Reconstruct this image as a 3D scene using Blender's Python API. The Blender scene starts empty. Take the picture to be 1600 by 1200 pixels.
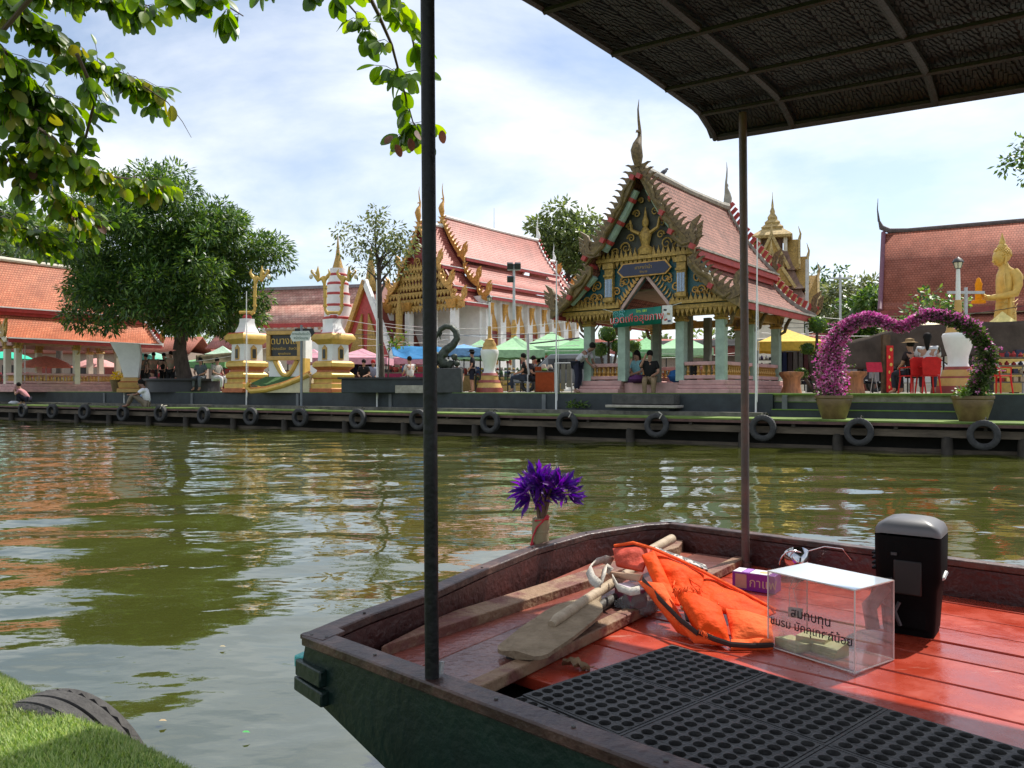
import bpy, bmesh, math, random
from math import sin, cos, pi, radians, sqrt, atan2
from mathutils import Vector as V, Matrix, noise as mnoise
SC = bpy.context.scene
COL = SC.collection
R = random.Random(11)
# ---------------------------------------------------------------- camera
F, CZ, HY = 1250.0, 1.30, 609.0          # focal length in photo pixels, eye height, horizon row
cam_d = bpy.data.cameras.new('camera'); cam = bpy.data.objects.new('camera', cam_d); COL.objects.link(cam)
cam.location = (0, 0, CZ); cam.rotation_euler = (radians(90), 0, 0)
cam_d.sensor_width = 36; cam_d.lens = 36 * F / 1600; cam_d.shift_y = 9 / 1600
cam_d.clip_start = 0.05; cam_d.clip_end = 3000
SC.camera = cam
# ---------------------------------------------------------------- light
SUN_AZ, SUN_EL = radians(50), radians(54)   # azimuth clockwise from the view direction (+Y)
W = bpy.data.worlds.new('World'); SC.world = W; W.use_nodes = True
nt = W.node_tree; N = nt.nodes; L = nt.links
bg = N['Background']; bg.inputs[1].default_value = 0.125
sky = N.new('ShaderNodeTexSky'); sky.sky_type = 'NISHITA'; sky.sun_disc = False
sky.sun_elevation = SUN_EL; sky.sun_rotation = SUN_AZ; sky.air_density = 1.0; sky.dust_density = 1.0; sky.ozone_density = 1.5
tc = N.new('ShaderNodeTexCoord'); sp = N.new('ShaderNodeSeparateXYZ'); L.new(tc.outputs['Generated'], sp.inputs[0])
def mth(op, a, b=None, nodes=N, links=L):
    n = nodes.new('ShaderNodeMath'); n.operation = op
    for i, v in enumerate((a, b)):
        if v is None: continue
        if isinstance(v, (int, float)): n.inputs[i].default_value = v
        else: links.new(v, n.inputs[i])
    return n.outputs[0]
zz = mth('ADD', mth('MAXIMUM', sp.outputs[2], 0.0), 0.22)
cb = N.new('ShaderNodeCombineXYZ'); L.new(mth('DIVIDE', sp.outputs[0], zz), cb.inputs[0]); L.new(mth('DIVIDE', sp.outputs[1], zz), cb.inputs[1])
mp = N.new('ShaderNodeMapping'); L.new(cb.outputs[0], mp.inputs[0]); mp.inputs['Location'].default_value = (4.4, 8.2, 0); mp.inputs['Scale'].default_value = (0.95, 1.0, 1)
n1 = N.new('ShaderNodeTexNoise'); n1.inputs['Scale'].default_value = 0.9; n1.inputs['Detail'].default_value = 10; n1.inputs['Roughness'].default_value = 0.58; n1.inputs['Distortion'].default_value = 0.25
L.new(mp.outputs[0], n1.inputs['Vector'])
cr = N.new('ShaderNodeValToRGB'); L.new(n1.outputs['Fac'], cr.inputs[0])
cr.color_ramp.elements[0].position = 0.385; cr.color_ramp.elements[0].color = (0.14, 0.14, 0.14, 1)
cr.color_ramp.elements[1].position = 0.635; cr.color_ramp.elements[1].color = (1, 1, 1, 1)
n2 = N.new('ShaderNodeTexNoise'); n2.inputs['Scale'].default_value = 3.0; n2.inputs['Detail'].default_value = 8; L.new(mp.outputs[0], n2.inputs['Vector'])
cc = N.new('ShaderNodeValToRGB'); L.new(n2.outputs['Fac'], cc.inputs[0])
cc.color_ramp.elements[0].position = 0.3; cc.color_ramp.elements[0].color = (5.9, 6.35, 7.0, 1)
cc.color_ramp.elements[1].position = 0.7; cc.color_ramp.elements[1].color = (8.3, 8.4, 8.6, 1)
mx = N.new('ShaderNodeMix'); mx.data_type = 'RGBA'
L.new(cr.outputs[0], mx.inputs[0]); L.new(sky.outputs[0], mx.inputs[6]); L.new(cc.outputs[0], mx.inputs[7])
L.new(mx.outputs[2], bg.inputs[0])
sd_ = bpy.data.lights.new('sun', 'SUN'); sd_.energy = 4.6; sd_.angle = radians(0.53); sd_.color = (1, 0.95, 0.86)
sun = bpy.data.objects.new('sun', sd_); COL.objects.link(sun); sun.rotation_euler = (pi / 2 - SUN_EL, 0, pi - SUN_AZ)
vs = SC.view_settings; vs.view_transform = 'Standard'; vs.look = 'None'; vs.gamma = 1; vs.use_curve_mapping = False; vs.exposure = 0.42
SC.cycles.max_bounces = 8; SC.cycles.transparent_max_bounces = 16; SC.cycles.caustics_reflective = False; SC.cycles.caustics_refractive = False
SC.cycles.use_denoising = True
# ---------------------------------------------------------------- places
def at(px, py, Y): return V(((px - 800) / F * Y, Y, CZ + (HY - py) / F * Y))
def onz(px, py, z): Y = F * (CZ - z) / (py - HY); return V(((px - 800) / F * Y, Y, z))
BP, BD, BN = V((9.92, 15.5, 0)), V((-.856, .5166, 0)), V((.5166, .856, 0))   # far bank: front edge of the jetty, direction to the left, direction inland
def bank(px, t, z=1.2):
    u = (px - 800) / F
    s = (9.92 - 15.5 * u + t * (.5166 - .856 * u)) / (.856 + .5166 * u)
    p = BP + BD * s + BN * t; p.z = z; return p
def bst(s, t, z): p = BP + BD * s + BN * t; p.z = z; return p
GZ = 1.2; DZ = 0.645; RZ = radians(-37.2)       # plaza level, jetty level, heading of the temple buildings
# ---------------------------------------------------------------- mesh builder
class MB:
    def __init__(s): s.v, s.f, s.m, s.uv, s.T = [], [], [], {}, None
    def add(s, vs, fs, m=0, uvs=None):
        b = len(s.v)
        s.v += [(s.T @ V(p)) if s.T else V(p) for p in vs]
        for i, f in enumerate(fs):
            if uvs: s.uv[len(s.f)] = uvs[i]
            s.f.append(tuple(b + k for k in f)); s.m.append(m)
        return s
    def box(s, c, d, m=0, rz=0, top=1.0, rot=None):
        x, y, z = d[0] / 2, d[1] / 2, d[2] / 2
        q = [V((sx * x * (top if sz > 0 else 1), sy * y * (top if sz > 0 else 1), sz * z)) for sz in (-1, 1) for sx, sy in ((-1, -1), (1, -1), (1, 1), (-1, 1))]
        if rz: rot = Matrix.Rotation(rz, 3, 'Z')
        if rot: q = [rot @ p for p in q]
        c = V(c)
        return s.add([p + c for p in q], [(3, 2, 1, 0), (4, 5, 6, 7), (0, 1, 5, 4), (1, 2, 6, 5), (2, 3, 7, 6), (3, 0, 4, 7)], m)
    def beam(s, a, b, w, h, m=0, up=(0, 0, 1)):
        a, b = V(a), V(b); d = (b - a).normalized(); u = V(up)
        x = d.cross(u)
        if x.length < 1e-4: x = d.cross(V((1, 0, 0)))
        x.normalize(); u = x.cross(d)
        q = [p + x * sx * w / 2 + u * su * h / 2 for p in (a, b) for sx, su in ((-1, -1), (1, -1), (1, 1), (-1, 1))]
        return s.add(q, [(3, 2, 1, 0), (4, 5, 6, 7), (0, 1, 5, 4), (1, 2, 6, 5), (2, 3, 7, 6), (3, 0, 4, 7)], m)
    def tube(s, pts, r, n=8, m=0, cap=True, sy=1.0):
        pts = [V(p) for p in pts]; k = len(pts)
        rs = r if isinstance(r, (list, tuple)) else [r] * k
        ref = None; vs = []; fs = []
        for i, p in enumerate(pts):
            d = (pts[min(i + 1, k - 1)] - pts[max(i - 1, 0)]).normalized()
            if ref is None:
                ref = V((0, 0, 1)) if abs(d.z) < .9 else V((1, 0, 0))
            x = (ref - d * ref.dot(d)).normalized(); ref = x; y = d.cross(x)
            for j in range(n):
                a = 2 * pi * j / n; vs.append(p + x * cos(a) * rs[i] + y * sin(a) * rs[i] * sy)
        for i in range(k - 1):
            for j in range(n):
                a = i * n + j; b = i * n + (j + 1) % n; fs.append((a, b, b + n, a + n))
        if cap: fs += [tuple(range(n - 1, -1, -1)), tuple(range((k - 1) * n, k * n))]
        return s.add(vs, fs, m)
    def lathe(s, prof, n=20, c=(0, 0, 0), m=0, sq=False, sx=1, sy=1, ms=None, a0=None):
        c = V(c); vs = []; fs = []; mm = []
        if sq: n = 4
        if a0 is None: a0 = pi / 4 if sq else 0
        q = sqrt(2) if sq else 1
        for r, z in prof:
            for j in range(n):
                a = a0 + 2 * pi * j / n; vs.append(c + V((cos(a) * r * q * sx, sin(a) * r * q * sy, z)))
        for i in range(len(prof) - 1):
            for j in range(n):
                a = i * n + j; b = i * n + (j + 1) % n; fs.append((a, b, b + n, a + n)); mm.append(ms[i] if ms else m)
        fs.append(tuple(range(n - 1, -1, -1))); mm.append(mm[0]); fs.append(tuple(range((len(prof) - 1) * n, len(prof) * n))); mm.append(mm[-2])
        b = len(s.f); s.add(vs, fs, m); s.m[b:] = mm
        return s
    def prism(s, poly, y0, y1, m=0, ax='xz'):
        k = len(poly); mapf = {'xz': lambda a, b, t: (a, t, b), 'xy': lambda a, b, t: (a, b, t), 'yz': lambda a, b, t: (t, a, b)}[ax]
        vs = [mapf(a, b, y0) for a, b in poly] + [mapf(a, b, y1) for a, b in poly]
        fs = [tuple(range(k)), tuple(range(2 * k - 1, k - 1, -1))] + [(i + k, (i + 1) % k + k, (i + 1) % k, i) for i in range(k)]
        return s.add(vs, fs, m)
    def ball(s, c, r, m=0, sc=(1, 1, 1), n=12, h=8, jit=0):
        c = V(c); vs = [c + V((0, 0, -r * sc[2]))]; fs = []
        for i in range(1, h):
            t = -pi / 2 + pi * i / h
            for j in range(n):
                a = 2 * pi * j / n; q = 1 + (R.uniform(-jit, jit) if jit else 0)
                vs.append(c + V((cos(a) * cos(t) * r * sc[0] * q, sin(a) * cos(t) * r * sc[1] * q, sin(t) * r * sc[2] * q)))
        vs.append(c + V((0, 0, r * sc[2]))); e = len(vs) - 1
        for j in range(n): fs.append((0, 1 + (j + 1) % n, 1 + j)); fs.append((e, e - n + j, e - n + (j + 1) % n))
        for i in range(h - 2):
            for j in range(n):
                a = 1 + i * n + j; b = 1 + i * n + (j + 1) % n; fs.append((a, b, b + n, a + n))
        return s.add(vs, fs, m)
    def cushion(s, p00, p10, p11, p01, th, n=10, m=0, wob=0.0, both=True):
        p00, p10, p11, p01 = map(V, (p00, p10, p11, p01))
        nr = (p10 - p00).cross(p01 - p00).normalized(); vs = []; fs = []
        for sd in (1, -1):
            for i in range(n + 1):
                for j in range(n + 1):
                    u, w = i / n, j / n
                    p = (p00 * (1 - u) + p10 * u) * (1 - w) + (p01 * (1 - u) + p11 * u) * w
                    b = (max(0, sin(pi * u)) * max(0, sin(pi * w))) ** .45
                    q = mnoise.noise(p * 14) * wob + mnoise.noise(p * 37) * wob * .5 - abs(mnoise.noise(p * 9 + V((5, 1, 2)))) * wob * 1.4
                    vs.append(p + nr * sd * (th * b + .004 + q * b))
        o = (n + 1) ** 2
        for i in range(n):
            for j in range(n):
                a = i * (n + 1) + j; f = (a, a + n + 1, a + n + 2, a + 1); fs.append(f); fs.append(tuple(o + k for k in reversed(f)))
        rim = [i * (n + 1) for i in range(n + 1)] + [n * (n + 1) + j for j in range(1, n + 1)] + [i * (n + 1) + n for i in range(n - 1, -1, -1)] + [j for j in range(n - 1, 0, -1)]
        for i, a in enumerate(rim):
            b = rim[(i + 1) % len(rim)]; fs.append((a, b, b + o, a + o))
        return s.add(vs, fs, m)
    def leaf(s, p, d, nrm, ln, wd, m=0, fold=.12, n=2):
        d = d.normalized(); x = d.cross(nrm)
        if x.length < 1e-3: x = d.cross(V((.3, .9, .1)))
        x.normalize(); z = x.cross(d)
        if n == 1:
            return s.add([p, p + d * ln * .5 + x * wd / 2, p + d * ln, p + d * ln * .5 - x * wd / 2], [(0, 1, 2, 3)], m)
        q = [p, p + d * ln * .3 + x * wd * .46 + z * wd * fold, p + d * ln * .7 + x * wd * .42 + z * wd * fold - z * ln * .05, p + d * ln - z * ln * .14, p + d * ln * .7 - x * wd * .42 + z * wd * fold - z * ln * .05, p + d * ln * .3 - x * wd * .46 + z * wd * fold, p + d * ln * .35, p + d * ln * .7 - z * ln * .05]
        return s.add(q, [(0, 1, 6), (1, 2, 7, 6), (2, 3, 7), (3, 4, 7), (4, 5, 6, 7), (5, 0, 6)], m)
    def build(s, name, mats, parent=None, world=False, kind=None, sharp=38, bev=0, loc=None, rz=0):
        me = bpy.data.meshes.new(name)
        vs = s.v
        if world and parent is not None: iv = wmat(parent).inverted(); vs = [iv @ p for p in vs]
        me.from_pydata([tuple(p) for p in vs], [], s.f)
        if not isinstance(mats, (list, tuple)): mats = [mats]
        for m in mats: me.materials.append(m)
        if len(mats) > 1: me.polygons.foreach_set('material_index', s.m)
        me.polygons.foreach_set('use_smooth', [True] * len(s.f))
        if s.uv:
            ul = me.uv_layers.new(name='UVMap')
            for i, p in enumerate(me.polygons):
                if i in s.uv:
                    for k, li in enumerate(p.loop_indices): ul.data[li].uv = s.uv[i][k]
        me.update(); me.set_sharp_from_angle(angle=radians(sharp))
        o = bpy.data.objects.new(name, me); COL.objects.link(o)
        if parent is not None: o.parent = parent
        if kind: o['kind'] = kind
        if loc is not None: o.location = loc
        if rz: o.rotation_euler = (0, 0, rz)
        if bev:
            b = o.modifiers.new('bevel', 'BEVEL'); b.width = bev; b.segments = 2; b.limit_method = 'ANGLE'; b.angle_limit = radians(40)
        return o
def mesh_of(mb, name, mats, **k):
    o = mb.build(name, mats, **k); me = o.data; bpy.data.objects.remove(o); return me
def wmat(o):
    m = Matrix.LocRotScale(o.location, o.rotation_euler, o.scale)
    return wmat(o.parent) @ m if o.parent else m
def tag(o, label=None, cat=None, group=None, kind=None):
    if label: o['label'] = label
    if cat: o['category'] = cat
    if group: o['group'] = group
    if kind: o['kind'] = kind
    return o
def thing(name, label, cat, loc=(0, 0, 0), rz=0, group=None):
    o = bpy.data.objects.new(name, None); COL.objects.link(o); o.location = loc; o.rotation_euler = (0, 0, rz); o.empty_display_size = .2
    return tag(o, label, cat, group)
def inst(o, parent, name=None, loc=None, rot=None, sc=None):
    c = o.copy(); COL.objects.link(c); c.parent = parent
    if name: c.name = name
    if loc is not None: c.location = loc
    if rot is not None: c.rotation_euler = rot
    if sc is not None: c.scale = sc if not isinstance(sc, (int, float)) else (sc,) * 3
    return c
def copy_tree(o, parent=None):
    c = o.copy(); COL.objects.link(c); c.parent = parent
    for ch in [x for x in bpy.data.objects if x.parent == o]: copy_tree(ch, c)
    return c
def place(parent, name, me, mat4):
    o = bpy.data.objects.new(name, me); COL.objects.link(o); o.parent = parent; o.matrix_basis = mat4; return o
# ---------------------------------------------------------------- materials
MC = {}
def mat(name, col, rough=.6, var=.18, sc=5, bump=0, bs=60, metal=0, spec=.5, col2=None, stretch=None, rnd=0, coat=0, lo=.35, hi=.68, wear=None):
    if name in MC: return MC[name]
    m = bpy.data.materials.new(name); m.use_nodes = True; t = m.node_tree; n = t.nodes; l = t.links; b = n['Principled BSDF']
    b.inputs['Roughness'].default_value = rough; b.inputs['Metallic'].default_value = metal; b.inputs['Specular IOR Level'].default_value = spec
    if coat: b.inputs['Coat Weight'].default_value = coat; b.inputs['Coat Roughness'].default_value = .12
    tc = n.new('ShaderNodeTexCoord'); mp = n.new('ShaderNodeMapping'); l.new(tc.outputs['Object'], mp.inputs[0])
    if stretch: mp.inputs['Scale'].default_value = stretch
    no = n.new('ShaderNodeTexNoise'); no.inputs['Scale'].default_value = sc; no.inputs['Detail'].default_value = 6; no.inputs['Roughness'].default_value = .62
    l.new(mp.outputs[0], no.inputs['Vector'])
    r = n.new('ShaderNodeValToRGB'); l.new(no.outputs['Fac'], r.inputs[0])
    c2 = col2 or tuple(min(1, c * (1 + var)) for c in col); c1 = col if col2 else tuple(c * (1 - var) for c in col)
    e = r.color_ramp.elements; e[0].position = lo; e[1].position = hi; e[0].color = (*c1, 1); e[1].color = (*c2, 1)
    out = r.outputs[0]
    if wear:      # chipped and scuffed patches: (colour, noise scale, threshold, stretch)
        m2 = n.new('ShaderNodeMapping'); m2.inputs['Scale'].default_value = wear[3]; m2.inputs['Rotation'].default_value = (0, 0, -.73); l.new(tc.outputs['Object'], m2.inputs[0])
        nw = n.new('ShaderNodeTexNoise'); nw.inputs['Scale'].default_value = wear[1]; nw.inputs['Detail'].default_value = 9; nw.inputs['Roughness'].default_value = .7; l.new(m2.outputs[0], nw.inputs['Vector'])
        rw = n.new('ShaderNodeValToRGB'); l.new(nw.outputs['Fac'], rw.inputs[0]); rw.color_ramp.elements[0].position = wear[2]; rw.color_ramp.elements[1].position = wear[2] + .05; rw.color_ramp.elements[1].color = (.75, .75, .75, 1)
        mw = n.new('ShaderNodeMix'); mw.data_type = 'RGBA'; l.new(rw.outputs[0], mw.inputs[0]); l.new(out, mw.inputs[6]); mw.inputs[7].default_value = (*wear[0], 1); out = mw.outputs[2]
        rr = n.new('ShaderNodeMapRange'); l.new(no.outputs['Fac'], rr.inputs[0]); rr.inputs[1].default_value = .3; rr.inputs[2].default_value = .75; rr.inputs[3].default_value = max(.05, rough - .1); rr.inputs[4].default_value = rough + .22; l.new(rr.outputs[0], b.inputs['Roughness'])
    if rnd:
        oi = n.new('ShaderNodeObjectInfo'); hs = n.new('ShaderNodeHueSaturation'); mr = n.new('ShaderNodeMapRange')
        l.new(oi.outputs['Random'], mr.inputs[0]); mr.inputs[3].default_value = 1 - rnd; mr.inputs[4].default_value = 1 + rnd
        l.new(mr.outputs[0], hs.inputs['Value']); l.new(out, hs.inputs['Color']); out = hs.outputs[0]
    l.new(out, b.inputs['Base Color'])
    if bump:
        n2 = n.new('ShaderNodeTexNoise'); n2.inputs['Scale'].default_value = bs; n2.inputs['Detail'].default_value = 4; l.new(mp.outputs[0], n2.inputs['Vector'])
        bp = n.new('ShaderNodeBump'); bp.inputs['Strength'].default_value = bump; bp.inputs['Distance'].default_value = .02
        l.new(n2.outputs['Fac'], bp.inputs['Height']); l.new(bp.outputs[0], b.inputs['Normal'])
    MC[name] = m; return m
def cm(col, rough=.75):       # plain cloth / paint of one colour
    return mat('colour_%02x%02x%02x' % tuple(int(max(0, min(1, c)) * 255) for c in col), col, rough, .14, 9, .15, 40, spec=.12)
def leafmat(name, col, tr=.35, var=.25, rough=.45):
    if name in MC: return MC[name]
    m = bpy.data.materials.new(name); m.use_nodes = True; t = m.node_tree; n = t.nodes; l = t.links; b = n['Principled BSDF']
    tc = n.new('ShaderNodeTexCoord'); no = n.new('ShaderNodeTexNoise'); no.inputs['Scale'].default_value = 1.7; no.inputs['Detail'].default_value = 5
    l.new(tc.outputs['Object'], no.inputs['Vector'])
    r = n.new('ShaderNodeValToRGB'); l.new(no.outputs['Fac'], r.inputs[0]); e = r.color_ramp.elements
    e[0].position = .36; e[1].position = .66; e[0].color = (*[c * (1 - var) for c in col], 1); e[1].color = (*[c * (1 + var) for c in col], 1)
    oi = n.new('ShaderNodeObjectInfo'); hs = n.new('ShaderNodeHueSaturation'); mr = n.new('ShaderNodeMapRange')
    l.new(oi.outputs['Random'], mr.inputs[0]); mr.inputs[3].default_value = .75; mr.inputs[4].default_value = 1.25
    l.new(mr.outputs[0], hs.inputs['Value']); l.new(r.outputs[0], hs.inputs['Color'])
    l.new(hs.outputs[0], b.inputs['Base Color']); b.inputs['Roughness'].default_value = rough
    tl = n.new('ShaderNodeBsdfTranslucent'); h2 = n.new('ShaderNodeHueSaturation'); h2.inputs['Saturation'].default_value = 1.15; h2.inputs['Value'].default_value = 2.2; h2.inputs['Hue'].default_value = .485
    l.new(hs.outputs[0], h2.inputs['Color']); l.new(h2.outputs[0], tl.inputs[0])
    ms = n.new('ShaderNodeMixShader'); ms.inputs[0].default_value = tr; l.new(b.outputs[0], ms.inputs[1]); l.new(tl.outputs[0], ms.inputs[2])
    l.new(ms.outputs[0], n['Material Output'].inputs[0]); MC[name] = m; return m
def tilemat(name, col, col2, tw=.16, th=.17, rough=.55, mortar=.35, gloss_var=.0):
    m = bpy.data.materials.new(name); m.use_nodes = True; t = m.node_tree; n = t.nodes; l = t.links; b = n['Principled BSDF']
    uv = n.new('ShaderNodeUVMap'); br = n.new('ShaderNodeTexBrick'); l.new(uv.outputs[0], br.inputs['Vector'])
    br.inputs['Scale'].default_value = 1; br.inputs['Brick Width'].default_value = tw; br.inputs['Row Height'].default_value = th; br.inputs['Mortar Size'].default_value = .012
    br.inputs['Color1'].default_value = (*col, 1); br.inputs['Color2'].default_value = (*col2, 1); br.inputs['Mortar'].default_value = (*[c * mortar for c in col], 1)
    no = n.new('ShaderNodeTexNoise'); no.inputs['Scale'].default_value = .9; no.inputs['Detail'].default_value = 7; no.inputs['Roughness'].default_value = .65; l.new(uv.outputs[0], no.inputs['Vector'])
    r = n.new('ShaderNodeValToRGB'); l.new(no.outputs['Fac'], r.inputs[0]); e = r.color_ramp.elements; e[0].position = .3; e[0].color = (.62, .58, .56, 1); e[1].position = .62; e[1].color = (1.1, 1.1, 1.1, 1)
    mx = n.new('ShaderNodeMix'); mx.data_type = 'RGBA'; mx.blend_type = 'MULTIPLY'; mx.inputs[0].default_value = 1
    l.new(br.outputs[0], mx.inputs[6]); l.new(r.outputs[0], mx.inputs[7]); l.new(mx.outputs[2], b.inputs['Base Color'])
    sx = n.new('ShaderNodeSeparateXYZ'); l.new(uv.outputs[0], sx.inputs[0])
    fr = mth('FRACT', mth('DIVIDE', sx.outputs[1], th, n, l), None, n, l)
    hh = mth('ADD', mth('MULTIPLY', fr, .6, n, l), mth('MULTIPLY', br.outputs['Fac'], -.5, n, l), n, l)
    bp = n.new('ShaderNodeBump'); bp.inputs['Strength'].default_value = .8; bp.inputs['Distance'].default_value = .03; l.new(hh, bp.inputs['Height']); l.new(bp.outputs[0], b.inputs['Normal'])
    b.inputs['Roughness'].default_value = rough; b.inputs['Specular IOR Level'].default_value = .28; return m
GOLD = mat('gold_paint', (.52, .28, .065), .42, .3, 8, .3, 50, metal=.25)
OLDGOLD = mat('weathered_gold', (.40, .25, .06), .5, .4, 14, .4, 70, metal=.25)
YGOLD = mat('yellow_gold', (.62, .40, .09), .42, .14, 5, .12, 40, metal=.15)
OCHRE = mat('ochre_paint', (.56, .34, .10), .55, .15, 5, .1, 40)
WHITE = mat('white_paint', (.78, .78, .75), .6, .07, 3, .1, 30)
OFFWH = mat('ivory_paint', (.66, .60, .48), .65, .12, 4, .15, 30)
REDP = mat('red_paint', (.42, .05, .045), .5, .2, 5, .1, 40)
DKRED = mat('dark_red_paint', (.22, .035, .03), .5, .25, 5, .1, 40)
MINT = mat('mint_plaster', (.33, .43, .35), .7, .2, 4, .25, 40)
PINKP = mat('pink_plaster', (.52, .30, .28), .7, .18, 4, .25, 40)
TEAL = mat('teal_mosaic', (.015, .10, .12), .35, .4, 25, .3, 90)
CEMENT = mat('weathered_cement', (.36, .33, .28), .8, .3, 5, .5, 40)
BLACKP = mat('black_paint', (.012, .012, .013), .5, .3, 5, .1, 50)
STEELP = mat('painted_steel', (.45, .46, .46), .45, .12, 6, .1, 50, metal=.3)
BARK = mat('bark', (.07, .05, .038), .9, .4, 9, .9, 30, stretch=(1, 1, .3))
WOODO = mat('old_wood', (.13, .105, .08), .8, .4, 5, .5, 40, stretch=(1, 1, 1))
TURF = mat('green_turf', (.10, .19, .03), .9, .4, 3, .6, 120, col2=(.17, .27, .05))
RUBBER = mat('tyre_rubber', (.018, .018, .019), .75, .5, 8, .4, 60, col2=(.05, .05, .048))
GLASSD = mat('dark_window', (.02, .025, .03), .12, .2, 3)
def text(body, size, m, parent, loc, ex, ez, name='lettering', ext=.002, align='CENTER', fit=None, bold=0):
    c = bpy.data.curves.new(name, 'FONT'); c.body = body; c.size = size; c.align_x = align; c.align_y = 'CENTER'; c.extrude = ext; c.resolution_u = 2; c.offset = bold
    o = bpy.data.objects.new(name, c); COL.objects.link(o)
    me = bpy.data.meshes.new_from_object(o); bpy.data.objects.remove(o); me.name = name; me.materials.clear(); me.materials.append(m)
    ex, ez = V(ex).normalized(), V(ez).normalized(); ey = ex.cross(ez)
    q = Matrix((ex, ez, ey)).transposed().to_4x4(); q = Matrix.Translation(V(loc)) @ q
    t = place(parent, name, me, q)
    if fit:
        xs = [v.co.x for v in me.vertices]; k = fit / (max(xs) - min(xs)); t.scale = (k, k * 1.05, 1)
    return t
# ================================================================ water, ground, far bank
def water():
    m = bpy.data.materials.new('canal_water'); m.use_nodes = True; t = m.node_tree; n = t.nodes; l = t.links; b = n['Principled BSDF']
    b.inputs['Roughness'].default_value = .02; b.inputs['IOR'].default_value = 1.95; b.inputs['Specular IOR Level'].default_value = 1.0
    tc = n.new('ShaderNodeTexCoord')
    no = n.new('ShaderNodeTexNoise'); no.inputs['Scale'].default_value = .35; no.inputs['Detail'].default_value = 4; l.new(tc.outputs['Object'], no.inputs['Vector'])
    r = n.new('ShaderNodeValToRGB'); l.new(no.outputs['Fac'], r.inputs[0]); e = r.color_ramp.elements
    e[0].position = .35; e[0].color = (.044, .049, .010, 1); e[1].position = .7; e[1].color = (.058, .063, .014, 1); l.new(r.outputs[0], b.inputs['Base Color'])
    mp = n.new('ShaderNodeMapping'); mp.inputs['Scale'].default_value = (1, 1.7, 1); mp.inputs['Rotation'].default_value = (0, 0, .25); l.new(tc.outputs['Object'], mp.inputs[0])
    a = n.new('ShaderNodeTexNoise'); a.inputs['Scale'].default_value = 2.0; a.inputs['Detail'].default_value = 2; a.inputs['Roughness'].default_value = .45; l.new(mp.outputs[0], a.inputs['Vector'])
    a2 = n.new('ShaderNodeTexNoise'); a2.inputs['Scale'].default_value = 9; a2.inputs['Detail'].default_value = 2; l.new(mp.outputs[0], a2.inputs['Vector'])
    h = mth('ADD', a.outputs['Fac'], mth('MULTIPLY', a2.outputs['Fac'], .07, n, l), n, l)
    bp = n.new('ShaderNodeBump'); bp.inputs['Strength'].default_value = .24; bp.inputs['Distance'].default_value = .05
    l.new(h, bp.inputs['Height']); l.new(bp.outputs[0], b.inputs['Normal'])
    # long swell as real relief
    import numpy as np
    rg = np.random.RandomState(4); st = .12
    xs = np.arange(-34, 24, st); ys = np.arange(-1.5, 42, st); X, Y = np.meshgrid(xs, ys, indexing='ij'); Z = np.zeros_like(X)
    for i in range(26):
        wl = .5 + 1.5 * rg.rand() ** 1.6; th = rg.normal(1.5, .55); k = 2 * np.pi / wl
        Z += .0019 * wl ** 1.0 * np.sin(k * (X * np.cos(th) + Y * np.sin(th)) + rg.rand() * 6.28)
    nx, ny = X.shape
    co = np.stack([X, Y, Z], -1).reshape(-1, 3); idx = np.arange(nx * ny).reshape(nx, ny)
    fa = np.stack([idx[:-1, :-1], idx[1:, :-1], idx[1:, 1:], idx[:-1, 1:]], -1).reshape(-1, 4)
    me = bpy.data.meshes.new('water'); me.vertices.add(len(co)); me.vertices.foreach_set('co', co.ravel())
    me.loops.add(fa.size); me.loops.foreach_set('vertex_index', fa.ravel()); me.polygons.add(len(fa))
    me.polygons.foreach_set('loop_start', np.arange(0, fa.size, 4)); me.polygons.foreach_set('use_smooth', np.ones(len(fa), bool))
    me.update(calc_edges=True); me.validate(); me.materials.append(m)
    o = bpy.data.objects.new('water', me); COL.objects.link(o); tag(o, kind='structure')
    # the canal going on to both sides beyond the modelled swell
    w2 = MB()
    for x0, x1 in ((-400, -34), (24, 400)): w2.add([(x0, -300, 0), (x1, -300, 0), (x1, 300, 0), (x0, 300, 0)], [(0, 1, 2, 3)])
    w2.build('water', m, kind='structure')
water()
PAVE = mat('plaza_paving', (.30, .27, .22), .85, .2, 1.5, .3, 20)
g = MB()   # plaza: one sheet from the embankment wall to the horizon
q = [bst(-60, 3.0, GZ), bst(90, 3.0, GZ), bst(900, 900, GZ), bst(-900, 900, GZ)]
g.add(q, [(0, 1, 2, 3)]).build('plaza', PAVE, kind='structure')
g = MB()
def slab(mb, s0, s1, t0, t1, z0, z1, m=0):
    v = [bst(s, t, z) for z in (z0, z1) for s, t in ((s0, t0), (s1, t0), (s1, t1), (s0, t1))]
    mb.add(v, [(0, 1, 2, 3), (7, 6, 5, 4), (4, 5, 1, 0), (5, 6, 2, 1), (6, 7, 3, 2), (7, 4, 0, 3)], m)
slab(g, -40, 70, 1.72, 3.05, GZ - .03, GZ + .012); g.build('turf_strip', TURF, kind='structure')
g = MB(); slab(g, -60, 90, 1.9, 2.6, -1.5, GZ - .03); g.build('bank_earth', CEMENT, kind='structure')
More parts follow.
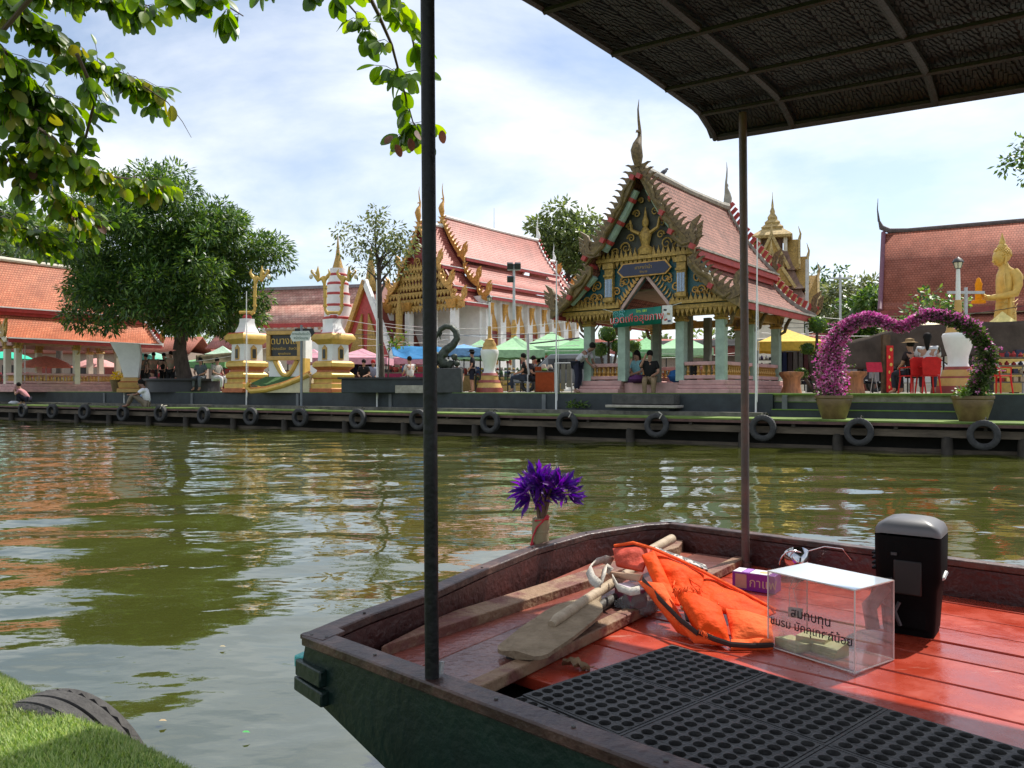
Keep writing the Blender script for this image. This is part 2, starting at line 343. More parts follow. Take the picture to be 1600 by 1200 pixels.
# dark embankment wall with pilaster strips
DARKW = mat('dark_wall_paint', (.022, .030, .034), .6, .3, 3, .25, 30)
em = thing('embankment_wall', 'long black painted wall holding up the temple plaza behind the jetty', 'wall', bst(16, 1.75, DZ))
SS = (5.6, -.9)     # the steps between the flower pots
for s0, s1 in ((5.15, 62), (-30, 1.05)):
    w = MB(); slab(w, s0, s1, 1.7, 1.9, .3, GZ - .005); w.build('wall_face', DARKW, em, True)
PIL = mat('wall_strip_paint', (.12, .13, .135), .6, .2, 4)
for px in (25, 163, 300, 465, 610, 850, 1226):
    p = bank(px, 1.69); w = MB(); s = (p - BP).dot(BD); slab(w, s - .06, s + .06, 1.66, 1.71, DZ + .03, GZ - .03); w.build('pilaster', PIL, em, True)
st = thing('stone_steps', 'three dark steps with green turf treads between the two flower pots', 'steps', bst(3.1, 1.9, DZ))
for k in range(3):
    w = MB(); slab(w, 1.05, 5.15, 1.55 + .32 * k, 2.6, DZ - .1, DZ + .185 * (k + 1) - .02, 0); w.build('step', DARKW, st, True)
    w = MB(); slab(w, 1.06, 5.14, 1.53 + .32 * k, 1.53 + .32 * (k + 1) + .02, DZ + .185 * (k + 1) - .02, DZ + .185 * (k + 1)); w.build('turf_tread', TURF, st, True)
# concrete ledge at the foot of the wall
g = MB(); slab(g, 5.3, 62, 1.18, 1.7, DZ - .05, DZ + .10); tag(g.build('concrete_ledge', mat('ledge_concrete', (.13, .12, .10), .9, .4, 4, .6, 50)), 'grey weathered concrete ledge along the foot of the black wall', 'ledge')
# jetty
jt = thing('jetty', 'long low timber jetty with green turf top along the far bank', 'jetty', bst(16, .5, DZ))
JW = mat('jetty_timber', (.11, .085, .06), .85, .45, 3, .5, 40, stretch=(.4, .4, 2)); JD = mat('wet_timber', (.045, .037, .028), .8, .4, 4, .5, 40)
DKRAIL = mat('rust_red_rail', (.10, .05, .04), .7, .4, 3, .3, 40)
MOSS = mat('mossy_turf', (.075, .12, .02), .9, .5, 1.6, .6, 90, col2=(.17, .25, .045))
w = MB(); slab(w, -30, 62, .0, 1.75, DZ - .035, DZ); w.build('turf_top', MOSS, jt, True)
w = MB(); slab(w, -30, 62, -.02, .06, DZ - .10, DZ - .036); w.build('edge_rail', DKRAIL, jt, True)
w = MB(); slab(w, -30, 62, .08, .2, DZ - .32, DZ - .17); w.build('side_beam', JW, jt, True)
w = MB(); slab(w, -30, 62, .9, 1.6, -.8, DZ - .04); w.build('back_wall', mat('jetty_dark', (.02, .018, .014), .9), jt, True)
w = MB(); slab(w, -30, 62, .3, .42, -.01, .07); w.build('low_beam', JW, jt, True)
pm = mesh_of(MB().lathe([(.105, -1.5), (.11, .2), (.1, DZ - .30)], 12), 'post', JD)
for px in (18, 63, 121, 171, 233, 291, 365, 445, 540, 632, 743, 846, 985, 1161, 1309, 1480, 1600, 1760):
    p = bank(px, .16, 0); place(jt, 'post', pm, Matrix.Translation(p - jt.location))
for px in (150, 280, 420, 520, 700, 800, 920, 1080, 1240, 1400, 1540):
    p = bank(px, .1, DZ - .14); w = MB(); w.box(p, (.07, .12, .06), rz=-.54); w.build('joist_end', JD, jt, True)
def tyre_mesh(ro=.3, ri=.17, wd=.17, tread=28, groove=False):
    b = MB(); n = tread * 2; prof = [(ri, -wd * .30), (ri + .015, -wd * .45), ((ro + ri) / 2, -wd * .52), (ro - .03, -wd * .47), (ro - .004, -wd * .36), (ro, 0), (ro - .004, wd * .36), (ro - .03, wd * .47), ((ro + ri) / 2, wd * .52), (ri + .015, wd * .45), (ri, wd * .3), (ri + .02, wd * .2), (ro - .04, 0.0), (ri + .02, -wd * .2)]
    if groove:
        mid = []
        for y in (-.27, -.02, .23): mid += [(ro, y - .02), (ro - .012, y - .012), (ro - .012, y + .028), (ro, y + .036)]
        prof[5:6] = [(r, y * wd) for r, y in mid]
    k = len(prof); vs = []; fs = []
    for j in range(n):
        a = 2 * pi * j / n
        for i, (r, y) in enumerate(prof):
            rr = r - (.009 if (j % 2 and (3 <= i <= 7 if not groove else i in (3, 4, k - 10, k - 9))) else 0); vs.append((cos(a) * rr, y, sin(a) * rr))
    for j in range(n):
        for i in range(k):
            a = j * k + i; b2 = j * k + (i + 1) % k; c = ((j + 1) % n) * k + (i + 1) % k; d = ((j + 1) % n) * k + i; fs.append((a, d, c, b2))
    b.add(vs, fs); return b
tmesh = None
TY = [(36, 0, 'tyre with the squatting woman above it'), (82, 0, 'second'), (132, 0, ''), (192, 0, ''), (251, 1, ''), (318, 0, ''), (392, 0, ''), (469, 0, ''), (559, 0, ''), (654, 0, ''), (766, 0, ''), (886, 1, ''), (1026, 1, ''), (1192, 0, ''), (1342, 0, ''), (1537, 0, '')]
tl = ['black tyre fender on the jetty below the squatting woman', 'black tyre fender, next one right of the squatting woman', 'black tyre fender on the jetty midway between squatting woman and man in white shirt', 'black tyre fender just left of the man in the white shirt',
 'tyre fender with pale rope directly below the man in the white shirt', 'black tyre fender below the trunk of the big round tree', 'black tyre fender below the gold and white gate pillar with a single lamp figure', 'black tyre fender beside the foot of the arrow direction sign post',
 'black tyre fender below the trunk of the slender tree', 'black tyre fender right beside the near canopy pole, left of it', 'black tyre fender below the slim white urn lamp', 'tyre fender with rope loop left of the pavilion entrance steps', 'tyre fender with white rope right under the pavilion entrance',
 'black tyre fender just right of the far canopy pole', 'black tyre fender below the flower pot on the left foot of the heart', 'largest tyre fender, below the flower pot on the right foot of the heart']
ROPE = mat('pale_rope', (.5, .46, .38), .9)
for i, (px, rope, _) in enumerate(TY):
    p = bank(px, -.10, 0); p.z = DZ - .22 + R.uniform(-.02, .02)
    root = thing('tyre_fender', tl[i], 'tyre', p, atan2(BD.y, BD.x) + pi + R.uniform(-.05, .05), 'tyres hung along the jetty')
    if tmesh is None: o = tyre_mesh().build('tyre_ring', RUBBER, root); tmesh = o.data
    else: o = place(root, 'tyre_ring', tmesh, Matrix.Identity(4))
    o.rotation_euler = (R.uniform(-.12, .02), R.uniform(0, 3), 0); o.scale = (1.0,) * 3
    r_ = MB(); r_.tube([(0.02, .09, .27), (.03, .16, .34), (.05, .28, .30)] if not rope else [(.1, -.1, .16), (.16, -.09, .27), (.05, .02, .32), (.0, .12, .26), (-.04, .3, .28)], .014, 6); r_.build('hanging_rope', ROPE if rope else JD, root)
# small plants in the wall
LG = [leafmat('leaf_deep', (.030, .065, .012)), leafmat('leaf_mid', (.050, .105, .016)), leafmat('leaf_bright', (.095, .16, .022))]
def tuft(name, label, p, r, h, n, ln, cat='plant'):
    b = MB()
    for i in range(n):
        d = V((R.gauss(0, 1), R.gauss(0, 1), R.uniform(.2, 1.2))).normalized(); q = V(p) + V((R.uniform(-r, r), R.uniform(-r, r) * .5, R.uniform(0, h)))
        b.leaf(q, d, V((R.gauss(0, 1), R.gauss(0, 1), 1)), ln * R.uniform(.6, 1.2), ln * .35, R.randrange(3))
    return tag(b.build(name, LG), label, cat)
tuft('weed_plant', 'small green weed growing out of the black wall left of the pavilion steps', bank(902, 1.6, .78), .3, .16, 90, .14)
# ================================================================ temple buildings
ROOF_PINK = tilemat('tiles_pink', (.20, .072, .045), (.33, .135, .095), .13, .15, .75, .25)
ROOF_RED = tilemat('tiles_red', (.40, .105, .075), (.46, .15, .115), .16, .18, .5, .55)
ROOF_ORANGE = tilemat('tiles_orange', (.48, .13, .055), (.56, .19, .09), .12, .13, .55, .6)
ROOF_BROWN = tilemat('tiles_brown', (.34, .105, .065), (.39, .135, .09), .15, .16, .7, .6)
ROOF_GLAZE = tilemat('tiles_glazed', (.48, .22, .17), (.62, .36, .28), .28, .3, .3)
def curve(xa, za, xb, zb, n=6, sag=.12):
    ln = sqrt((xb - xa) ** 2 + (zb - za) ** 2); nx, nz = (zb - za) / ln, -(xb - xa) / ln     # normal downwards/inwards
    if nz > 0: nx, nz = -nx, -nz
    return [(xa + (xb - xa) * t + nx * sag * sin(pi * t), za + (zb - za) * t + nz * sag * sin(pi * t)) for t in [i / n for i in range(n + 1)]]
def roof_side(root, pts, y0, y1, side, m, name='roof_slope', th=.07):
    b = MB(); k = len(pts); L_ = [0]
    for i in range(1, k): L_.append(L_[-1] + sqrt((pts[i][0] - pts[i - 1][0]) ** 2 + (pts[i][1] - pts[i - 1][1]) ** 2))
    for dz, fl in ((0, 1), (-th, 0)):
        vs = []; fs = []; uv = []
        for i, (x, z) in enumerate(pts): vs += [(side * x, y0, z + dz), (side * x, y1, z + dz)]
        for i in range(k - 1):
            f = (2 * i, 2 * i + 1, 2 * i + 3, 2 * i + 2); u = [(y0, L_[i]), (y1, L_[i]), (y1, L_[i + 1]), (y0, L_[i + 1])]
            if (side < 0) == bool(fl): f = f[::-1]; u = u[::-1]
            fs.append(f[::-1]); uv.append(u[::-1])
        b.add(vs, fs, 0, uv)
    n = 2 * k; fs = []
    for i in range(k - 1): fs += [(2 * i, 2 * i + 2, n + 2 * i + 2, n + 2 * i), (2 * i + 1, n + 2 * i + 1, n + 2 * i + 3, 2 * i + 3)]
    fs.append((2 * k - 2, 2 * k - 1, n + 2 * k - 1, n + 2 * k - 2))
    b.f += fs; b.m += [0] * len(fs)
    return b.build(name, m, root)
FLAME = [(-.5, 0), (.5, 0), (.52, .3), (.36, .55), (.42, .8), (.62, 1.05), (.22, .9), (-.05, .6), (-.3, .45), (-.48, .2)]
def flame(h, w, th):
    return MB().prism([(x * w, z * h) for x, z in FLAME], -th / 2, th / 2)
def hook(h, s=1):     # upturned naga-tail finial at the foot of a bargeboard
    pts = [(0, 0), (.35, -.08), (.62, .02), (.72, .2), (.62, .42), (.66, .66), (.86, 1.0), (.52, .8), (.42, .55), (.46, .34), (.4, .2), (.22, .14), (0, .2)]
    b = MB().prism([(s * x * h, z * h) for x, z in (pts if s > 0 else pts[::-1])], -.05 * h - .02, .05 * h + .02)
    for k in range(3):
        b.prism([(s * (.66 + .02 * k) * h, (.16 + .17 * k) * h), (s * (.86 + .02 * k) * h, (.25 + .19 * k) * h), (s * (.9 + .02 * k) * h, (.42 + .19 * k) * h), (s * (.66 + .02 * k) * h, (.30 + .17 * k) * h)], -.02 * h - .01, .02 * h + .01)
    return b
def horn(h, m, root, y, z, name='roof_finial', lean=1):    # chofa
    b = MB(); P = [(0, -.05), (-.02, .10), (-.05, .2), (-.02, .3), (.05, .42), (.06, .52), (.02, .68), (.0, .84), (.03, 1.0)]; r = [.05, .088, .092, .07, .036, .026, .02, .013, .003]
    b.tube([(0, y + lean * p * h, z + q * h) for p, q in P], [x * h for x in r], 10)
    b.tube([(0, y + lean * .05 * h, z + .50 * h), (0, y + lean * -.03 * h, z + .5 * h), (0, y + lean * -.07 * h, z + .46 * h)], [.03 * h, .02 * h, .003 * h], 6)
    return b.build(name, m, root)
def barge(root, pts, y, side, m, w=.2, th=.1, fins=None, fm=None, name='bargeboard', fstep=.24):
    b = MB(); k = len(pts); vs = []; fs = []
    for (x, z) in pts:
        for yy, dz in ((y - th / 2, .05), (y + th / 2, .05), (y + th / 2, -w), (y - th / 2, -w)): vs.append((side * x, yy, z + dz))
    for i in range(k - 1):
        for j in range(4):
            f = (4 * i + j, 4 * i + (j + 1) % 4, 4 * i + 4 + (j + 1) % 4, 4 * i + 4 + j); fs.append(f if side > 0 else f[::-1])
    fs += [(0, 1, 2, 3), (4 * k - 1, 4 * k - 2, 4 * k - 3, 4 * k - 4)]; b.add(vs, fs)
    o = b.build(name, m, root)
    if fins:
        tot = 0; d = fstep * .6
        for i in range(k - 1):
            a, c = V((pts[i][0], pts[i][1])), V((pts[i + 1][0], pts[i + 1][1])); ln = (c - a).length
            while d < tot + ln:
                p = a + (c - a) * ((d - tot) / ln); an = atan2(-(c - a).y, (c - a).x)
                M_ = Matrix.Translation((side * p.x, y, p.y + .03)) @ Matrix.Rotation(side * an * .72, 4, 'Y') @ Matrix.Diagonal((side, 1, 1, 1))
                place(root, 'flame_fin', fins, M_); d += fstep
            tot += ln
    return o
def fascia(root, x, z, y0, y1, side, mr, mw, h=.16):
    b = MB().box((side * (x + .02), (y0 + y1) / 2, z - h / 2 - .02), (.07, y1 - y0 - .02, h), 0); b.build('eave_board', mr, root)
    b = MB().box((side * (x + .035), (y0 + y1) / 2, z + .015), (.13, y1 - y0, .05), 0); b.build('eave_trim', mw, root)
def gable_roof(root, tiers, y0, y1, m, mr, mw, bm, fm, ridge_m, chofa=1.9, finh=.3, fstep=.24, front=True, back=True, hookh=.8, sag=.12, bw=.2, backfin=None):
    fin = mesh_of(flame(finh, finh * .55, .05), 'flame_fin', fm) if front else None
    hk = {s: mesh_of(hook(hookh, s), 'hook_finial', fm) for s in (1, -1)}
    for i, (xa, za, xb, zb) in enumerate(tiers):
        pts = curve(xa, za, xb, zb, 6, sag)
        yb = y1 - (.0 if i == 0 else -.12 * i)
        for s in (1, -1):
            roof_side(root, pts, y0 + .05, yb, s, m)
            fascia(root, xb, zb, y0 + .1, yb, s, mr, mw)
            if front:
                barge(root, pts, y0, s, bm, bw, .12, fin, fm, fstep=fstep)
                place(root, 'hook_finial', hk[s], Matrix.Translation((s * (xb - hookh * .62), y0 - .02, zb + hookh * .12)))
            if back:
                bf = mesh_of(MB().prism([(-.06, 0), (.06, 0), (.075, finh * .7), (-.045, finh * .7)], -.03, .03), 'verge_fin', mr)
                barge(root, [(x, z + .08) for x, z in pts], yb, s, mw, bw * .9, .14, bf, mr, 'back_verge', fstep * 1.15)
                place(root, 'hook_finial', hk[s], Matrix.Translation((s * (xb - hookh * .62), yb + .02, zb + hookh * .12)))
    za = tiers[0][1]
    MB().tube([(0, y0, za + .03), (0, y0 + .5, za + .03), (0, (y0 + y1) / 2, za - .02), (0, y1 - .5, za + .02), (0, y1, za + .05)], [.13, .12, .11, .12, .15], 8).build('ridge_cap', ridge_m, root)
    if chofa:
        if front: horn(chofa, ridge_m if chofa < 0 else fm, root, y0, za + .1)
        if back: horn(chofa * .85, mw, root, y1, za + .05, lean=-1)
def baluster_mesh(h, r, m):
    return mesh_of(MB().lathe([(r, 0), (r, h * .08), (r * .55, h * .14), (r * .95, h * .32), (r * .6, h * .5), (r * .45, h * .62), (r * .62, h * .72), (r * .5, h * .88), (r, h * .93), (r, h)], 8), 'baluster', m)
def scroll(b, c, r, th, flip=1, y=0, n=14, turns=1.4, m=0, axis=(1, 0)):
    pts = []
    for i in range(n + 1):
        t = i / n; a = turns * 2 * pi * t; q = r * (1 - .8 * t); pts.append((c[0] + flip * cos(a) * q, y, c[1] + sin(a) * q))
    b.tube(pts, [th * (1 - .5 * i / n) for i in range(n + 1)], 5, m)
def teeth(b, x0, x1, z, h, w, y, up=1, th=.05, m=0):
    n = max(1, int(abs(x1 - x0) / w))
    for i in range(n):
        x = x0 + (x1 - x0) * (i + .5) / n; q = w * .46
        b.prism([(x - q, z), (x + q, z), (x + q * .6, z + up * h * .35), (x + q * .1, z + up * h * .65), (x, z + up * h), (x - q * .35, z + up * h * .6), (x - q * .7, z + up * h * .35)][::up], y - th / 2, y + th / 2, m)
# ------------------------------------------------------------- open pavilion (sala)
def sala(label, px_origin, roofm, postm, capm, basem, balm, rich, ridge_m, bm, fm, depth=4.2, hw=2.025):
    root = thing('open_pavilion', label, 'pavilion', (px_origin.x, px_origin.y, GZ), RZ)
    D = depth
    # stepped plinth
    for nm, e, z0, z1 in (('plinth_step', .34, .0, .12), ('plinth_step', .24, .122, .22), ('plinth', .16, .222, .36)):
        if rich:
            for sx in (-1, 1): MB().box((sx * (hw + e + .88) / 2, D / 2, (z0 + z1) / 2), (hw + e - .88, D + 2 * e, z1 - z0)).build(nm, basem, root, bev=.02)
        else: MB().box((0, D / 2, (z0 + z1) / 2), (2 * (hw + e), D + 2 * e, z1 - z0)).build(nm, basem, root, bev=.02)
    if rich:
        MB().box((0, D / 2 + .1, .15), (1.758, D + .2, .3)).build('plinth', basem, root, bev=.02)
    cols = [(x, 0) for x in (-hw, -.89, .89, hw)] + [(s * hw, y) for s in (-1, 1) for y in (D / 2, D)] + [(-.89, D), (.89, D)]
    cap = mesh_of(MB().lathe([(.13, 0), (.17, .05), (.13, .09), (.15, .2), (.2, .36), (.24, .42), (.2, .43)], sq=True), 'capital', capm)
    shaft = mesh_of(MB().box((0, 0, .85), (.24, .24, 1.7)), 'column', postm)
    petals = MB()
    for k in range(8):
        a = k * pi / 4; petals.leaf(V((cos(a) * .17, sin(a) * .17, .08)), V((cos(a) * .2, sin(a) * .2, 1)), V((cos(a), sin(a), 0)), .3, .14, 0)
    pm_ = mesh_of(petals, 'capital_leaves', fm)
    for x, y in cols:
        c = place(root, 'column', shaft, Matrix.Translation((x, y, .34)))
        c2 = place(c, 'capital', cap, Matrix.Translation((0, 0, 1.6))); c3 = place(c, 'capital_leaves', pm_, Matrix.Translation((0, 0, 1.6))); tag(c3, kind='stuff')
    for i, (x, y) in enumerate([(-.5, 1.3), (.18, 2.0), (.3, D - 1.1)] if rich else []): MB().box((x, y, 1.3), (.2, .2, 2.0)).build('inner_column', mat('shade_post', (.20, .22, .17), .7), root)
    # beams and ceiling
    for a, c in (((-hw - .15, 0, 2.2), (hw + .15, 0, 2.2)), ((-hw - .15, D, 2.2), (hw + .15, D, 2.2)), ((-hw, -.3, 2.203), (-hw, D + .3, 2.203)), ((hw, -.3, 2.203), (hw, D + .3, 2.203))):
        MB().beam(a, c, .2, .22).build('beam', OLDGOLD if rich else basem, root)
    MB().box((0, D / 2, 2.9), (2.9, D - .3, .05)).build('ceiling', mat('tan_ceiling', (.33, .24, .16), .8), root)
    # parapet seats
    bh = .26 if rich else .34
    bal = baluster_mesh(bh, .06, balm)
    def rail(p, q):
        p, q = V(p), V(q); d = (q - p); ln = d.length; d.normalize()
        MB().beam(p + V((0, 0, .80)), q + V((0, 0, .80)), .2, .1).build('top_rail', basem, root, bev=.015)
        MB().beam(p + V((0, 0, .44)), q + V((0, 0, .44)), .22, .10).build('bottom_rail', basem, root, bev=.015)
        n = int(ln / .145)
        for i in range(n): place(root, 'baluster', bal, Matrix.Translation(p + d * ln * (i + .5) / n + V((0, 0, .49))) @ Matrix.Diagonal((1, 1, (.755 - .49) / bh, 1)))
    rails = [((-hw + .12, 0, 0), (-1.01, 0, 0)), ((1.01, 0, 0), (hw - .12, 0, 0)), ((hw, .12, 0), (hw, D / 2 - .12, 0)), ((hw, D / 2 + .12, 0), (hw, D - .12, 0)), ((-hw, .12, 0), (-hw, D / 2 - .12, 0)), ((-hw, D / 2 + .12, 0), (-hw, D - .12, 0)), ((-hw + .12, D, 0), (-1.01, D, 0)), ((1.01, D, 0), (hw - .12, D, 0)), ((-.77, D, 0), (.77, D, 0))]
    for a, c in rails: rail(a, c)
    # roof
    gable_roof(root, [(0, 6.09, 1.64, 3.74), (1.45, 3.5, 2.83, 2.33)], -.8, D + 1.15, roofm, REDP, WHITE if not rich else CEMENT, bm, fm, ridge_m, chofa=1.75 if rich else 1.2, finh=.34, fstep=.18, hookh=.75, bw=.17)
    # red valance between the tiers
    for s in (1, -1): MB().box((s * 1.55, D / 2 + .2, 3.52), (.06, D + 1.7, .2)).build('clerestory_band', REDP, root)
    # brackets under the eaves
    bk = mesh_of(MB().tube([(0, 0, 0), (.16, 0, .1), (.2, 0, .28), (.3, 0, .45), (.45, 0, .58)], [.03, .05, .06, .05, .03], 6, sy=.6), 'eave_bracket', fm)
    for s in (1, -1):
        for y in (0, D / 2, D): place(root, 'eave_bracket', bk, Matrix.Translation((s * (hw + .1), y, 1.75)) @ Matrix.Diagonal((s, 1, 1, 1)))
    if not rich:
        MB().prism([(-1.5, 3.5), (1.5, 3.5), (0, 5.9)], -.3, -.2).build('gable_panel', OLDGOLD, root)
        return root
    # ---- front gable ornament
    y = -.32
    MB().prism([(-1.45, 3.72), (1.45, 3.72), (0, 5.85)], y + .04, y + .14).build('gable_panel', mat('gable_dark', (.05, .05, .035), .6, .4), root)
    left = [(-2.75, 2.3), (-.78, 2.3), (0, 3.2), (0, 3.72), (-1.42, 3.72), (-1.95, 3.0)]
    MB().prism(left, y, y + .12).build('gable_panel', TEAL, root); MB().prism([(-x, z) for x, z in left][::-1], y, y + .12).build('gable_panel', TEAL, root)
    g = MB()     # gilded cornices with rows of leaf teeth
    g.box((0, y - .1, 3.72), (3.0, .16, .09)); teeth(g, -1.5, 1.5, 3.76, .26, .14, y - .1, 1); teeth(g, -1.5, 1.5, 3.68, .20, .14, y - .08, -1); g.build('upper_cornice', OLDGOLD, root, kind='stuff')
    for s in (1, -1):
        g = MB(); g.box((s * 1.72, y - .1, 2.42), (1.9, .16, .08)); g.box((s * 1.72, y - .06, 2.3), (1.95, .1, .1))
        teeth(g, s * .78, s * 2.6, 2.46, .22, .13, y - .1, 1); teeth(g, s * .78, s * 2.6, 2.25, .2, .13, y - .06, -1); g.build('lower_cornice', OLDGOLD, root, kind='stuff')
        g = MB(); g.beam((s * .8, y - .05, 2.28), (0, y - .05, 3.26), .08, .06, up=(0, 1, 0)); g.build('arch_border', mat('pink_trim', (.5, .33, .28), .6), root)
        g = MB()
        for i in range(11):
            t = (i + .5) / 11; x = s * (.86 - .8 * t); z = 2.36 + .98 * t; g.prism([(x - .05, z - .03), (x + .05, z + .03), (x + s * .10, z + .16)], y - .06, y - .02)
        for (cx, cz, r) in ((.62, 3.12, .16), (.34, 3.32, .09), (.9, 2.85, .13), (1.52, 3.05, .15), (1.62, 2.72, .13), (1.86, 2.66, .11), (1.45, 2.72, .1), (1.1, 2.6, .08), (2.1, 2.6, .09)):
            scroll(g, (s * cx, cz), r, .028, s, y - .05); scroll(g, (s * (cx + .1), cz - .08), r * .6, .02, -s, y - .06)
        g.build('gilded_scrollwork', GOLD, root, kind='stuff')
        g = MB(); g.box((s * 1.1, y - .1, 3.1), (.26, .12, 1.12)); g.box((s * 1.1, y - .13, 3.55), (.34, .16, .12)); g.box((s * 1.1, y - .13, 2.62), (.32, .16, .1)); g.box((s * 1.1, y - .13, 3.3), (.3, .15, .06)); g.build('gable_pillar', OLDGOLD, root)
        g = MB()
        for k in range(5): g.box((s * 1.1 - .09 + .045 * k, y - .168, 2.95), (.028, .02, .5))
        g.build('mirror_inlay', mat('mirror_inlay', (.28, .34, .42), .15, .3, 30, metal=.6), root, kind='stuff')
        # green-grey naga bodies along the lower bargeboards
        P = [(2.62, 2.52), (2.45, 2.42), (2.2, 2.62), (2.05, 2.98), (1.78, 3.12), (1.6, 3.35)]
        MB().tube([(s * a, -.86, c) for a, c in P], [.04, .07, .085, .08, .07, .05], 8).build('naga_body', bm, root)
        P = [(1.55, 3.9), (1.32, 3.86), (1.05, 4.1), (.98, 4.45), (.8, 4.62), (.72, 4.95), (.5, 5.15), (.42, 5.5), (.2, 5.75)]
        MB().tube([(s * a, -.86, c) for a, c in P], [.04, .06, .075, .07, .075, .07, .06, .055, .04], 8).build('naga_body', bm, root)
        for a, c in ((2.12, 2.72), (1.02, 4.22), (.76, 4.75), (.1, 5.82), (1.62, 3.78)): MB().box((s * a, -.93, c), (.13, .12, .13), rot=Matrix.Rotation(.5, 3, 'Y')).build('purlin_end', REDP, root)
    # pale purlin soffits with red rings seen under the left bargeboard
    for s in (-1, 1):
        MB().tube([(s * .18, -.55, 5.55), (s * .55, -.55, 4.95), (s * 1.2, -.55, 4.0)], [.11, .13, .13], 8).build('roof_purlin', MINT, root)
        for a, c in ((.3, 5.36), (.66, 4.78), (1.0, 4.28)):
            MB().tube([(s * a, -.55, c), (s * (a + .06), -.55, c - .09)], .15, 8).build('red_ring', REDP, root)
        MB().tube([(s * 1.5, -.55, 3.3), (s * 2.3, -.55, 2.6)], [.11, .12], 8).build('roof_purlin', MINT, root)
        MB().tube([(s * 1.75, -.55, 3.08), (s * 1.83, -.55, 3.01)], .14, 8).build('red_ring', REDP, root)
    # gilded figure relief in the upper gable
    g = MB()
    g.lathe([(.22, 3.8), (.24, 3.95), (.12, 4.05), (.16, 4.2), (.2, 4.35), (.1, 4.5), (.06, 4.55), (.1, 4.62), (.1, 4.72), (.05, 4.85), (.01, 5.1)], 10, (0, y - .06, 0), sy=.6)
    for s in (1, -1):
        g.tube([(s * .16, y - .08, 4.38), (s * .4, y - .1, 4.5), (s * .45, y - .1, 4.78)], [.06, .05, .03], 6)
        for (cx, cz, r) in ((.62, 4.05, .17), (.95, 3.95, .13), (.45, 4.3, .12), (.28, 4.95, .12), (.5, 4.62, .11), (.14, 5.3, .09)): scroll(g, (s * cx, cz), r, .028, s, y - .04)
    g.build('gable_figure', OLDGOLD, root, kind='stuff')
    # name plate
    k = [(-.78, 3.38), (-.62, 3.24), (.62, 3.24), (.78, 3.38), (.62, 3.56), (-.62, 3.56)]
    np_ = MB().prism([(x * 1.06, 3.4 + (z - 3.4) * 1.22) for x, z in k], y - .16, y - .12).build('name_plate', GOLD, root)
    MB().prism(k, y - .175, y - .155).build('plate_face', mat('plate_blue', (.012, .016, .05), .4), np_)
    text('ศาลาท่าน้ำ', .13, OLDGOLD, np_, (0, y - .18, 3.44), (1, 0, 0), (0, 0, 1)); text('วัดบาง', .09, OLDGOLD, np_, (0, y - .18, 3.32), (1, 0, 0), (0, 0, 1))
    # worn stone landing steps in front
    st_ = thing('landing_steps', 'worn grey stone slab steps at the pavilion entrance above the jetty', 'steps', bank(1008, 1.5, DZ), RZ + .08)
    MB().box((0, .1, .40), (1.75, .6, .26)).build('upper_step', mat('wet_slab', (.06, .058, .052), .7, .4, 5, .5, 40), st_, bev=.02); MB().box((0, -.05, .22), (1.95, .7, .07)).build('slab_tread', CEMENT, st_, bev=.015); MB().box((0, .05, .1), (1.5, .5, .17)).build('lower_step', DARKW, st_, bev=.02)
    return root
PAVC = V((3.88, 22.2, GZ))
pav = sala('ornate pavilion with green posts, gilded gable and tall curved finial above the jetty', PAVC, ROOF_PINK, MINT, OLDGOLD, PINKP, GOLD, True, CEMENT, mat('olive_board', (.15, .10, .03), .6, .5, 10, .4, 60), mat('grey_gold', (.16, .105, .045), .6, .55, 14, .4, 70))
# banner hung across the entrance
lx = V((cos(RZ), sin(RZ), 0)); ly = V((-sin(RZ), cos(RZ), 0))
bn = thing('green_banner', 'green banner with red Thai lettering tied across the pavilion entrance', 'banner', PAVC + lx * -.02 + ly * -.55 + V((0, 0, 2.07)), RZ)
b = MB(); n = 12
vs = []; fs = []
for i in range(n + 1):
    x = -.9 + 1.5 * i / n; yy = .03 * sin(i * .9)
    vs += [(x, yy, -.24 + .04 * i / n), (x, yy, .22 + .05 * i / n)]
for i in range(n): fs.append((2 * i, 2 * i + 2, 2 * i + 3, 2 * i + 1))
b.add(vs, fs); bo = b.build('cloth', mat('banner_green', (.0, .16, .11), .55, .3, 2), bn); so = bo.modifiers.new('s', 'SOLIDIFY'); so.thickness = .008
RL = cm((.62, .06, .07)); WL = cm((.75, .75, .7))
ez = V((-.035, 0, 1)).normalized(); ex = V((1, 0, .035))
text('นวดเพื่อสุขภาพ', .27, WL, bn, (-.13, -.045, -.02), ex, ez, ext=.001).scale = (1.03, 1.03, 1); text('นวดเพื่อสุขภาพ', .27, RL, bn, (-.13, -.05, -.02), ex, ez, ext=.001)
text('โทร. 081', .1, cm((.55, .75, .05)), bn, (.02, -.045, .17), ex, ez, ext=.001)
MB().box((.76, 0, .03), (.30, .012, .5)).build('white_panel', WL, bn); 
for (x, z, c) in ((.7, .16, (.03, .03, .03)), (.8, .05, (.4, .25, .1)), (.72, -.1, (.5, .1, .1)), (.82, -.14, (.1, .12, .2))): MB().box((x, -.008, z), (.09, .006, .05), rot=Matrix.Rotation(R.uniform(-.4, .4), 3, 'Y')).build('printed_mark', cm(c), bn)
b = MB()
for i, c in enumerate(((-.78, .12), (-.62, .05), (-.8, -.12), (-.6, .17))): scroll(b, c, .09, .008, 1 if i % 2 else -1, -.035)
b.build('leaf_print', cm((.25, .55, .6)), bn, kind='stuff')
MB().tube([(-.9, 0, .2), (-1.25, .05, .3)], .006, 5).build('tie_cord', WL, bn); MB().tube([(.9, 0, .27), (1.15, .05, .33)], .006, 5).build('tie_cord', WL, bn)
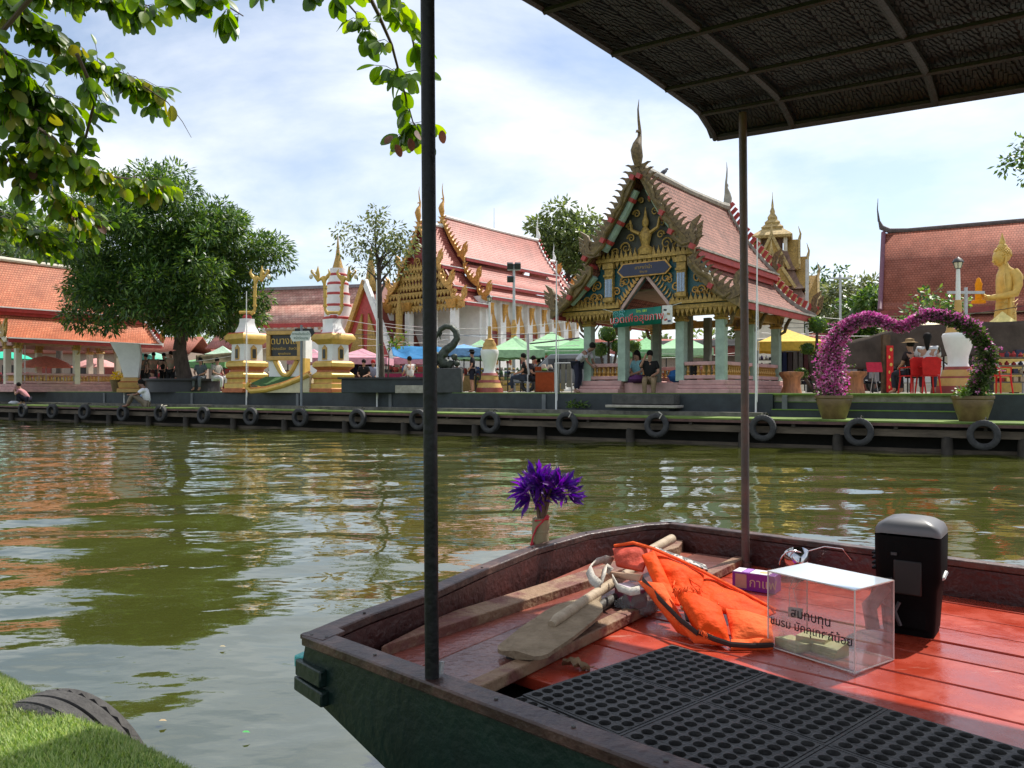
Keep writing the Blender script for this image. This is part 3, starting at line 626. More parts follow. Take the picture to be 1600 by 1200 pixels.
# pigeon on the ridge
pg = thing('pigeon', 'grey pigeon perched on the pavilion roof ridge behind the tall finial', 'bird', PAVC + ly * .75 + V((0, 0, 6.2)), RZ + 1.2)
b = MB(); b.tube([(-.17, 0, .02), (-.08, 0, .07), (.0, 0, .11), (.06, 0, .15), (.09, 0, .2), (.13, 0, .21), (.165, 0, .2)], [.015, .05, .065, .05, .035, .03, .004], 8); b.build('body', cm((.10, .10, .12)), pg); MB().tube([(0, .02, .06), (.01, .02, -.02)], .007, 5).build('leg', cm((.3, .1, .1)), pg); MB().tube([(0, -.02, .06), (.01, -.02, -.02)], .007, 5).build('leg', cm((.3, .1, .1)), pg)
# left sala
LS = at(28, 609, 35.5); lc = V((LS.x, LS.y, 0)) - lx * 2.025
sala('pavilion with bright orange tiled roof and cream columns beside the big round tree', lc, ROOF_ORANGE, OFFWH, OCHRE, PINKP, OCHRE, False, OFFWH, OFFWH, OLDGOLD, 5.0)
# ------------------------------------------------------------- main hall (ubosot)
def hall():
    A = at(691, 338, 50.0); zr = A.z - GZ
    root = thing('temple_hall', 'large white temple hall with three tiers of red roof and golden bargeboards', 'temple', (A.x, A.y, GZ), RZ)
    gable_roof(root, [(0, zr, 1.85, zr - 2.75), (1.75, zr - 3.1, 2.95, zr - 4.35), (2.85, zr - 4.55, 3.75, zr - 5.25)], 0, 10.3, ROOF_RED, REDP, WHITE, GOLD, GOLD, WHITE, chofa=2.0, finh=.3, fstep=.3, hookh=.85, sag=.16, bw=.32)
    zp = zr - .65
    gable_roof(root, [(0, zp, 1.75, zp - 2.8), (1.65, zp - 3.05, 2.65, zp - 4.1), (2.55, zp - 4.3, 3.6, zp - 5.1)], -2.1, .1, ROOF_RED, REDP, WHITE, GOLD, GOLD, WHITE, chofa=2.0, finh=.3, fstep=.3, hookh=.85, sag=.16, bw=.32, back=False)
    gable_roof(root, [(0, zr - 1.3, 1.7, zr - 3.6), (1.6, zr - 3.9, 2.6, zr - 5.0)], 10.2, 12.4, ROOF_RED, REDP, WHITE, WHITE, GOLD, WHITE, chofa=1.6, finh=.3, fstep=.3, hookh=1.0, front=False)
    MB().box((0, 5.1, zr / 2 - 2.6), (6.4, 10.6, zr - 5.2)).build('wall', WHITE, root)
    for s in (1, -1):
        for i in range(8):
            y = .3 + i * 1.4; MB().box((s * 3.3, y, zr / 2 - 2.55), (.45, .55, zr - 5.35)).build('pilaster', WHITE, root)
            b = MB(); b.tube([(s * 3.55, y, zr - 6.7), (s * 3.6, y, zr - 6.2), (s * 3.7, y, zr - 5.6)], [.04, .12, .2], 6); b.build('capital', GOLD, root)
            if i < 7:
                yw = y + .7
                w = MB(); w.box((s * 3.22, yw, 2.75), (.12, .75, 2.0)); wo = w.build('window', DKRED, root)
                MB().prism([(yw - .5, 3.7), (yw + .5, 3.7), (yw + .3, 4.3), (yw + .1, 4.7), (yw, 5.4), (yw - .1, 4.7), (yw - .3, 4.3)], s * 3.24 - .06, s * 3.24 + .06, ax='yz').build('window_gable', GOLD, wo)
                for q in (-.43, .43): MB().box((s * 3.24, yw + q, 2.7), (.14, .12, 2.1)).build('window_frame', GOLD, wo)
    # porch
    for x in (-2.7, -1.0, 1.0, 2.7):
        MB().box((x, -1.9, (zp - 4.9) / 2), (.38, .38, zp - 4.9)).build('porch_column', WHITE, root); MB().lathe([(.3, 0), (.42, .5), (.36, .52)], sq=True, c=(x, -1.9, zp - 5.4)).build('capital', GOLD, root)
    MB().prism([(-2.5, zp - 4.0), (2.5, zp - 4.0), (1.7, zp - 2.9), (0, zp - .4), (-1.7, zp - 2.9)], -1.75, -1.6).build('gable_panel', DKRED, root)
    MB().prism([(-1.75, zr - 2.9), (1.75, zr - 2.9), (0, zr - .4)], .3, .42).build('gable_panel', DKRED, root)
    g = MB()
    for r_ in range(3):
        z = zp - 3.95 + r_ * .55; w = 2.35 - r_ * .42
        g.box((0, -1.85, z), (2 * w, .22, .14)); teeth(g, -w, w, z + .06, .34, .26, -1.9, 1, .08); teeth(g, -w, w, z - .06, .22, .26, -1.9, -1, .08)
    for r_ in range(3):
        z = zp - 5.2 + r_ * .42; g.box((0, -1.95, z), (6.6 - r_ * .5, .3, .16)); teeth(g, -3.2 + .2 * r_, 3.2 - .2 * r_, z - .06, .3, .28, -2.1, -1, .08)
    for s in (1, -1):
        for cx, cz, q in ((.5, 3.3, .3), (1.1, 3.5, .28), (.35, 2.4, .25), (.9, 2.7, .2), (1.6, 3.6, .2), (.3, 1.6, .2)): scroll(g, (s * cx, zp - cz), q, .06, s, -1.85)
    g.build('gilded_gable_carving', OLDGOLD, root, kind='stuff')
    return root
hall()
# ------------------------------------------------------------- big plain red roof on the right
P1 = at(1381, 362, 45.0); d = V((1, -.53, 0)).normalized()
rh = thing('red_roof_hall', 'large hall with one wide plain brick-red tiled roof behind the golden statue', 'building', (P1.x, P1.y, GZ), atan2(d.y, d.x))
zr = P1.z - GZ - .1
b = MB()
def rsheet(name, pts, x0, x1, m):
    b = MB(); k = len(pts); L_ = 0
    for i in range(k - 1):
        (y0, z0), (y1, z1) = pts[i], pts[i + 1]; l2 = sqrt((y1 - y0) ** 2 + (z1 - z0) ** 2)
        b.add([(x0, y0, z0), (x1, y0, z0), (x1, y1, z1), (x0, y1, z1)], [(3, 2, 1, 0)], 0, [[(x0, L_ + l2), (x1, L_ + l2), (x1, L_), (x0, L_)]]); L_ += l2
    o = b.build(name, m, rh, sharp=60); s = o.modifiers.new('s', 'SOLIDIFY'); s.thickness = .15; return o
rsheet('roof_slope', [(0, zr), (-2.85, zr - 4.2), (-3.25, zr - 4.62)], 0, 26, ROOF_BROWN); rsheet('roof_slope', [(3.25, zr - 4.62), (2.85, zr - 4.2), (0, zr)], 0, 26, ROOF_BROWN)
rsheet('lower_roof', [(-3.0, zr - 4.95), (-3.9, zr - 5.6), (-4.5, zr - 5.95)], .8, 26, ROOF_BROWN)
DKT = mat('dark_ridge', (.09, .07, .07), .7, .3)
MB().tube([(-.25, 0, zr + .75), (-.12, 0, zr + .35), (.3, 0, zr + .12), (1.2, 0, zr + .06), (26, 0, zr + .1)], [.05, .15, .15, .13, .13], 8).build('ridge_cap', DKT, rh)
MB().tube([(-.25, 0, zr + .7), (-.33, 0, zr + 1.4), (-.3, 0, zr + 2.0)], [.07, .03, .01], 6).build('roof_finial', DKT, rh)
for pts in ([(0, zr), (-1.45, zr - 2.2), (-2.8, zr - 4.15), (-3.3, zr - 4.65)],): MB().tube([(-.02, y, z + .05) for y, z in pts], .12, 8).build('verge_board', mat('purple_verge', (.16, .06, .09), .6), rh)
MB().box((13, -3.25, zr - 4.78), (26, .12, .28)).build('eave_board', DKRED, rh); MB().box((13, -3.0, zr - 4.9), (25, .1, .12)).build('eave_trim', OFFWH, rh); MB().box((13.4, -4.45, zr - 6.08), (25, .1, .2)).build('eave_board', DKRED, rh)
MB().box((13, 0, (zr - 4.9) / 2), (24.5, 5.6, zr - 4.9)).build('wall', OFFWH, rh)
MB().prism([(2.7, zr - 4.9), (0, zr - .4), (-2.7, zr - 4.9)], .3, .45, ax='yz').build('end_wall', OFFWH, rh)
# white gabled wing beside it
wg = thing('white_gabled_house', 'white gabled house with dark red shutters behind the golden statue', 'house', at(1640, 612, 40) * 1, RZ + .5); wg.location.z = GZ
b = MB(); b.box((0, 2, 1.9), (4.4, 4, 3.8)); b.build('wall', WHITE, wg); MB().prism([(-2.2, 3.8), (2.2, 3.8), (0, 7.0)], 0, .2).build('gable_wall', WHITE, wg)
for s in (-1, 1): MB().beam((s * 2.6, -.1, 3.4), (0, -.1, 7.2), .5, .16, up=(0, 1, 0)).build('bargeboard', OCHRE, wg)
for s in (-1, 1): MB().beam((s * 2.6, 2.2, 3.35), (0, 2.2, 7.15), .1, 4.4, up=(0, 1, 0)).build('roof_slope', ROOF_BROWN, wg)
for x, z, h in ((-1.2, 5.1 - .3, .9), (-1.1, 2.0, 1.8), (.6, 2.0, 1.8)):
    w = MB().box((x, -.02, z), (.75, .08, h)).build('window', DKRED, wg); MB().box((x, -.06, z), (.62, .05, h - .14)).build('shutter', mat('maroon', (.25, .02, .04), .5), w)
# ------------------------------------------------------------- spired tower behind the pavilion
tw = thing('spired_tower', 'small golden spired tower of stacked gables behind the pavilion roof', 'tower', at(1207, 612, 46), RZ + .3); tw.location.z = GZ
k = 46 / F
def zpx(py): return (609 - py) * k + CZ - GZ
b = MB(); b.lathe([(1.7, 0), (1.7, zpx(480)), (1.5, zpx(470))], sq=True); b.build('body', OFFWH, tw)
TG = mat('faded_gold', (.42, .30, .12), .55, .4, 9, .4, 40, metal=.2); TB = mat('faded_brown_roof', (.19, .11, .075), .7, .4, 4, .4, 20)
for i, (z0, z1, r0, r1) in enumerate(((490, 455, 2.3, 1.5), (458, 425, 1.75, 1.15), (428, 398, 1.3, .85))):
    MB().lathe([(r0, zpx(z0)), (r0 * .86, zpx(z0) + .3), (r1, zpx(z1)), (r1 * .9, zpx(z1) + .1)], sq=True).build('roof_tier', TB, tw)
    for q in range(4):
        Mq = Matrix.Rotation(q * pi / 2, 4, 'Z')
        b = MB(); b.T = Mq; zt, zb = zpx(z1) + .8, zpx(z0) + .15
        b.prism([(-r0 * .62, zb), (r0 * .62, zb), (0, zt)], -r0 - .1, -r0 + .5); b.build('gable', OLDGOLD, tw)
        b = MB(); b.T = Mq
        for s in (1, -1): b.beam((s * r0 * .72, -r0 - .16, zb - .1), (0, -r0 - .16, zt + .1), .16, .12, up=(0, 1, 0))
        b.tube([(0, -r0 - .16, zt), (0, -r0 - .22, zt + .3), (0, -r0 - .1, zt + .75)], [.1, .06, .01], 6); b.build('gable_trim', TG, tw)
        b = MB(); b.T = Mq
        for s in (1,):
            b.tube([(s * r0 * 1.0, -r0, zb - .1), (s * r0 * 1.12, -r0 * 1.12, zb + .12), (s * r0 * 1.1, -r0 * 1.1, zb + .7)], [.1, .08, .01], 6)
        b.build('corner_finial', TG, tw)
b = MB()
for sx in (-1, 1):
    for sy in (-1, 1): b = MB(); b.box((sx * .72, sy * .72, zpx(390)), (.2, .2, 1.6)); b.build('tower_post', OFFWH, tw)
MB().lathe([(.55, zpx(408)), (.55, zpx(372)), ], sq=True).build('lantern', TB, tw)
MB().lathe([(1.05, zpx(376)), (1.1, zpx(372)), (.95, zpx(368)), (.55, zpx(360)), (.6, zpx(357)), (.38, zpx(352)), (.42, zpx(349)), (.24, zpx(344)), (.27, zpx(341)), (.12, zpx(334)), (.14, zpx(331)), (.06, zpx(324)), (.07, zpx(322)), (.02, zpx(310)), (.008, zpx(300))], sq=True).build('spire', TG, tw)
# ------------------------------------------------------------- distant pink roof, spired gate and red gable on the left
Y = 62; k = Y / F; p = at(500, 612, Y)
lh = thing('long_roofed_hall', 'long hall with glittering pink tiled roof behind the sign board', 'building', (p.x, p.y, GZ), -.25)
def zz_(py, Y): return (609 - py) * Y / F + CZ - GZ
b = MB(); z0, z1 = zz_(443, Y), zz_(506, Y)
def gl(name, x0, x1, pts, m):
    b = MB(); L_ = 0
    for i in range(len(pts) - 1):
        (y0, a), (y1, c) = pts[i], pts[i + 1]; l2 = sqrt((y1 - y0) ** 2 + (c - a) ** 2)
        b.add([(x0, y0, a), (x1, y0, a), (x1, y1, c), (x0, y1, c)], [(3, 2, 1, 0)], 0, [[(x0, L_ + l2), (x1, L_ + l2), (x1, L_), (x0, L_)]]); L_ += l2
    o = b.build(name, m, lh); s = o.modifiers.new('s', 'SOLIDIFY'); s.thickness = .12
gl('roof_slope', -8, 7, [(2.5, z0), (1.2, z0 - 1.5), (-.6, z1)], ROOF_GLAZE); gl('roof_slope', -8, 7, [(5.6, z1), (3.8, z0 - 1.5), (2.5, z0)], ROOF_GLAZE)
gl('lower_roof', -8.5, 7.5, [(-.8, z1 - .7), (-2.4, z1 - 1.9)], ROOF_RED)
MB().box((-.5, 2.5, z0 + .06), (15.2, .3, .25)).build('ridge_cap', mat('grey_ridge', (.2, .19, .2), .7), lh); MB().box((-.5, -.6, z1 - .12), (15.2, .12, .3)).build('eave_board', REDP, lh); MB().box((-.5, 1.8, z1 / 2 - .3), (14, 5, z1 - .4)).build('wall', OFFWH, lh)
b = MB()
for i in range(26): b.box((-7.6 + i * .58, -.5, z1 - .5), (.3, .1, .42))
b.build('eave_fretwork', WHITE, lh, kind='stuff')
Y = 52; p = at(528, 612, Y)
sg = thing('spired_gateway', 'white and red tiered gateway tower with gilt tip behind the kinnari pillar', 'gateway', (p.x, p.y, GZ), RZ)
MB().box((0, 0, 1.6), (2.6, 2.6, 3.2)).build('body', WHITE, sg)
pr = []; ms = []
for i, (py, r) in enumerate(((520, 1.5), (500, 1.35), (480, 1.2), (462, 1.08), (446, .95), (432, .8))):
    z = zz_(py, Y); r *= .66; pr += [(r * 1.12, z), (r * 1.12, z + .14), (r, z + .18), (r * .97, z + .5)]; ms += [1, 1, 0, 0]
pr += [(.42, zz_(424, Y)), (.28, zz_(412, Y)), (.17, zz_(402, Y)), (.09, zz_(388, Y)), (.02, zz_(368, Y))]; ms += [2] * 5
MB().lathe(pr, 12, ms=ms[:len(pr) - 1] + [0]).build('tiered_spire', [WHITE, REDP, OLDGOLD], sg)
for px, top in ((497, 0), (562, 0)):
    pass
p = at(572, 612, 50)
rg = thing('red_gabled_gate', 'red gabled gatehouse with gilded bargeboards and spire beside the slender tree', 'gatehouse', (p.x, p.y, GZ), RZ)
zt = zz_(445, 50)
MB().prism([(-2.4, zt - 4.6), (2.4, zt - 4.6), (0, zt)], 0, .2).build('gable_panel', REDP, rg); MB().box((0, 1.5, (zt - 4.6) / 2), (3.6, 2.8, zt - 4.6)).build('wall', OFFWH, rg)
for s in (-1, 1):
    MB().beam((s * 2.7, -.1, zt - 5.0), (0, -.1, zt + .25), .35, .25, up=(0, 1, 0)).build('bargeboard', GOLD if s < 0 else WHITE, rg); MB().beam((s * 2.6, 1.6, zt - 4.9), (0, 1.6, zt + .1), .12, 3.2, up=(0, 1, 0)).build('roof_slope', ROOF_RED, rg)
    MB().prism([(s * .2, zt - 4.4), (s * 1.5, zt - 4.4), (s * .3, zt - 1.8)][::s], -.12, .02).build('gilded_panel', OLDGOLD, rg)
MB().lathe([(.5, zt - .4), (.55, zt), (.3, zt + .5), (.2, zt + 1.3), (.02, zt + 2.4)], 8, (0, .4, 0)).build('spire', OLDGOLD, rg)
MB().lathe([(.3, zt - 5), (.35, zt - 3.5), (.2, zt - 3), (.22, zt - 2), (.02, zt - .6)], 8, (2.6, .3, 0)).build('side_spire', OLDGOLD, rg)
# ================================================================ trees
def leafcloud(b, clumps, n, ln, wd, droop=.3, nm=3, shell=.55):
    for c, r in clumps:
        for i in range(int(n * r * r)):
            d = V((R.gauss(0, 1), R.gauss(0, 1), R.gauss(0, 1))).normalized()
            q = r * (shell + (1 - shell) * R.random()) if R.random() < .8 else r * R.random()
            p = c + V((d.x * q, d.y * q, d.z * q * .7))
            f = (d + V((R.gauss(0, .5), R.gauss(0, .5), R.gauss(0, .4) - droop))).normalized()
            b.leaf(p, f, V((R.gauss(0, .6), R.gauss(0, .6), 1)), ln * R.uniform(.6, 1.3), wd * R.uniform(.7, 1.2), R.randrange(nm), n=1)
def tree(name, label, base, h, cen, rad, ncl, clr, dens, ln, wd, mats, trunk=.2, fork=.35, seed=1, group=None, droop=.3, bark=None, holes=0.0, flat=.8, bot=-.6):
    st = R.getstate(); R.seed(seed)
    root = thing(name, label, 'tree', base, 0, group)
    cen = V(cen); rad = V(rad)
    clumps = []
    while len(clumps) < ncl:
        d = V((R.gauss(0, 1), R.gauss(0, 1), R.gauss(0, 1))).normalized()
        if d.z < bot: continue
        q = R.random() ** .38
        if R.random() < holes: continue
        c = cen + V((d.x * rad.x, d.y * rad.y, d.z * rad.z)) * q * (1 + .2 * mnoise.noise(d * 2.4 + V((seed, 0, 0))))
        clumps.append((c, clr * R.uniform(.6, 1.3)))
    t = MB(); fk = V((cen.x * .2, cen.y * .2, h * fork))
    t.tube([(0, 0, -.05), (trunk * .2, 0, fk.z * .25), (cen.x * .08, 0, fk.z * .6), fk], [trunk * 1.35, trunk * 1.0, trunk * .9, trunk * .85], 10)
    top = V((cen.x * .8, cen.y * .8, cen.z + rad.z * .5)); lead = [fk, fk.lerp(top, .35) + V((R.uniform(-.1, .1) * rad.x, 0, 0)), fk.lerp(top, .7) + V((R.uniform(-.12, .12) * rad.x, 0, 0)), top]
    t.tube(lead, [trunk * .85, trunk * .55, trunk * .3, trunk * .06], 8)
    for k in range(min(ncl, 16)):
        c, r = clumps[k * max(1, ncl // 16)] if ncl > 16 else clumps[k]
        f_ = max(.02, min(.9, (c.z - fk.z) / max(.1, top.z - fk.z) - .35)); j = min(2, int(f_ * 3)); s0 = lead[j].lerp(lead[j + 1], f_ * 3 - j); ra = trunk * (.5 - .4 * f_)
        m1 = s0 + (c - s0) * .35 + V((R.uniform(-.1, .1), R.uniform(-.1, .1), .10 * (c - s0).length)); m2 = s0 + (c - s0) * .7 + V((R.uniform(-.1, .1), 0, .08 * (c - s0).length))
        t.tube([s0, m1, m2, c], [ra, ra * .65, ra * .35, ra * .08], 6)
    t.build('trunk', bark or BARK, root, sharp=60)
    b = MB(); leafcloud(b, clumps, dens, ln, wd, droop); b.build('crown', mats, root)
    R.setstate(st); return root
def lm(tag_, c, tr=.3): return leafmat('leaf_' + tag_, c, tr)
BIG = [lm('mango_dark', (.026, .062, .016), .2), lm('mango_mid', (.045, .10, .020), .25), lm('mango_light', (.11, .18, .035), .3)]
OLV = [lm('olive_dark', (.075, .105, .035)), lm('olive_mid', (.12, .155, .05)), lm('olive_light', (.19, .22, .085))]
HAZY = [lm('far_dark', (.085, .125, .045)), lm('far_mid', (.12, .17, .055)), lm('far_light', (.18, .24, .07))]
k = 33 / F; B0 = at(288, 612, 33); B0.z = GZ
tree('mango_tree', 'big dense round dark green tree shading a bench on the plaza', B0, 8.6, (-1.0, 0, 5.0), (4.35, 4.0, 3.85), 270, .74, 560, .28, .075, BIG, trunk=.33, fork=.2, seed=3, bot=-.75)
bt = thing('slender_tree', '', 'tree'); bpy.data.objects.remove(bt)
p = at(594, 612, 27.5); p.z = GZ
tree('slender_tree', 'slender tree with thin pale airy crown between pillar and canopy pole', p, 6.6, (-.2, 0, 5.0), (1.35, 1.2, 1.45), 50, .42, 190, .18, .08, OLV, trunk=.13, fork=.5, seed=9, bot=-.8)
p = at(606, 612, 27.2); p.z = GZ; tree('young_shrub', 'small leafy shrub growing at the foot of the slender tree', p, 2.0, (.1, 0, 1.75), (.5, .4, .35), 9, .24, 150, .16, .08, LG, trunk=.03, fork=.4, seed=19)
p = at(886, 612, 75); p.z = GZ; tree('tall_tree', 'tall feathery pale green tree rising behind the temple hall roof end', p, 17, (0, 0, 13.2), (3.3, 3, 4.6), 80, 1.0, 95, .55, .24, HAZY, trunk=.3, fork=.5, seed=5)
p = at(925, 612, 80); p.z = GZ; tree('dark_tree', 'darker bushy tree between temple hall and pavilion roof', p, 12, (-1, 0, 8.6), (3.4, 3, 3.2), 50, 1.1, 95, .55, .24, BIG, trunk=.3, fork=.3, seed=6)
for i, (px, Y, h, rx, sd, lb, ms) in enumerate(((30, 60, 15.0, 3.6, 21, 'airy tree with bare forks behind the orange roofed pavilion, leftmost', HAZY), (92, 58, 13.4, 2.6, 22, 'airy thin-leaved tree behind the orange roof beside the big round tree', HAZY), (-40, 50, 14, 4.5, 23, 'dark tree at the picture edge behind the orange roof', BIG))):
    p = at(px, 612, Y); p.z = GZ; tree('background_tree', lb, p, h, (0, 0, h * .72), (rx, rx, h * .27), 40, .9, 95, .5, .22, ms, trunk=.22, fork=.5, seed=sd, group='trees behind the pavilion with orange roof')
for px, Y, top, rx, sd, lb in ((1262, 70, 438, 2.6, 31, 'pale green bushy tree just right of the spired tower'), (1328, 66, 430, 3.0, 32, 'rounded dark green tree left of the plain red roof'), (1300, 80, 425, 3.4, 34, 'wispy grey-green tree top above the bushes beside the plain red roof'), (1180, 72, 450, 2.4, 35, 'tree half hidden behind the pavilion roof and tower'), (1362, 58, 455, 2.2, 36, 'dark bush at the left corner of the plain red roof')):
    p = at(px, 612, Y); p.z = GZ; h = (609 - top) * Y / F; tree('garden_tree', lb, p, h, (0, 0, h * .62), (rx, rx, h * .42), 40, .95, 110, .48, .22, (HAZY, BIG, OLV, LG, BIG)[sd % 5], trunk=.2, fork=.3, seed=sd, group='trees between tower and red roof')
for px, Y, top, rx, sd, lb in ((1462, 33, 440, 1.1, 41, 'dark small tree in front of the red roof beside the street lamp'), (1535, 34, 520, .8, 42, 'low dark bush below the alms bowl of the golden statue'), (1408, 36, 500, 1.2, 43, 'yellow-green bush in front of the red roof eaves')):
    p = at(px, 612, Y); p.z = GZ; h = (609 - top) * Y / F; tree('courtyard_tree', lb, p, h, (0, 0, h * .7), (rx, rx, h * .3), 24, .45, 230, .22, .11, BIG if sd != 43 else OLV, trunk=.1, fork=.4, seed=sd, group='small trees before the red roofed hall')
p = at(1664, 612, 26); p.z = GZ; tree('roadside_tree', 'dark tree whose twigs reach in at the edge of the picture beside the canopy', p, 9, (.0, 0, 7.4), (1.95, 1.5, 1.3), 60, .42, 260, .22, .1, BIG, trunk=.2, fork=.6, seed=51)
# round bench under the big tree
rb = thing('round_planter_bench', 'black round planter bench around the big tree trunk', 'bench', B0 - V((0, .1, 0))); MB().lathe([(1.45, 0), (1.4, .46), (1.55, .47), (1.55, .55), (.4, .56)], 28).build('seat_ring', BLACKP, rb)
# clipped topiary balls
def topiary(label, px, Y, balls):
    p = at(px, 612, Y); p.z = GZ; r = thing('topiary', label, 'topiary', p, 0, 'clipped topiary trees'); t = MB(); kk = Y / F
    for i, (dx, py, rp) in enumerate(balls):
        c = V((dx * kk, 0, (609 - py) * kk + .1)); t.tube([(0, 0, 0), (dx * kk * .5, 0, c.z * .5), c], [.06, .05, .04], 6); b = MB(); leafcloud(b, [(c, rp * kk)], 3000 / (rp * kk) ** 0.6, .06, .045, .0, 3, .86); b.ball(c, rp * kk * .82, 1, n=12, h=8); b.build('clipped_ball', LG, r)
    t.build('trunk', BARK, r)
topiary('large clipped topiary ball seen between the left columns of the pavilion', 951, 28, [(0, 521, 16), (14, 540, 12), (-14, 546, 14)])
topiary('clipped topiary ball between the yellow tent and the flowering heart', 1274, 24, [(3, 507, 16), (-12, 545, 11), (5, 560, 10), (-22, 583, 10)])
topiary('small clipped topiary ball glimpsed beyond the pavilion entrance', 990, 29, [(0, 541, 12)])
topiary('small pale topiary ball behind the left side of the flowering heart', 1312, 23, [(2, 560, 10), (-2, 577, 8)])
# ================================================================ gate pillars with kinnari lamps and sign wall
def pillar(label, px, Y, arms):
    p = at(px, 612, Y); p.z = GZ; r = thing('gate_pillar', label, 'pillar', p, radians(-45) + radians(8), 'gate pillars'); q = Y / F
    def Z(py): return (612 - py) * q
    pr = [(36, 612), (36, 606), (33, 605.5), (33, 598), (29, 597), (29, 591), (31, 589), (31, 584), (25, 580), (24, 577), (31, 572), (31, 566), (26, 563), (26, 563)]
    ms = [1, 1, 0, 1, 0, 1, 0, 0, 1, 1, 0, 0, 1]
    MB().lathe([(a * q * .74, Z(b)) for a, b in pr], sq=True, ms=ms).build('stepped_base', [YGOLD, mat('terracotta_trim', (.42, .12, .04), .55, .2)], r, bev=.01)
    MB().lathe([(23 * q * .74, Z(563)), (22 * q * .74, Z(537))], sq=True).build('shaft', WHITE, r, bev=.01)
    MB().lathe([(a * q * .74, Z(b)) for a, b in [(23, 537.2), (28, 533), (33, 530), (33, 526), (29, 521), (27, 519.5)]], sq=True, ms=[0, 0, 0, 0, 1, 1]).build('cornice', [YGOLD, REDP], r, bev=.01)
    MB().lathe([(a * q * .74, Z(b)) for a, b in [(18, 519.4), (16, 515), (12.5, 509), (11, 503), (11, 497)]], sq=True).build('neck', WHITE, r)
    MB().lathe([(9 * q * .74, Z(497)), (10 * q * .74, Z(494)), (7 * q * .74, Z(491))], 10).build('lotus_cap', REDP, r)
    for s in range(4):
        f = MB(); f.T = Matrix.Rotation(s * pi / 2, 4, 'Z'); yy = -22.5 * q * .74
        f.prism([(-5 * q, Z(561)), (5 * q, Z(561)), (5 * q, Z(543)), (2.5 * q, Z(541)), (0, Z(538.5)), (-2.5 * q, Z(541)), (-5 * q, Z(543))], yy - .04, yy + .02); fo = f.build('niche_frame', OCHRE, r)
        f = MB(); f.T = Matrix.Rotation(s * pi / 2, 4, 'Z'); f.box((0, yy - .045, Z(552)), (5.6 * q, .03, 14 * q)); f.build('niche', mat('dark_niche', (.03, .035, .03), .4), fo)
    # kinnari lamp arms: gilded bird-women holding globe lamps
    for (x0, s) in arms:
        b = MB(); o = V((x0 * q, 0, 0)); c = Matrix.Rotation(radians(37), 4, 'Z'); b.T = c
        def P(x, py, y=0): return (x0 * q + s * x * q, y * q, Z(py))
        b.tube([P(-2, 490), P(1, 487), P(4, 482), P(4, 470), P(4, 456), P(5, 444), P(5, 436), P(6, 430)], [2.6 * q, 2.8 * q, 2.2 * q, 2.4 * q, 2.8 * q, 2.4 * q, 3.4 * q, 2.4 * q], 8)
        for py in (478, 463, 449): b.tube([P(4, py), P(4, py - 3)], 3.6 * q, 8)
        b.tube([P(5, 440), P(9, 433), P(15, 437), P(20, 430), P(26, 422)], [3.2 * q, 3.6 * q, 2.8 * q, 2.1 * q, 1.3 * q], 8)
        b.tube([P(15, 436), P(15, 428), P(15.5, 422), P(15, 414)], [2.6 * q, 3.0 * q, 2.4 * q, .3 * q], 8)
        b.ball(P(17, 425), 2.6 * q); b.tube([P(5, 437), P(0, 430), P(-3, 425), P(-1, 419)], [2.6 * q, 3 * q, 2 * q, .6 * q], 7); b.tube([P(26, 422), P(24, 420), P(20, 424)], [1.4 * q, 1 * q, .6 * q], 5)
        b.tube([P(26, 423), P(26, 427)], .4 * q, 5)
        k_ = b.build('kinnari_lamp_arm', YGOLD, r, sharp=60); b = MB(); b.T = c; b.ball(P(26, 431), 3.0 * q, sc=(1, 1, 1.25)); b.build('lamp_globe', mat('lamp_glass', (.75, .68, .52), .25, .05), k_)
    b = MB(); b.T = Matrix.Rotation(radians(37), 4, 'Z'); b.tube([(-12 * q, 0, Z(487)), (12 * q, 0, Z(487))], 2.4 * q, 8); b.build('cross_arm', YGOLD, r)
    return r
pillar('white and gold gate pillar carrying a pair of golden kinnari lamp figures', 521, 28, [(-9, -1), (9, 1)])
pillar('white and gold gate pillar half covered by the big tree, with one lamp figure', 386, 30, [(8, 1)])
Y = 29; q = Y / F; p = at(449, 612, Y); p.z = GZ
sw = thing('temple_sign', 'golden framed black temple name board on a curved white wall', 'sign', p, RZ * .35)
def Z(py): return (612 - py) * q
def X(px): return (px - 449) * q
w = MB()
arc = [(X(430) + (X(468) - X(430)) * i / 12, Z(562) - sin(pi * i / 12) * 24 * q) for i in range(13)]
w.prism([(X(420), Z(612)), (X(478), Z(612)), (X(478), Z(562))] + arc[::-1] + [(X(420), Z(562))], -.1, .25); w.build('curved_wall', WHITE, sw)
MB().tube([(x, -.08, z) for x, z in arc], .10, 8).build('arch_trim', YGOLD, sw); MB().tube([(x, -.03, z - .09) for x, z in arc], .08, 8).build('arch_inner_trim', REDP, sw)
MB().box(((X(474) + X(484)) / 2, .12, Z(540)), (X(484) - X(476), .5, 48 * q)).build('side_pier', WHITE, sw); MB().box((X(479), 0, Z(578)), (.2, .42, 38 * q)).build('pier_trim', YGOLD, sw)
b = MB(); x0, x1, z0, z1 = X(418), X(477), Z(562), Z(516); t = .15
for bx, bz, dx, dz in (((x0 + x1) / 2, z0 + t / 2, x1 - x0, t), ((x0 + x1) / 2, z1 - t / 2, x1 - x0, t)): MB().box((bx, -.16, bz), (dx, .16, dz)).build('frame', OCHRE, sw, bev=.02)
for bx in (x0 + t / 2, x1 - t / 2): MB().box((bx, -.16, (z0 + z1) / 2), (t, .155, z1 - z0 - 2 * t)).build('frame', OCHRE, sw, bev=.02)
MB().box(((x0 + x1) / 2, -.13, z1 + .04), (x1 - x0 + .1, .24, .07)).build('frame_cap', mat('sign_cap', (.45, .30, .2), .6), sw)
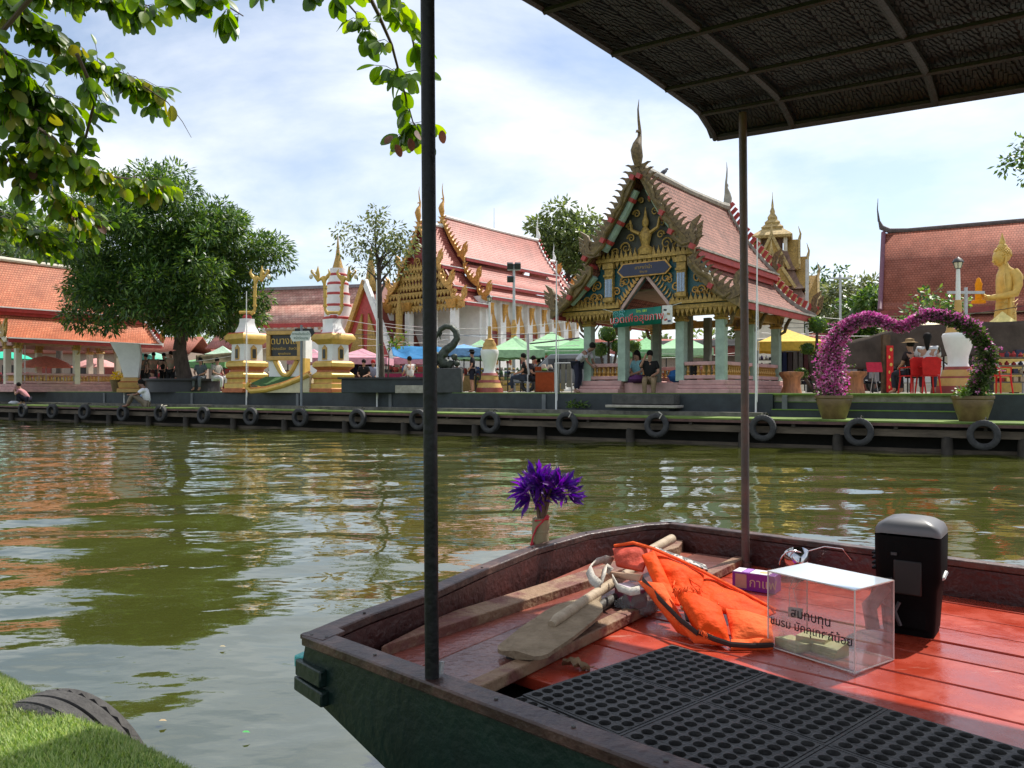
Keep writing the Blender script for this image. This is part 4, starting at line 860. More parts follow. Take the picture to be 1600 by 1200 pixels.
bd = MB().box(((x0 + x1) / 2, -.10, (z0 + z1) / 2), (x1 - x0 - 2 * t, .08, z1 - z0 - 2 * t)).build('board', mat('board_black', (.012, .012, .012), .35), sw)
xm = (x0 + x1) / 2
text('วัดบางแค', .36, YGOLD, bd, (xm - .05, -.15, z1 - .37), (1, 0, 0), (0, 0, 1)); text('อำเภอเมือง   จังหวัด', .13, YGOLD, bd, (xm, -.15, z0 + .42), (1, 0, 0), (0, 0, 1)); text('พุทธศักราช', .11, YGOLD, bd, (xm, -.15, z0 + .24), (1, 0, 0), (0, 0, 1))
# curved planter in front of the sign
pc = thing('curved_planter', 'curved yellow planter with green turf in front of the temple name board', 'planter', p - V((0, .9, 0)), RZ * .35)
sweep = [(X(397), Z(597)), (X(393), Z(604)), (X(400), Z(610)), (X(425), Z(608)), (X(455), Z(601)), (X(480), Z(592)), (X(497), Z(585))]
w = MB(); w.prism([(a, c) for a, c in sweep] + [(X(497), Z(612)), (X(400), Z(612))], .0, .5); w.build('planter_wall', mat('cream_wall', (.62, .55, .36), .65, .12), pc)
MB().tube([(a, .0, c) for a, c in sweep], .09, 8).build('rim', YGOLD, pc); MB().tube([(a, .05, c + .1) for a, c in sweep], .04, 8).build('rim_stripe', mat('orange_stripe', (.6, .22, .05), .5), pc)
w = MB(); w.add([(X(397), .05, Z(598)), (X(425), .05, Z(605)), (X(458), .05, Z(598)), (X(480), .05, Z(592)), (X(478), .8, Z(587)), (X(405), .8, Z(587))], [(0, 1, 2, 3, 4, 5)]); w.build('turf', mat('dark_turf', (.03, .09, .02), .9, .3, 8), pc)
# arrow direction sign post standing on the jetty
p = bank(471, 1.35, DZ); Y = p.y; q = Y / F
dp = thing('direction_sign_post', 'grey post with white arrow direction plate and a black plate behind', 'sign', p, .15)
MB().tube([(0, 0, -.05), (0, 0, (634 - 503) * q)], .045, 10).build('pole', mat('grey_pole', (.2, .22, .24), .5, .15, metal=.3), dp)
def Zd(py): return CZ + (609 - py) * q - DZ
ap = [(-17, 526), (-13, 518), (12, 517), (15, 524), (12, 532), (-13, 534)]
pl = MB().prism([(x * q, Zd(y)) for x, y in ap][::-1], -.07, -.05).build('white_plate', mat('plate_white', (.62, .66, .6), .4, .06), dp); MB().prism([(x * q, Zd(y) + .22) for x, y in [(-11, 530), (-10, 523), (18, 523), (20, 530), (15, 536), (-10, 534)]][::-1], .05, .07).build('black_plate', BLACKP, dp)
GT = cm((.12, .2, .16)); text('ทางเดินริมน้ำ', .115, GT, pl, (-.01, -.08, Zd(522)), (1, 0, 0), (0, 0, 1)); text('หน้าวัดบาง', .115, GT, pl, (-.01, -.08, Zd(528.5)), (1, 0, 0), (0, 0, 1))
# urn-based street lamps
def urn_lamp(label, px, Y, prof, head, pole_top):
    q = Y / F; p = at(px, 612, Y); p.z = GZ; r = thing('urn_lamp', label, 'street lamp', p, 0, 'street lamps on white urns')
    def Zl(py): return (612 - py) * q
    for nm, m_, pr, sq in prof: MB().lathe([(a * q, Zl(b)) for a, b in pr], 8 if sq else 24, a0=pi / 8).build(nm, m_, r, sharp=50)
    MB().tube([(0, 0, Zl(pole_top[0])), (0, 0, Zl(head))], [pole_top[1] * q, pole_top[1] * q * .7], 10).build('pole', WHITE, r); MB().tube([(0, 0, Zl(pole_top[0] + 8)), (0, 0, Zl(pole_top[0] - 14))], pole_top[1] * q * 1.25, 10).build('pole_sleeve', OCHRE, r)
    h = Zl(head); s = pole_top[2] * q
    MB().lathe([(.25 * s, h - .3 * s), (.3 * s, h), (.5 * s, h + .08 * s)], 12).build('lamp_collar', BLACKP, r); MB().lathe([(.5 * s, h + .08 * s), (.62 * s, h + .5 * s), (.75 * s, h + 1.0 * s)], 10).build('lamp_glass', mat('lamp_glass', (.75, .68, .52), .25), r)
    c = MB(); c.lathe([(.82 * s, h + 1.0 * s), (.9 * s, h + 1.08 * s), (.6 * s, h + 1.6 * s), (.2 * s, h + 1.85 * s), (.05 * s, h + 2.0 * s)], 14)
    for k_ in range(6): a = k_ * pi / 3; c.tube([(cos(a) * .5 * s, sin(a) * .5 * s, h + .05 * s), (cos(a) * .8 * s, sin(a) * .8 * s, h + 1.02 * s)], .05 * s, 5)
    c.build('lamp_hood', BLACKP, r)
TERR = mat('terracotta_trim', (.42, .12, .04)); MAROON = mat('maroon_base', (.30, .06, .05), .55, .2)
urn_lamp('street lamp on white urn with stepped gold base, standing inside the flowering heart', 1497, 20.5, [('stepped_base', MAROON, [(39, 612), (37, 600)], 1), ('gold_step', OCHRE, [(31, 600), (28, 588)], 1), ('gold_step', OCHRE, [(24, 585), (22, 575)], 1), ('red_band', MAROON, [(27.5, 588.2), (27, 585)], 1), ('red_band', MAROON, [(20, 575.2), (19, 570)], 1), ('urn', WHITE, [(16, 570), (14, 564), (15, 553), (19, 540), (22, 527), (23, 521), (21, 518), (18, 517)], 0), ('urn_lid', OCHRE, [(18.5, 517), (17, 513), (16, 508), (14, 504), (9, 502)], 0)], 417, (480, 4.0, 9.5))
urn_lamp('slim street lamp on white urn beside the person in dark clothes', 765, 25.4, [('stepped_base', MAROON, [(23, 612), (22, 604)], 1), ('gold_step', OCHRE, [(21, 603.8), (18, 596)], 1), ('red_band', MAROON, [(18.5, 596), (17, 592)], 1), ('gold_step', OCHRE, [(15, 592), (14, 585)], 1), ('red_band', MAROON, [(14.5, 585), (12.5, 581)], 1), ('urn', WHITE, [(10, 581), (8.8, 577), (9.5, 570), (12, 560), (14, 552), (14.3, 547), (13.5, 544.5)], 0), ('urn_lid', OCHRE, [(12.5, 544.5), (10, 538), (10.5, 536), (7, 531), (7.5, 529), (3.5, 527), (3, 522)], 0)], 469, (522, 2.2, 5.5))
# naga sculpture on dark plinth
Y = 25; q = Y / F; p = at(700, 612, Y); p.z = GZ; ng = thing('naga_statue', 'dark green bronze naga serpent with arched neck on a black plinth', 'statue', p, 0)
def P(px, py, y=0): return ((px - 700) * q, y, (612 - py) * q)
BRZ = mat('green_bronze', (.05, .06, .045), .5, .5, 9, .6, 50, metal=.4)
MB().box((0, 0, 19 * q), (44 * q, .8, 38 * q)).build('plinth', mat('black_granite', (.035, .038, .04), .5, .3), ng, bev=.02)
b = MB(); b.tube([P(686, 520), P(688, 513), P(696, 508), P(705, 509), P(712, 516), P(714, 527), P(708, 537), P(697, 545), P(688, 556), P(692, 566), P(706, 568), P(700, 574)], [2.2 * q, 4.2 * q, 4.4 * q, 4.6 * q, 4.8 * q, 5.4 * q, 6.2 * q, 7.2 * q, 8 * q, 9 * q, 8 * q, 7 * q], 10)
b.tube([P(688, 514), P(684, 520), P(681, 527), P(683, 530)], [3.4 * q, 3 * q, 2 * q, .4 * q], 7); b.tube([P(690, 517), P(687, 524), P(689, 529)], [2 * q, 1.6 * q, .4 * q], 6)
for i in range(11):
    a = -1.9 + i * .33; b.prism([(P(700 + 15 * cos(-a), 0)[0], P(0, 523 + 15 * sin(-a))[2]), (P(700 + 19 * cos(-a - .05), 0)[0], P(0, 523 + 19 * sin(-a - .05))[2]), (P(700 + 15 * cos(-a - .2), 0)[0], P(0, 523 + 15 * sin(-a - .2))[2])], -.03, .03)
for x, y in ((682, 553), (710, 556), (680, 566), (714, 566), (696, 552)): b.ball(P(x, y, -.06), 5 * q, jit=.15)
b.build('serpent', BRZ, ng, sharp=60)
lo = thing('low_black_ledge', 'low black planter ledge between slender tree and naga statue', 'planter', at(614, 612, 26) * 1, -.1); lo.location.z = GZ
MB().box((0, 0, .22), (3.2, .8, .44)).build('planter_wall', DARKW, lo, bev=.02); MB().box((0, 0, .47), (3.4, .95, .06)).build('coping', BLACKP, lo); MB().box((1.2, -.7, .12), (1.8, .4, .24)).build('low_step', CEMENT, lo)
# floodlight mast, flag poles, antenna
p = at(803, 612, 36); q = 36 / F; p.z = GZ; fm_ = thing('floodlight_mast', 'grey mast with floodlights in front of the temple hall', 'floodlight', p)
MB().tube([(0, 0, 0), (0, 0, (612 - 412) * q)], [.075, .055], 10).build('mast', STEELP, fm_); MB().box((0, 0, (612 - 421) * q), (20 * q, .06, .06)).build('cross_bar', STEELP, fm_)
for x, y in ((-6, 415), (6, 415), (-6, 436)): MB().box((x * q, -.08, (612 - y) * q), (9.5 * q, .25, 9 * q), rot=Matrix.Rotation(.4, 3, 'X')).build('floodlight', BLACKP, fm_, bev=.02)
MB().lathe([(.1, 2.2), (.16, 2.4), (.1, 2.6), (.15, 2.9), (.1, 3.1), (.03, 3.4)], 8).build('gilded_ring', GOLD, fm_)
for px, top, t, lb in ((38, 487, 1.55, 'thin white flag pole in front of the orange roofed pavilion'), (194, 585, 1.55, 'short thin pole at the end of the left balustrade'), (385, 455, 1.6, 'thin white flag pole at the gate pillar under the tree edge'), (589, 437, 1.6, 'thin white flag pole crossing the slender tree'), (869, 407, 1.6, 'tall thin white flag pole left of the ornate pavilion'), (1181, 372, 1.6, 'tall thin white flag pole just right of the far canopy pole')):
    p = bank(px, t, DZ + .05); fp = thing('flag_pole', lb, 'pole', p, 0, 'thin white flag poles along the black wall'); h = (609 - top) * p.y / F + CZ - p.z
    MB().tube([(0, 0, 0), (R.uniform(-.04, .06), 0, h)], [.026, .016], 8).build('pole', WHITE, fp); MB().tube([(.03, -.02, .3), (.07, -.02, h * .4), (.04, -.02, h * .7)], .006, 5).build('halyard', WHITE, fp)
for px, top, Y, r, lb in ((1261, 404, 30, .07, 'grey steel pole right of the spired tower'), (1313, 430, 40, .07, 'pale pole with cross arm above the flowering heart'), (825, 520, 30, .055, 'pale post holding up the green tents'), (1509, 447, 24, .06, 'white post beside the golden statue')):
    p = at(px, 612, Y); p.z = GZ; po = thing('utility_pole', lb, 'pole', p, 0, 'plain utility poles'); h = (612 - top) * Y / F; MB().tube([(0, 0, 0), (0, 0, h)], [r, r * .85], 8).build('pole', STEELP, po)
    if px in (1313, 1509): MB().box((0, 0, h - .15), (1.1, .08, .08)).build('cross_arm', STEELP, po)
p = at(772, 375, 55); an = thing('roof_antenna', 'thin antenna rod on the temple hall ridge', 'antenna', p); MB().tube([(0, 0, -.6), (0, 0, 2.2)], [.03, .012], 6).build('rod', STEELP, an); MB().tube([(-.01, 0, -.55), (.35, 0, -.7)], .02, 5).build('stay', STEELP, an)
# overhead wires
WW, WD = mat('white_wire', (.62, .6, .56), .6), mat('dark_wire', (.03, .03, .03), .6)
i = 0
for (x0, y0, Y0, x1, y1, Y1, sag, m_, r, lb) in (
    (430, 519, 34, 870, 521, 30, 4, WD, .012, 'dark cable passing in front of the white hall at column height'), (430, 545, 36, 690, 553, 33, 6, WW, .012, 'white wire low over the blue tarpaulin'), (540, 500, 38, 905, 532, 30, 8, WW, .012, 'white wire slanting down across the hall front'), (560, 515, 38, 905, 515, 30, 10, WW, .012, 'white wire sagging across the hall columns'),
    (560, 528, 38, 905, 540, 30, 6, WW, .011, 'white wire above the blue and green tents'), (600, 505, 40, 905, 500, 32, 12, WW, .011, 'white wire crossing the hall windows'), (640, 546, 36, 905, 528, 30, 5, WD, .03, 'thick dark cable above the green tents'), (560, 540, 36, 700, 530, 33, 3, WW, .011, 'white wire between slender tree and naga statue'),
    (700, 535, 36, 905, 548, 32, 5, WW, .011, 'white wire running into the pavilion'), (1180, 530, 28, 1330, 505, 36, 4, WW, .01, 'wire from the pavilion eave to the pale pole'), (1180, 500, 30, 1600, 508, 26, 6, WD, .014, 'dark cable across the plain red roof'), (1200, 512, 32, 1600, 478, 24, 8, WD, .012, 'dark wire passing over the golden statue'),
    (1190, 520, 32, 1480, 521, 36, 5, WW, .011, 'pale wire above the brown tarpaulin'), (1240, 540, 30, 1600, 530, 30, 8, WW, .011, 'lowest pale wire behind the flowering heart'), (1250, 492, 34, 1480, 500, 36, 6, WW, .011, 'pale wire in front of the garden trees'), (1250, 545, 30, 1420, 520, 36, 4, WW, .01, 'pale wire slanting up behind the heart'),
    (300, 565, 31, 430, 540, 33, 3, WW, .01, 'wire from the big tree to the gate pillar'), (1010, 560, 32, 1240, 540, 34, 4, WW, .01, 'wire seen between the rear pavilion columns'), (950, 548, 32, 1240, 556, 34, 3, WD, .012, 'dark cable seen between the rear pavilion columns')):
    A, B = at(x0, y0, Y0), at(x1, y1, Y1); pts = []
    for j in range(15): t = j / 14; pts.append(A + (B - A) * t - V((0, 0, sag * 32 / F * 4 * t * (1 - t))))
    tag(MB().tube(pts, r, 5).build('overhead_wire', m_), lb, 'wire', 'overhead wires')
# ================================================================ golden statue, heart arch
Y = 27; q = Y / F; p = at(1571, 612, Y); p.z = GZ
bu = thing('golden_statue', 'tall golden standing Buddha statue facing left, holding an alms bowl, before the red roof', 'statue', p)
def P(px, py, y=0): return ((px - 1576) * q, y * q, (612 - py) * q)
b = MB()
b.tube([P(1577, 600), P(1577, 520), P(1577, 492), P(1575, 476), P(1576, 463), P(1576, 448), P(1578, 434), P(1577, 424), P(1574, 417), P(1572, 410)], [v * q for v in (14, 14, 13.5, 12.5, 12, 13, 14.5, 13, 7.5, 6.5)], 16, sy=1.15)
b.ball(P(1568, 401), 11.5 * q, sc=(.98, .86, 1.2), n=16, h=12); b.tube([P(1560, 404), P(1556.5, 407), P(1557.5, 409)], [1.2 * q, 2.0 * q, 1.2 * q], 6); b.tube([P(1559, 411.5, -2), P(1558, 412, 0), P(1559, 411.5, 2)], .9 * q, 5)
for s in (-1, 1): b.tube([P(1569, 396, s * 9.6), P(1570.5, 402, s * 10.4), P(1569.5, 413, s * 9.6)], [1.6 * q, 2.0 * q, 1.3 * q], 6); b.tube([P(1562, 399.5, s * 6), P(1560, 399, s * 4), P(1559, 400, s * 2)], .6 * q, 5)
for s in (-1, 1):
    b.tube([P(1581, 425, s * 12), P(1583, 432, s * 17), P(1584, 446, s * 18), P(1580, 459, s * 18), P(1566, 462, s * 15), P(1551, 464, s * 8), P(1543, 463, s * 5)], [v * q for v in (8, 8, 6.8, 6.2, 5, 3.6, 3)], 10)
    for f in range(5): b.tube([P(1545, 463 - f * .6, s * (6 - f)), P(1539, 460 - f * .8, s * (6.5 - f)), P(1535, 456, s * (5.5 - f))], [1.3 * q, 1.1 * q, .8 * q], 5)
    b.tube([P(1574, 465, s * 14), P(1572, 490, s * 17), P(1570, 520, s * 18), P(1570, 540, s * 15)], [2 * q, 2.5 * q, 2.5 * q, 1 * q], 6, sy=2)
b.build('body', YGOLD, bu, sharp=70)
b = MB()
for i in range(5): b.tube([P(1592 - i, 466 + i * 7, -6), P(1580, 472 + i * 9, -16.5), P(1566, 474 + i * 8, -13), P(1561, 470 + i * 7, -4)], [.5 * q, 1.1 * q, 1.1 * q, .4 * q], 5)
b.tube([P(1573, 420, -8), P(1566, 432, -13.5), P(1568, 452, -13)], [.8 * q, 1.2 * q, 1 * q], 5); b.build('robe_fold', YGOLD, bu)
b = MB(); b.ball(P(1571, 397), 12.6 * q, sc=(1, .92, 1.05), n=16, h=10); b.ball(P(1571, 385), 7.5 * q, sc=(1, 1, .9))
for i in range(120):
    a = i * 2.39996; z = 1 - i / 120 * 1.15; r_ = sqrt(max(0, 1 - z * z)); d = V((cos(a) * r_, sin(a) * r_ * .92, z * 1.05))
    if d.x < -.45 and d.z < .45: continue
    b.ball(V(P(1571, 397)) + d * 12.6 * q, 1.5 * q, n=6, h=4)
hr = b.build('hair', YGOLD, bu, sharp=80); MB().lathe([(4.2 * q, 0), (4.6 * q, 3 * q), (3.4 * q, 7 * q), (1.8 * q, 12 * q), (.2 * q, 18 * q)], 10, P(1571, 380)).build('flame_finial', YGOLD, bu)
MB().lathe([(30 * q, 0), (30 * q, 8 * q), (24 * q, 10 * q), (24 * q, 14 * q)], 16, P(1577, 612)).build('pedestal', OCHRE, bu)
ab = thing('draped_bowl', 'bright orange cloth wrapped object held out in front of the golden statue', 'offering', at(1529, 474, Y)); MB().lathe([(10 * q, 0), (10 * q, 4 * q), (5 * q, 6 * q), (4.6 * q, 24 * q), (5.4 * q, 30 * q), (4 * q, 33 * q), (3 * q, 38 * q), (1 * q, 40 * q)], 12).build('orange_wrap', cm((.75, .27, .01)), ab)
# heart-shaped bougainvillea arch with its two pots
MAG = [leafmat('bract_magenta', (.74, .15, .46), .25, .2), leafmat('bract_pink', (.85, .36, .62), .25, .2), leafmat('bract_dusky', (.44, .17, .30), .25, .25), LG[0], LG[1], lm('olive_mid', (.12, .155, .05))]
PA, PB = bank(1303, .8, DZ), bank(1520, .8, DZ)
def hp(px, py):
    t = (px - 1303) / 217.; Yy = PA.y + (PB.y - PA.y) * t; return at(px, py, Yy)
ha = thing('flower_heart_arch', 'heart-shaped arch of magenta bougainvillea flowers growing from two clay pots', 'flower arch', (PA + PB) * .5)
path = [(1301, 622, 26, .6), (1299, 600, 28, .75), (1297, 578, 27, .85), (1297, 556, 22, .8), (1305, 534, 20, .85), (1318, 516, 17, .9), (1336, 503, 14, .9), (1358, 497, 12, .92), (1378, 502, 10, .92), (1396, 509, 9, .95), (1414, 511, 9, .95), (1430, 500, 9, .92), (1448, 493, 11, .9), (1470, 493, 12, .8), (1492, 499, 13, .6), (1512, 510, 14, .45), (1530, 527, 15, .4), (1543, 548, 16, .28), (1544, 570, 17, .25), (1534, 590, 20, .3), (1522, 606, 18, .35), (1518, 622, 12, .1)]
b = MB(); g = MB(); pts = [hp(a, c) for a, c, _, _ in path]
for off in (-.05, .05): g.tube([v + V((off, off, 0)) for v in pts], .02, 6)
for i in range(len(path) - 1):
    for j in range(800):
        t = R.random(); r0 = (1.05 if i < 4 else .8) * (path[i][2] + (path[i + 1][2] - path[i][2]) * t); mg = (path[i][3] + (path[i + 1][3] - path[i][3]) * t) - (.1 if i < 12 else .22); qq = .0138
        d = V((R.gauss(0, 1), R.gauss(0, 1), R.gauss(0, 1))).normalized(); rr = r0 * qq * R.random() ** .45 * (1 + .35 * mnoise.noise(pts[i] * 3 + d))
        p = pts[i] + (pts[i + 1] - pts[i]) * t + V((d.x * rr, d.y * rr * .8, d.z * rr))
        if R.random() < .3 * (i >= 16): continue
        outer = d.z * .35 + .1 * (1 if R.random() < .5 else -1)
        mi = (R.choice((0, 0, 1, 1, 2)) if R.random() < mg + outer * (.6 if mg < .7 else .25) else R.choice((3, 4, 5, 5)))
        b.leaf(p, (d + V((R.gauss(0, .6), R.gauss(0, .6), R.gauss(0, .5)))).normalized(), V((R.gauss(0, 1), R.gauss(0, 1), 1)), .07, .055, mi, n=1)
for i in range(60):      # loose sprays
    k = R.randrange(1, len(path) - 1); p = pts[k]; d = V((R.gauss(0, 1), R.gauss(0, .5), R.uniform(-.3, 1))).normalized(); ln = path[k][2] * .0138 * R.uniform(1.1, 1.7)
    g.tube([p, p + d * ln * .6 + V((0, 0, .03)), p + d * ln], .004, 4)
    for j in range(16): t = R.uniform(.6, 1.02); b.leaf(p + d * ln * t, V((R.gauss(0, 1), R.gauss(0, 1), R.gauss(0, 1))).normalized(), V((R.gauss(0, 1), R.gauss(0, 1), 1)), .05, .035, R.choice((0, 1, 2, 4, 5)), n=1)
g.build('wire_frame_and_stems', BARK, ha, True); b.build('bougainvillea', MAG, ha, True)
CLAY = mat('clay_pot', (.11, .065, .025), .45, .4, 4, .3, 40, col2=(.20, .13, .05))
for P0, dx, lb in ((PA, 26, 'brown clay flower pot at the left foot of the flowering heart'), (PB, 30, 'brown clay flower pot with bright green herbs at the right foot of the heart')):
    po = thing('flower_pot', lb, 'flower pot', P0, 0, 'clay pots carrying the flower heart'); s = .40
    MB().lathe([(s * .62, 0), (s * .66, .03), (s * .86, .28), (s * .95, .42), (s * .93, .45), (s * 1.0, .47), (s * 1.0, .53), (s * .88, .53), (s * .84, .44)], 24).build('pot', CLAY, po); MB().lathe([(.05, .43), (s * .82, .45)], 16).build('soil', mat('soil', (.05, .035, .025), .95), po)
    if dx == 30:
        b = MB(); leafcloud(b, [(V((R.uniform(-.35, .35), R.uniform(-.3, .2), .6)), .14) for _ in range(9)], 2600, .07, .045, .0, 3, .3); b.build('herbs', [LG[1], LG[2], lm('herb', (.12, .22, .03))], po)
    else:
        b = MB(); leafcloud(b, [(V((R.uniform(-.3, .3), R.uniform(-.2, .2), .56)), .1) for _ in range(4)], 1400, .05, .03, .0, 3, .3); b.build('herbs', LG, po)
# ================================================================ market behind: tents, tarps, stalls
DARKIN = mat('stall_dark', (.03, .028, .026), .9, .4, 3)
def tent(label, px, Y, wpx, eave, peak, col, dep=None, legs=True, val=.28, grp='market tents'):
    q = Y / F; p = at(px, 612, Y); p.z = GZ; r = thing('market_tent', label, 'tent', p, R.uniform(-.2, .1), grp); w = wpx * q; d = dep or w; ze, zp = (612 - eave) * q, (612 - peak) * q
    m = cm(col, .6); b = MB(); n = 6; cs = [(-w / 2, -d / 2), (w / 2, -d / 2), (w / 2, d / 2), (-w / 2, d / 2)]
    for i in range(4):
        (ax, ay), (bx, by) = cs[i], cs[(i + 1) % 4]; vs = []; fs = []
        for j in range(n + 1):
            t = j / n; zz = ze + (zp - ze) * (t ** 1.25) ; 
            vs += [(ax * (1 - t), ay * (1 - t), zz), (bx * (1 - t), by * (1 - t), zz)]
        for j in range(n): fs.append((2 * j, 2 * j + 1, 2 * j + 3, 2 * j + 2))
        b.add(vs, fs)
    b.build('canopy', m, r)
    for i in range(4):
        (ax, ay), (bx, by) = cs[i], cs[(i + 1) % 4]; v = MB(); k = 8; vs = []
        for j in range(k + 1): t = j / k; x, y = ax + (bx - ax) * t, ay + (by - ay) * t; vs += [(x * 1.004, y * 1.004, ze + .004), (x * 1.012, y * 1.012, ze - val - .03 * (j % 2))]
        v.add(vs, [(2 * j, 2 * j + 1, 2 * j + 3, 2 * j + 2) for j in range(k)]); v.build('valance', m, r)
    if legs:
        for x, y in cs: MB().tube([(x * .97, y * .97, 0), (x * .97, y * .97, ze)], .03, 6).build('leg', BLACKP, r)
    return r
GR, GR2, YE, PK, BL, RD = (.20, .42, .20), (.33, .55, .32), (.72, .50, .08), (.60, .30, .36), (.18, .36, .62), (.55, .10, .10)
tent('pale green peaked tent left of the urn lamp', 752, 36, 74, 552, 530, GR2)
tent('blue tent top beside the naga statue', 725, 33, 60, 545, 537, BL)
tent('light green market tent right behind the urn lamp', 806, 32, 88, 548, 524, GR2)
tent('big pale green market tent left of the pavilion, with higher peak', 862, 38, 96, 543, 518, GR2)
tent('green market tent edge just left of the pavilion columns', 905, 34, 90, 546, 526, GR)
tent('green market tent seen through the pavilion entrance', 1010, 36, 84, 548, 527, GR)
tent('green market tent seen between the right pavilion columns', 1066, 34, 90, 546, 522, GR2)
tent('yellow market tent right of the pavilion', 1228, 27, 104, 535, 512, YE)
tent('second yellow tent under the brown tarpaulin inside the heart', 1392, 26, 110, 540, 520, YE)
tent('small yellow pointed tent in front of the golden statue', 1566, 24.5, 52, 510, 484, (.70, .58, .22))
tent('pale cream tent top peeking over the heart dip', 1448, 31, 36, 508, 499, (.7, .62, .4))
tent('pink tent between the temple sign and the gate pillar', 655, 38, 70, 560, 545, PK)
tent('pink and purple tent right of the gate pillar', 566, 36, 90, 560, 544, PK)
tent('pink tent half hidden behind the temple sign', 490, 38, 60, 560, 545, PK)
tent('pale green tent tip between the gate pillar and the big tree', 348, 38, 44, 554, 540, (.45, .62, .48))
tent('green tent behind the trunk of the big tree', 332, 40, 70, 566, 556, GR)
def umbrella(label, px, Y, top, rim, wpx, col, tilt=0):
    q = Y / F; p = at(px, 612, Y); p.z = GZ; r = thing('market_umbrella', label, 'umbrella', p, 0, 'market umbrellas'); h = (612 - top) * q; d = (rim - top) * q; w = wpx * q / 2
    b = MB(); b.lathe([(w, h - d), (w * .75, h - d * .55), (w * .4, h - d * .18), (.02, h)], 10); b.f = b.f[:-2]; b.m = b.m[:-2]; o = b.build('canopy', cm(col), r, sharp=20); MB().tube([(0, 0, 0), (0, 0, h)], .025, 6).build('pole', STEELP, r)
umbrella('green market umbrella at the left edge behind the cream columns', 8, 42, 549, 561, 80, (.05, .50, .33)); umbrella('pale red market umbrella behind the cream columns', 72, 40, 556, 574, 78, (.68, .24, .17)); umbrella('teal green umbrella left of the big tree trunk', 222, 40, 552, 566, 62, (.10, .45, .33)); umbrella('salmon red umbrella just left of the big tree trunk', 262, 40, 560, 576, 60, (.65, .16, .14)); umbrella('light green umbrella beside the teal one near the big tree', 243, 43, 551, 565, 44, (.25, .58, .42)); umbrella('red umbrella right of the big tree trunk', 366, 42, 567, 578, 60, (.6, .08, .12)); umbrella('white umbrella behind the sign board', 1598, 22, 562, 567, 40, (.7, .66, .6)); umbrella('pinkish umbrella between the cream columns and the white pier', 150, 44, 560, 574, 70, (.6, .3, .28))
um = thing('grey_umbrella', 'open grey umbrella leaning beside the woman on the red chair', 'umbrella', at(1446, 570, 21.0), 0); b = MB(); b.lathe([(.46, -.22), (.36, -.07), (.2, .03), (.01, .07)], 8); b.f = b.f[:-2]; b.m = b.m[:-2]; b.build('canopy', cm((.42, .42, .43)), um, sharp=20); MB().tube([(0, 0, .1), (-.1, .05, -.55)], .012, 6).build('shaft', STEELP, um); um.rotation_euler = (.25, .35, 0)
def tarp(name, label, pts, m, th=.01):
    b = MB(); rows = [[V(p) for p in r_] for r_ in pts]; nr, nc = len(rows), len(rows[0])
    n = 8; G = []
    for i in range(nr - 1):
        for a in range(n if i < nr - 2 else n + 1):
            t = a / n; row = []
            for j in range(nc - 1):
                for c in range(n if j < nc - 2 else n + 1):
                    s = c / n; A = rows[i][j].lerp(rows[i][j + 1], s); B_ = rows[i + 1][j].lerp(rows[i + 1][j + 1], s); p = A.lerp(B_, t); p = p - V((0, 0, .14 * sin(pi * s) * sin(pi * t))) + V((0, 0, .05 * mnoise.noise(p * 1.3))); row.append(p)
            G.append(row)
    w_ = len(G[0]); b.add([p for r_ in G for p in r_], [(i * w_ + j, i * w_ + j + 1, (i + 1) * w_ + j + 1, (i + 1) * w_ + j) for i in range(len(G) - 1) for j in range(w_ - 1)])
    o = b.build(name, m); s = o.modifiers.new('s', 'SOLIDIFY'); s.thickness = th; return tag(o, label, 'tarpaulin')
BT = mat('brown_tarp', (.075, .058, .046), .8, .25, 2, .3, 30, spec=.05)
tarp('brown_tarpaulin', 'sagging brown tarpaulin roof stretched behind the flowering heart', [[at(1318, 536, 22.5), at(1402, 512, 23), at(1480, 506, 23), at(1610, 500, 23)], [at(1322, 578, 22.2), at(1402, 572, 22.8), at(1480, 556, 22.8), at(1610, 552, 22.8)]], BT)
tarp('blue_tarpaulin', 'sagging blue tarpaulin roof left of the near canopy pole', [[at(611, 543, 32), at(640, 541, 32), at(690, 543, 32)], [at(614, 556, 30.5), at(640, 562, 30.5), at(690, 560, 30.5)]], cm((.03, .16, .34), .5))
tarp('grey_tarpaulin', 'long dark grey awning behind the pavilion and the green tents', [[at(890, 536, 41), at(1000, 534, 41), at(1260, 528, 41)], [at(890, 546, 40), at(1000, 545, 40), at(1260, 536, 40)]], mat('grey_awning', (.05, .05, .05), .8, spec=.05))
tarp('olive_awning', 'drab olive awning between the big tree and the gate pillar', [[at(306, 555, 36), at(335, 553, 36), at(372, 551, 36)], [at(306, 567, 35.5), at(335, 568, 35.5), at(372, 565, 35.5)]], mat('olive_cloth', (.16, .14, .09), .8, spec=.05))
tarp('dark_awning', 'dark awning left of the big tree trunk', [[at(210, 551, 44), at(280, 549, 44)], [at(210, 556, 43), at(280, 553, 43)]], BT)
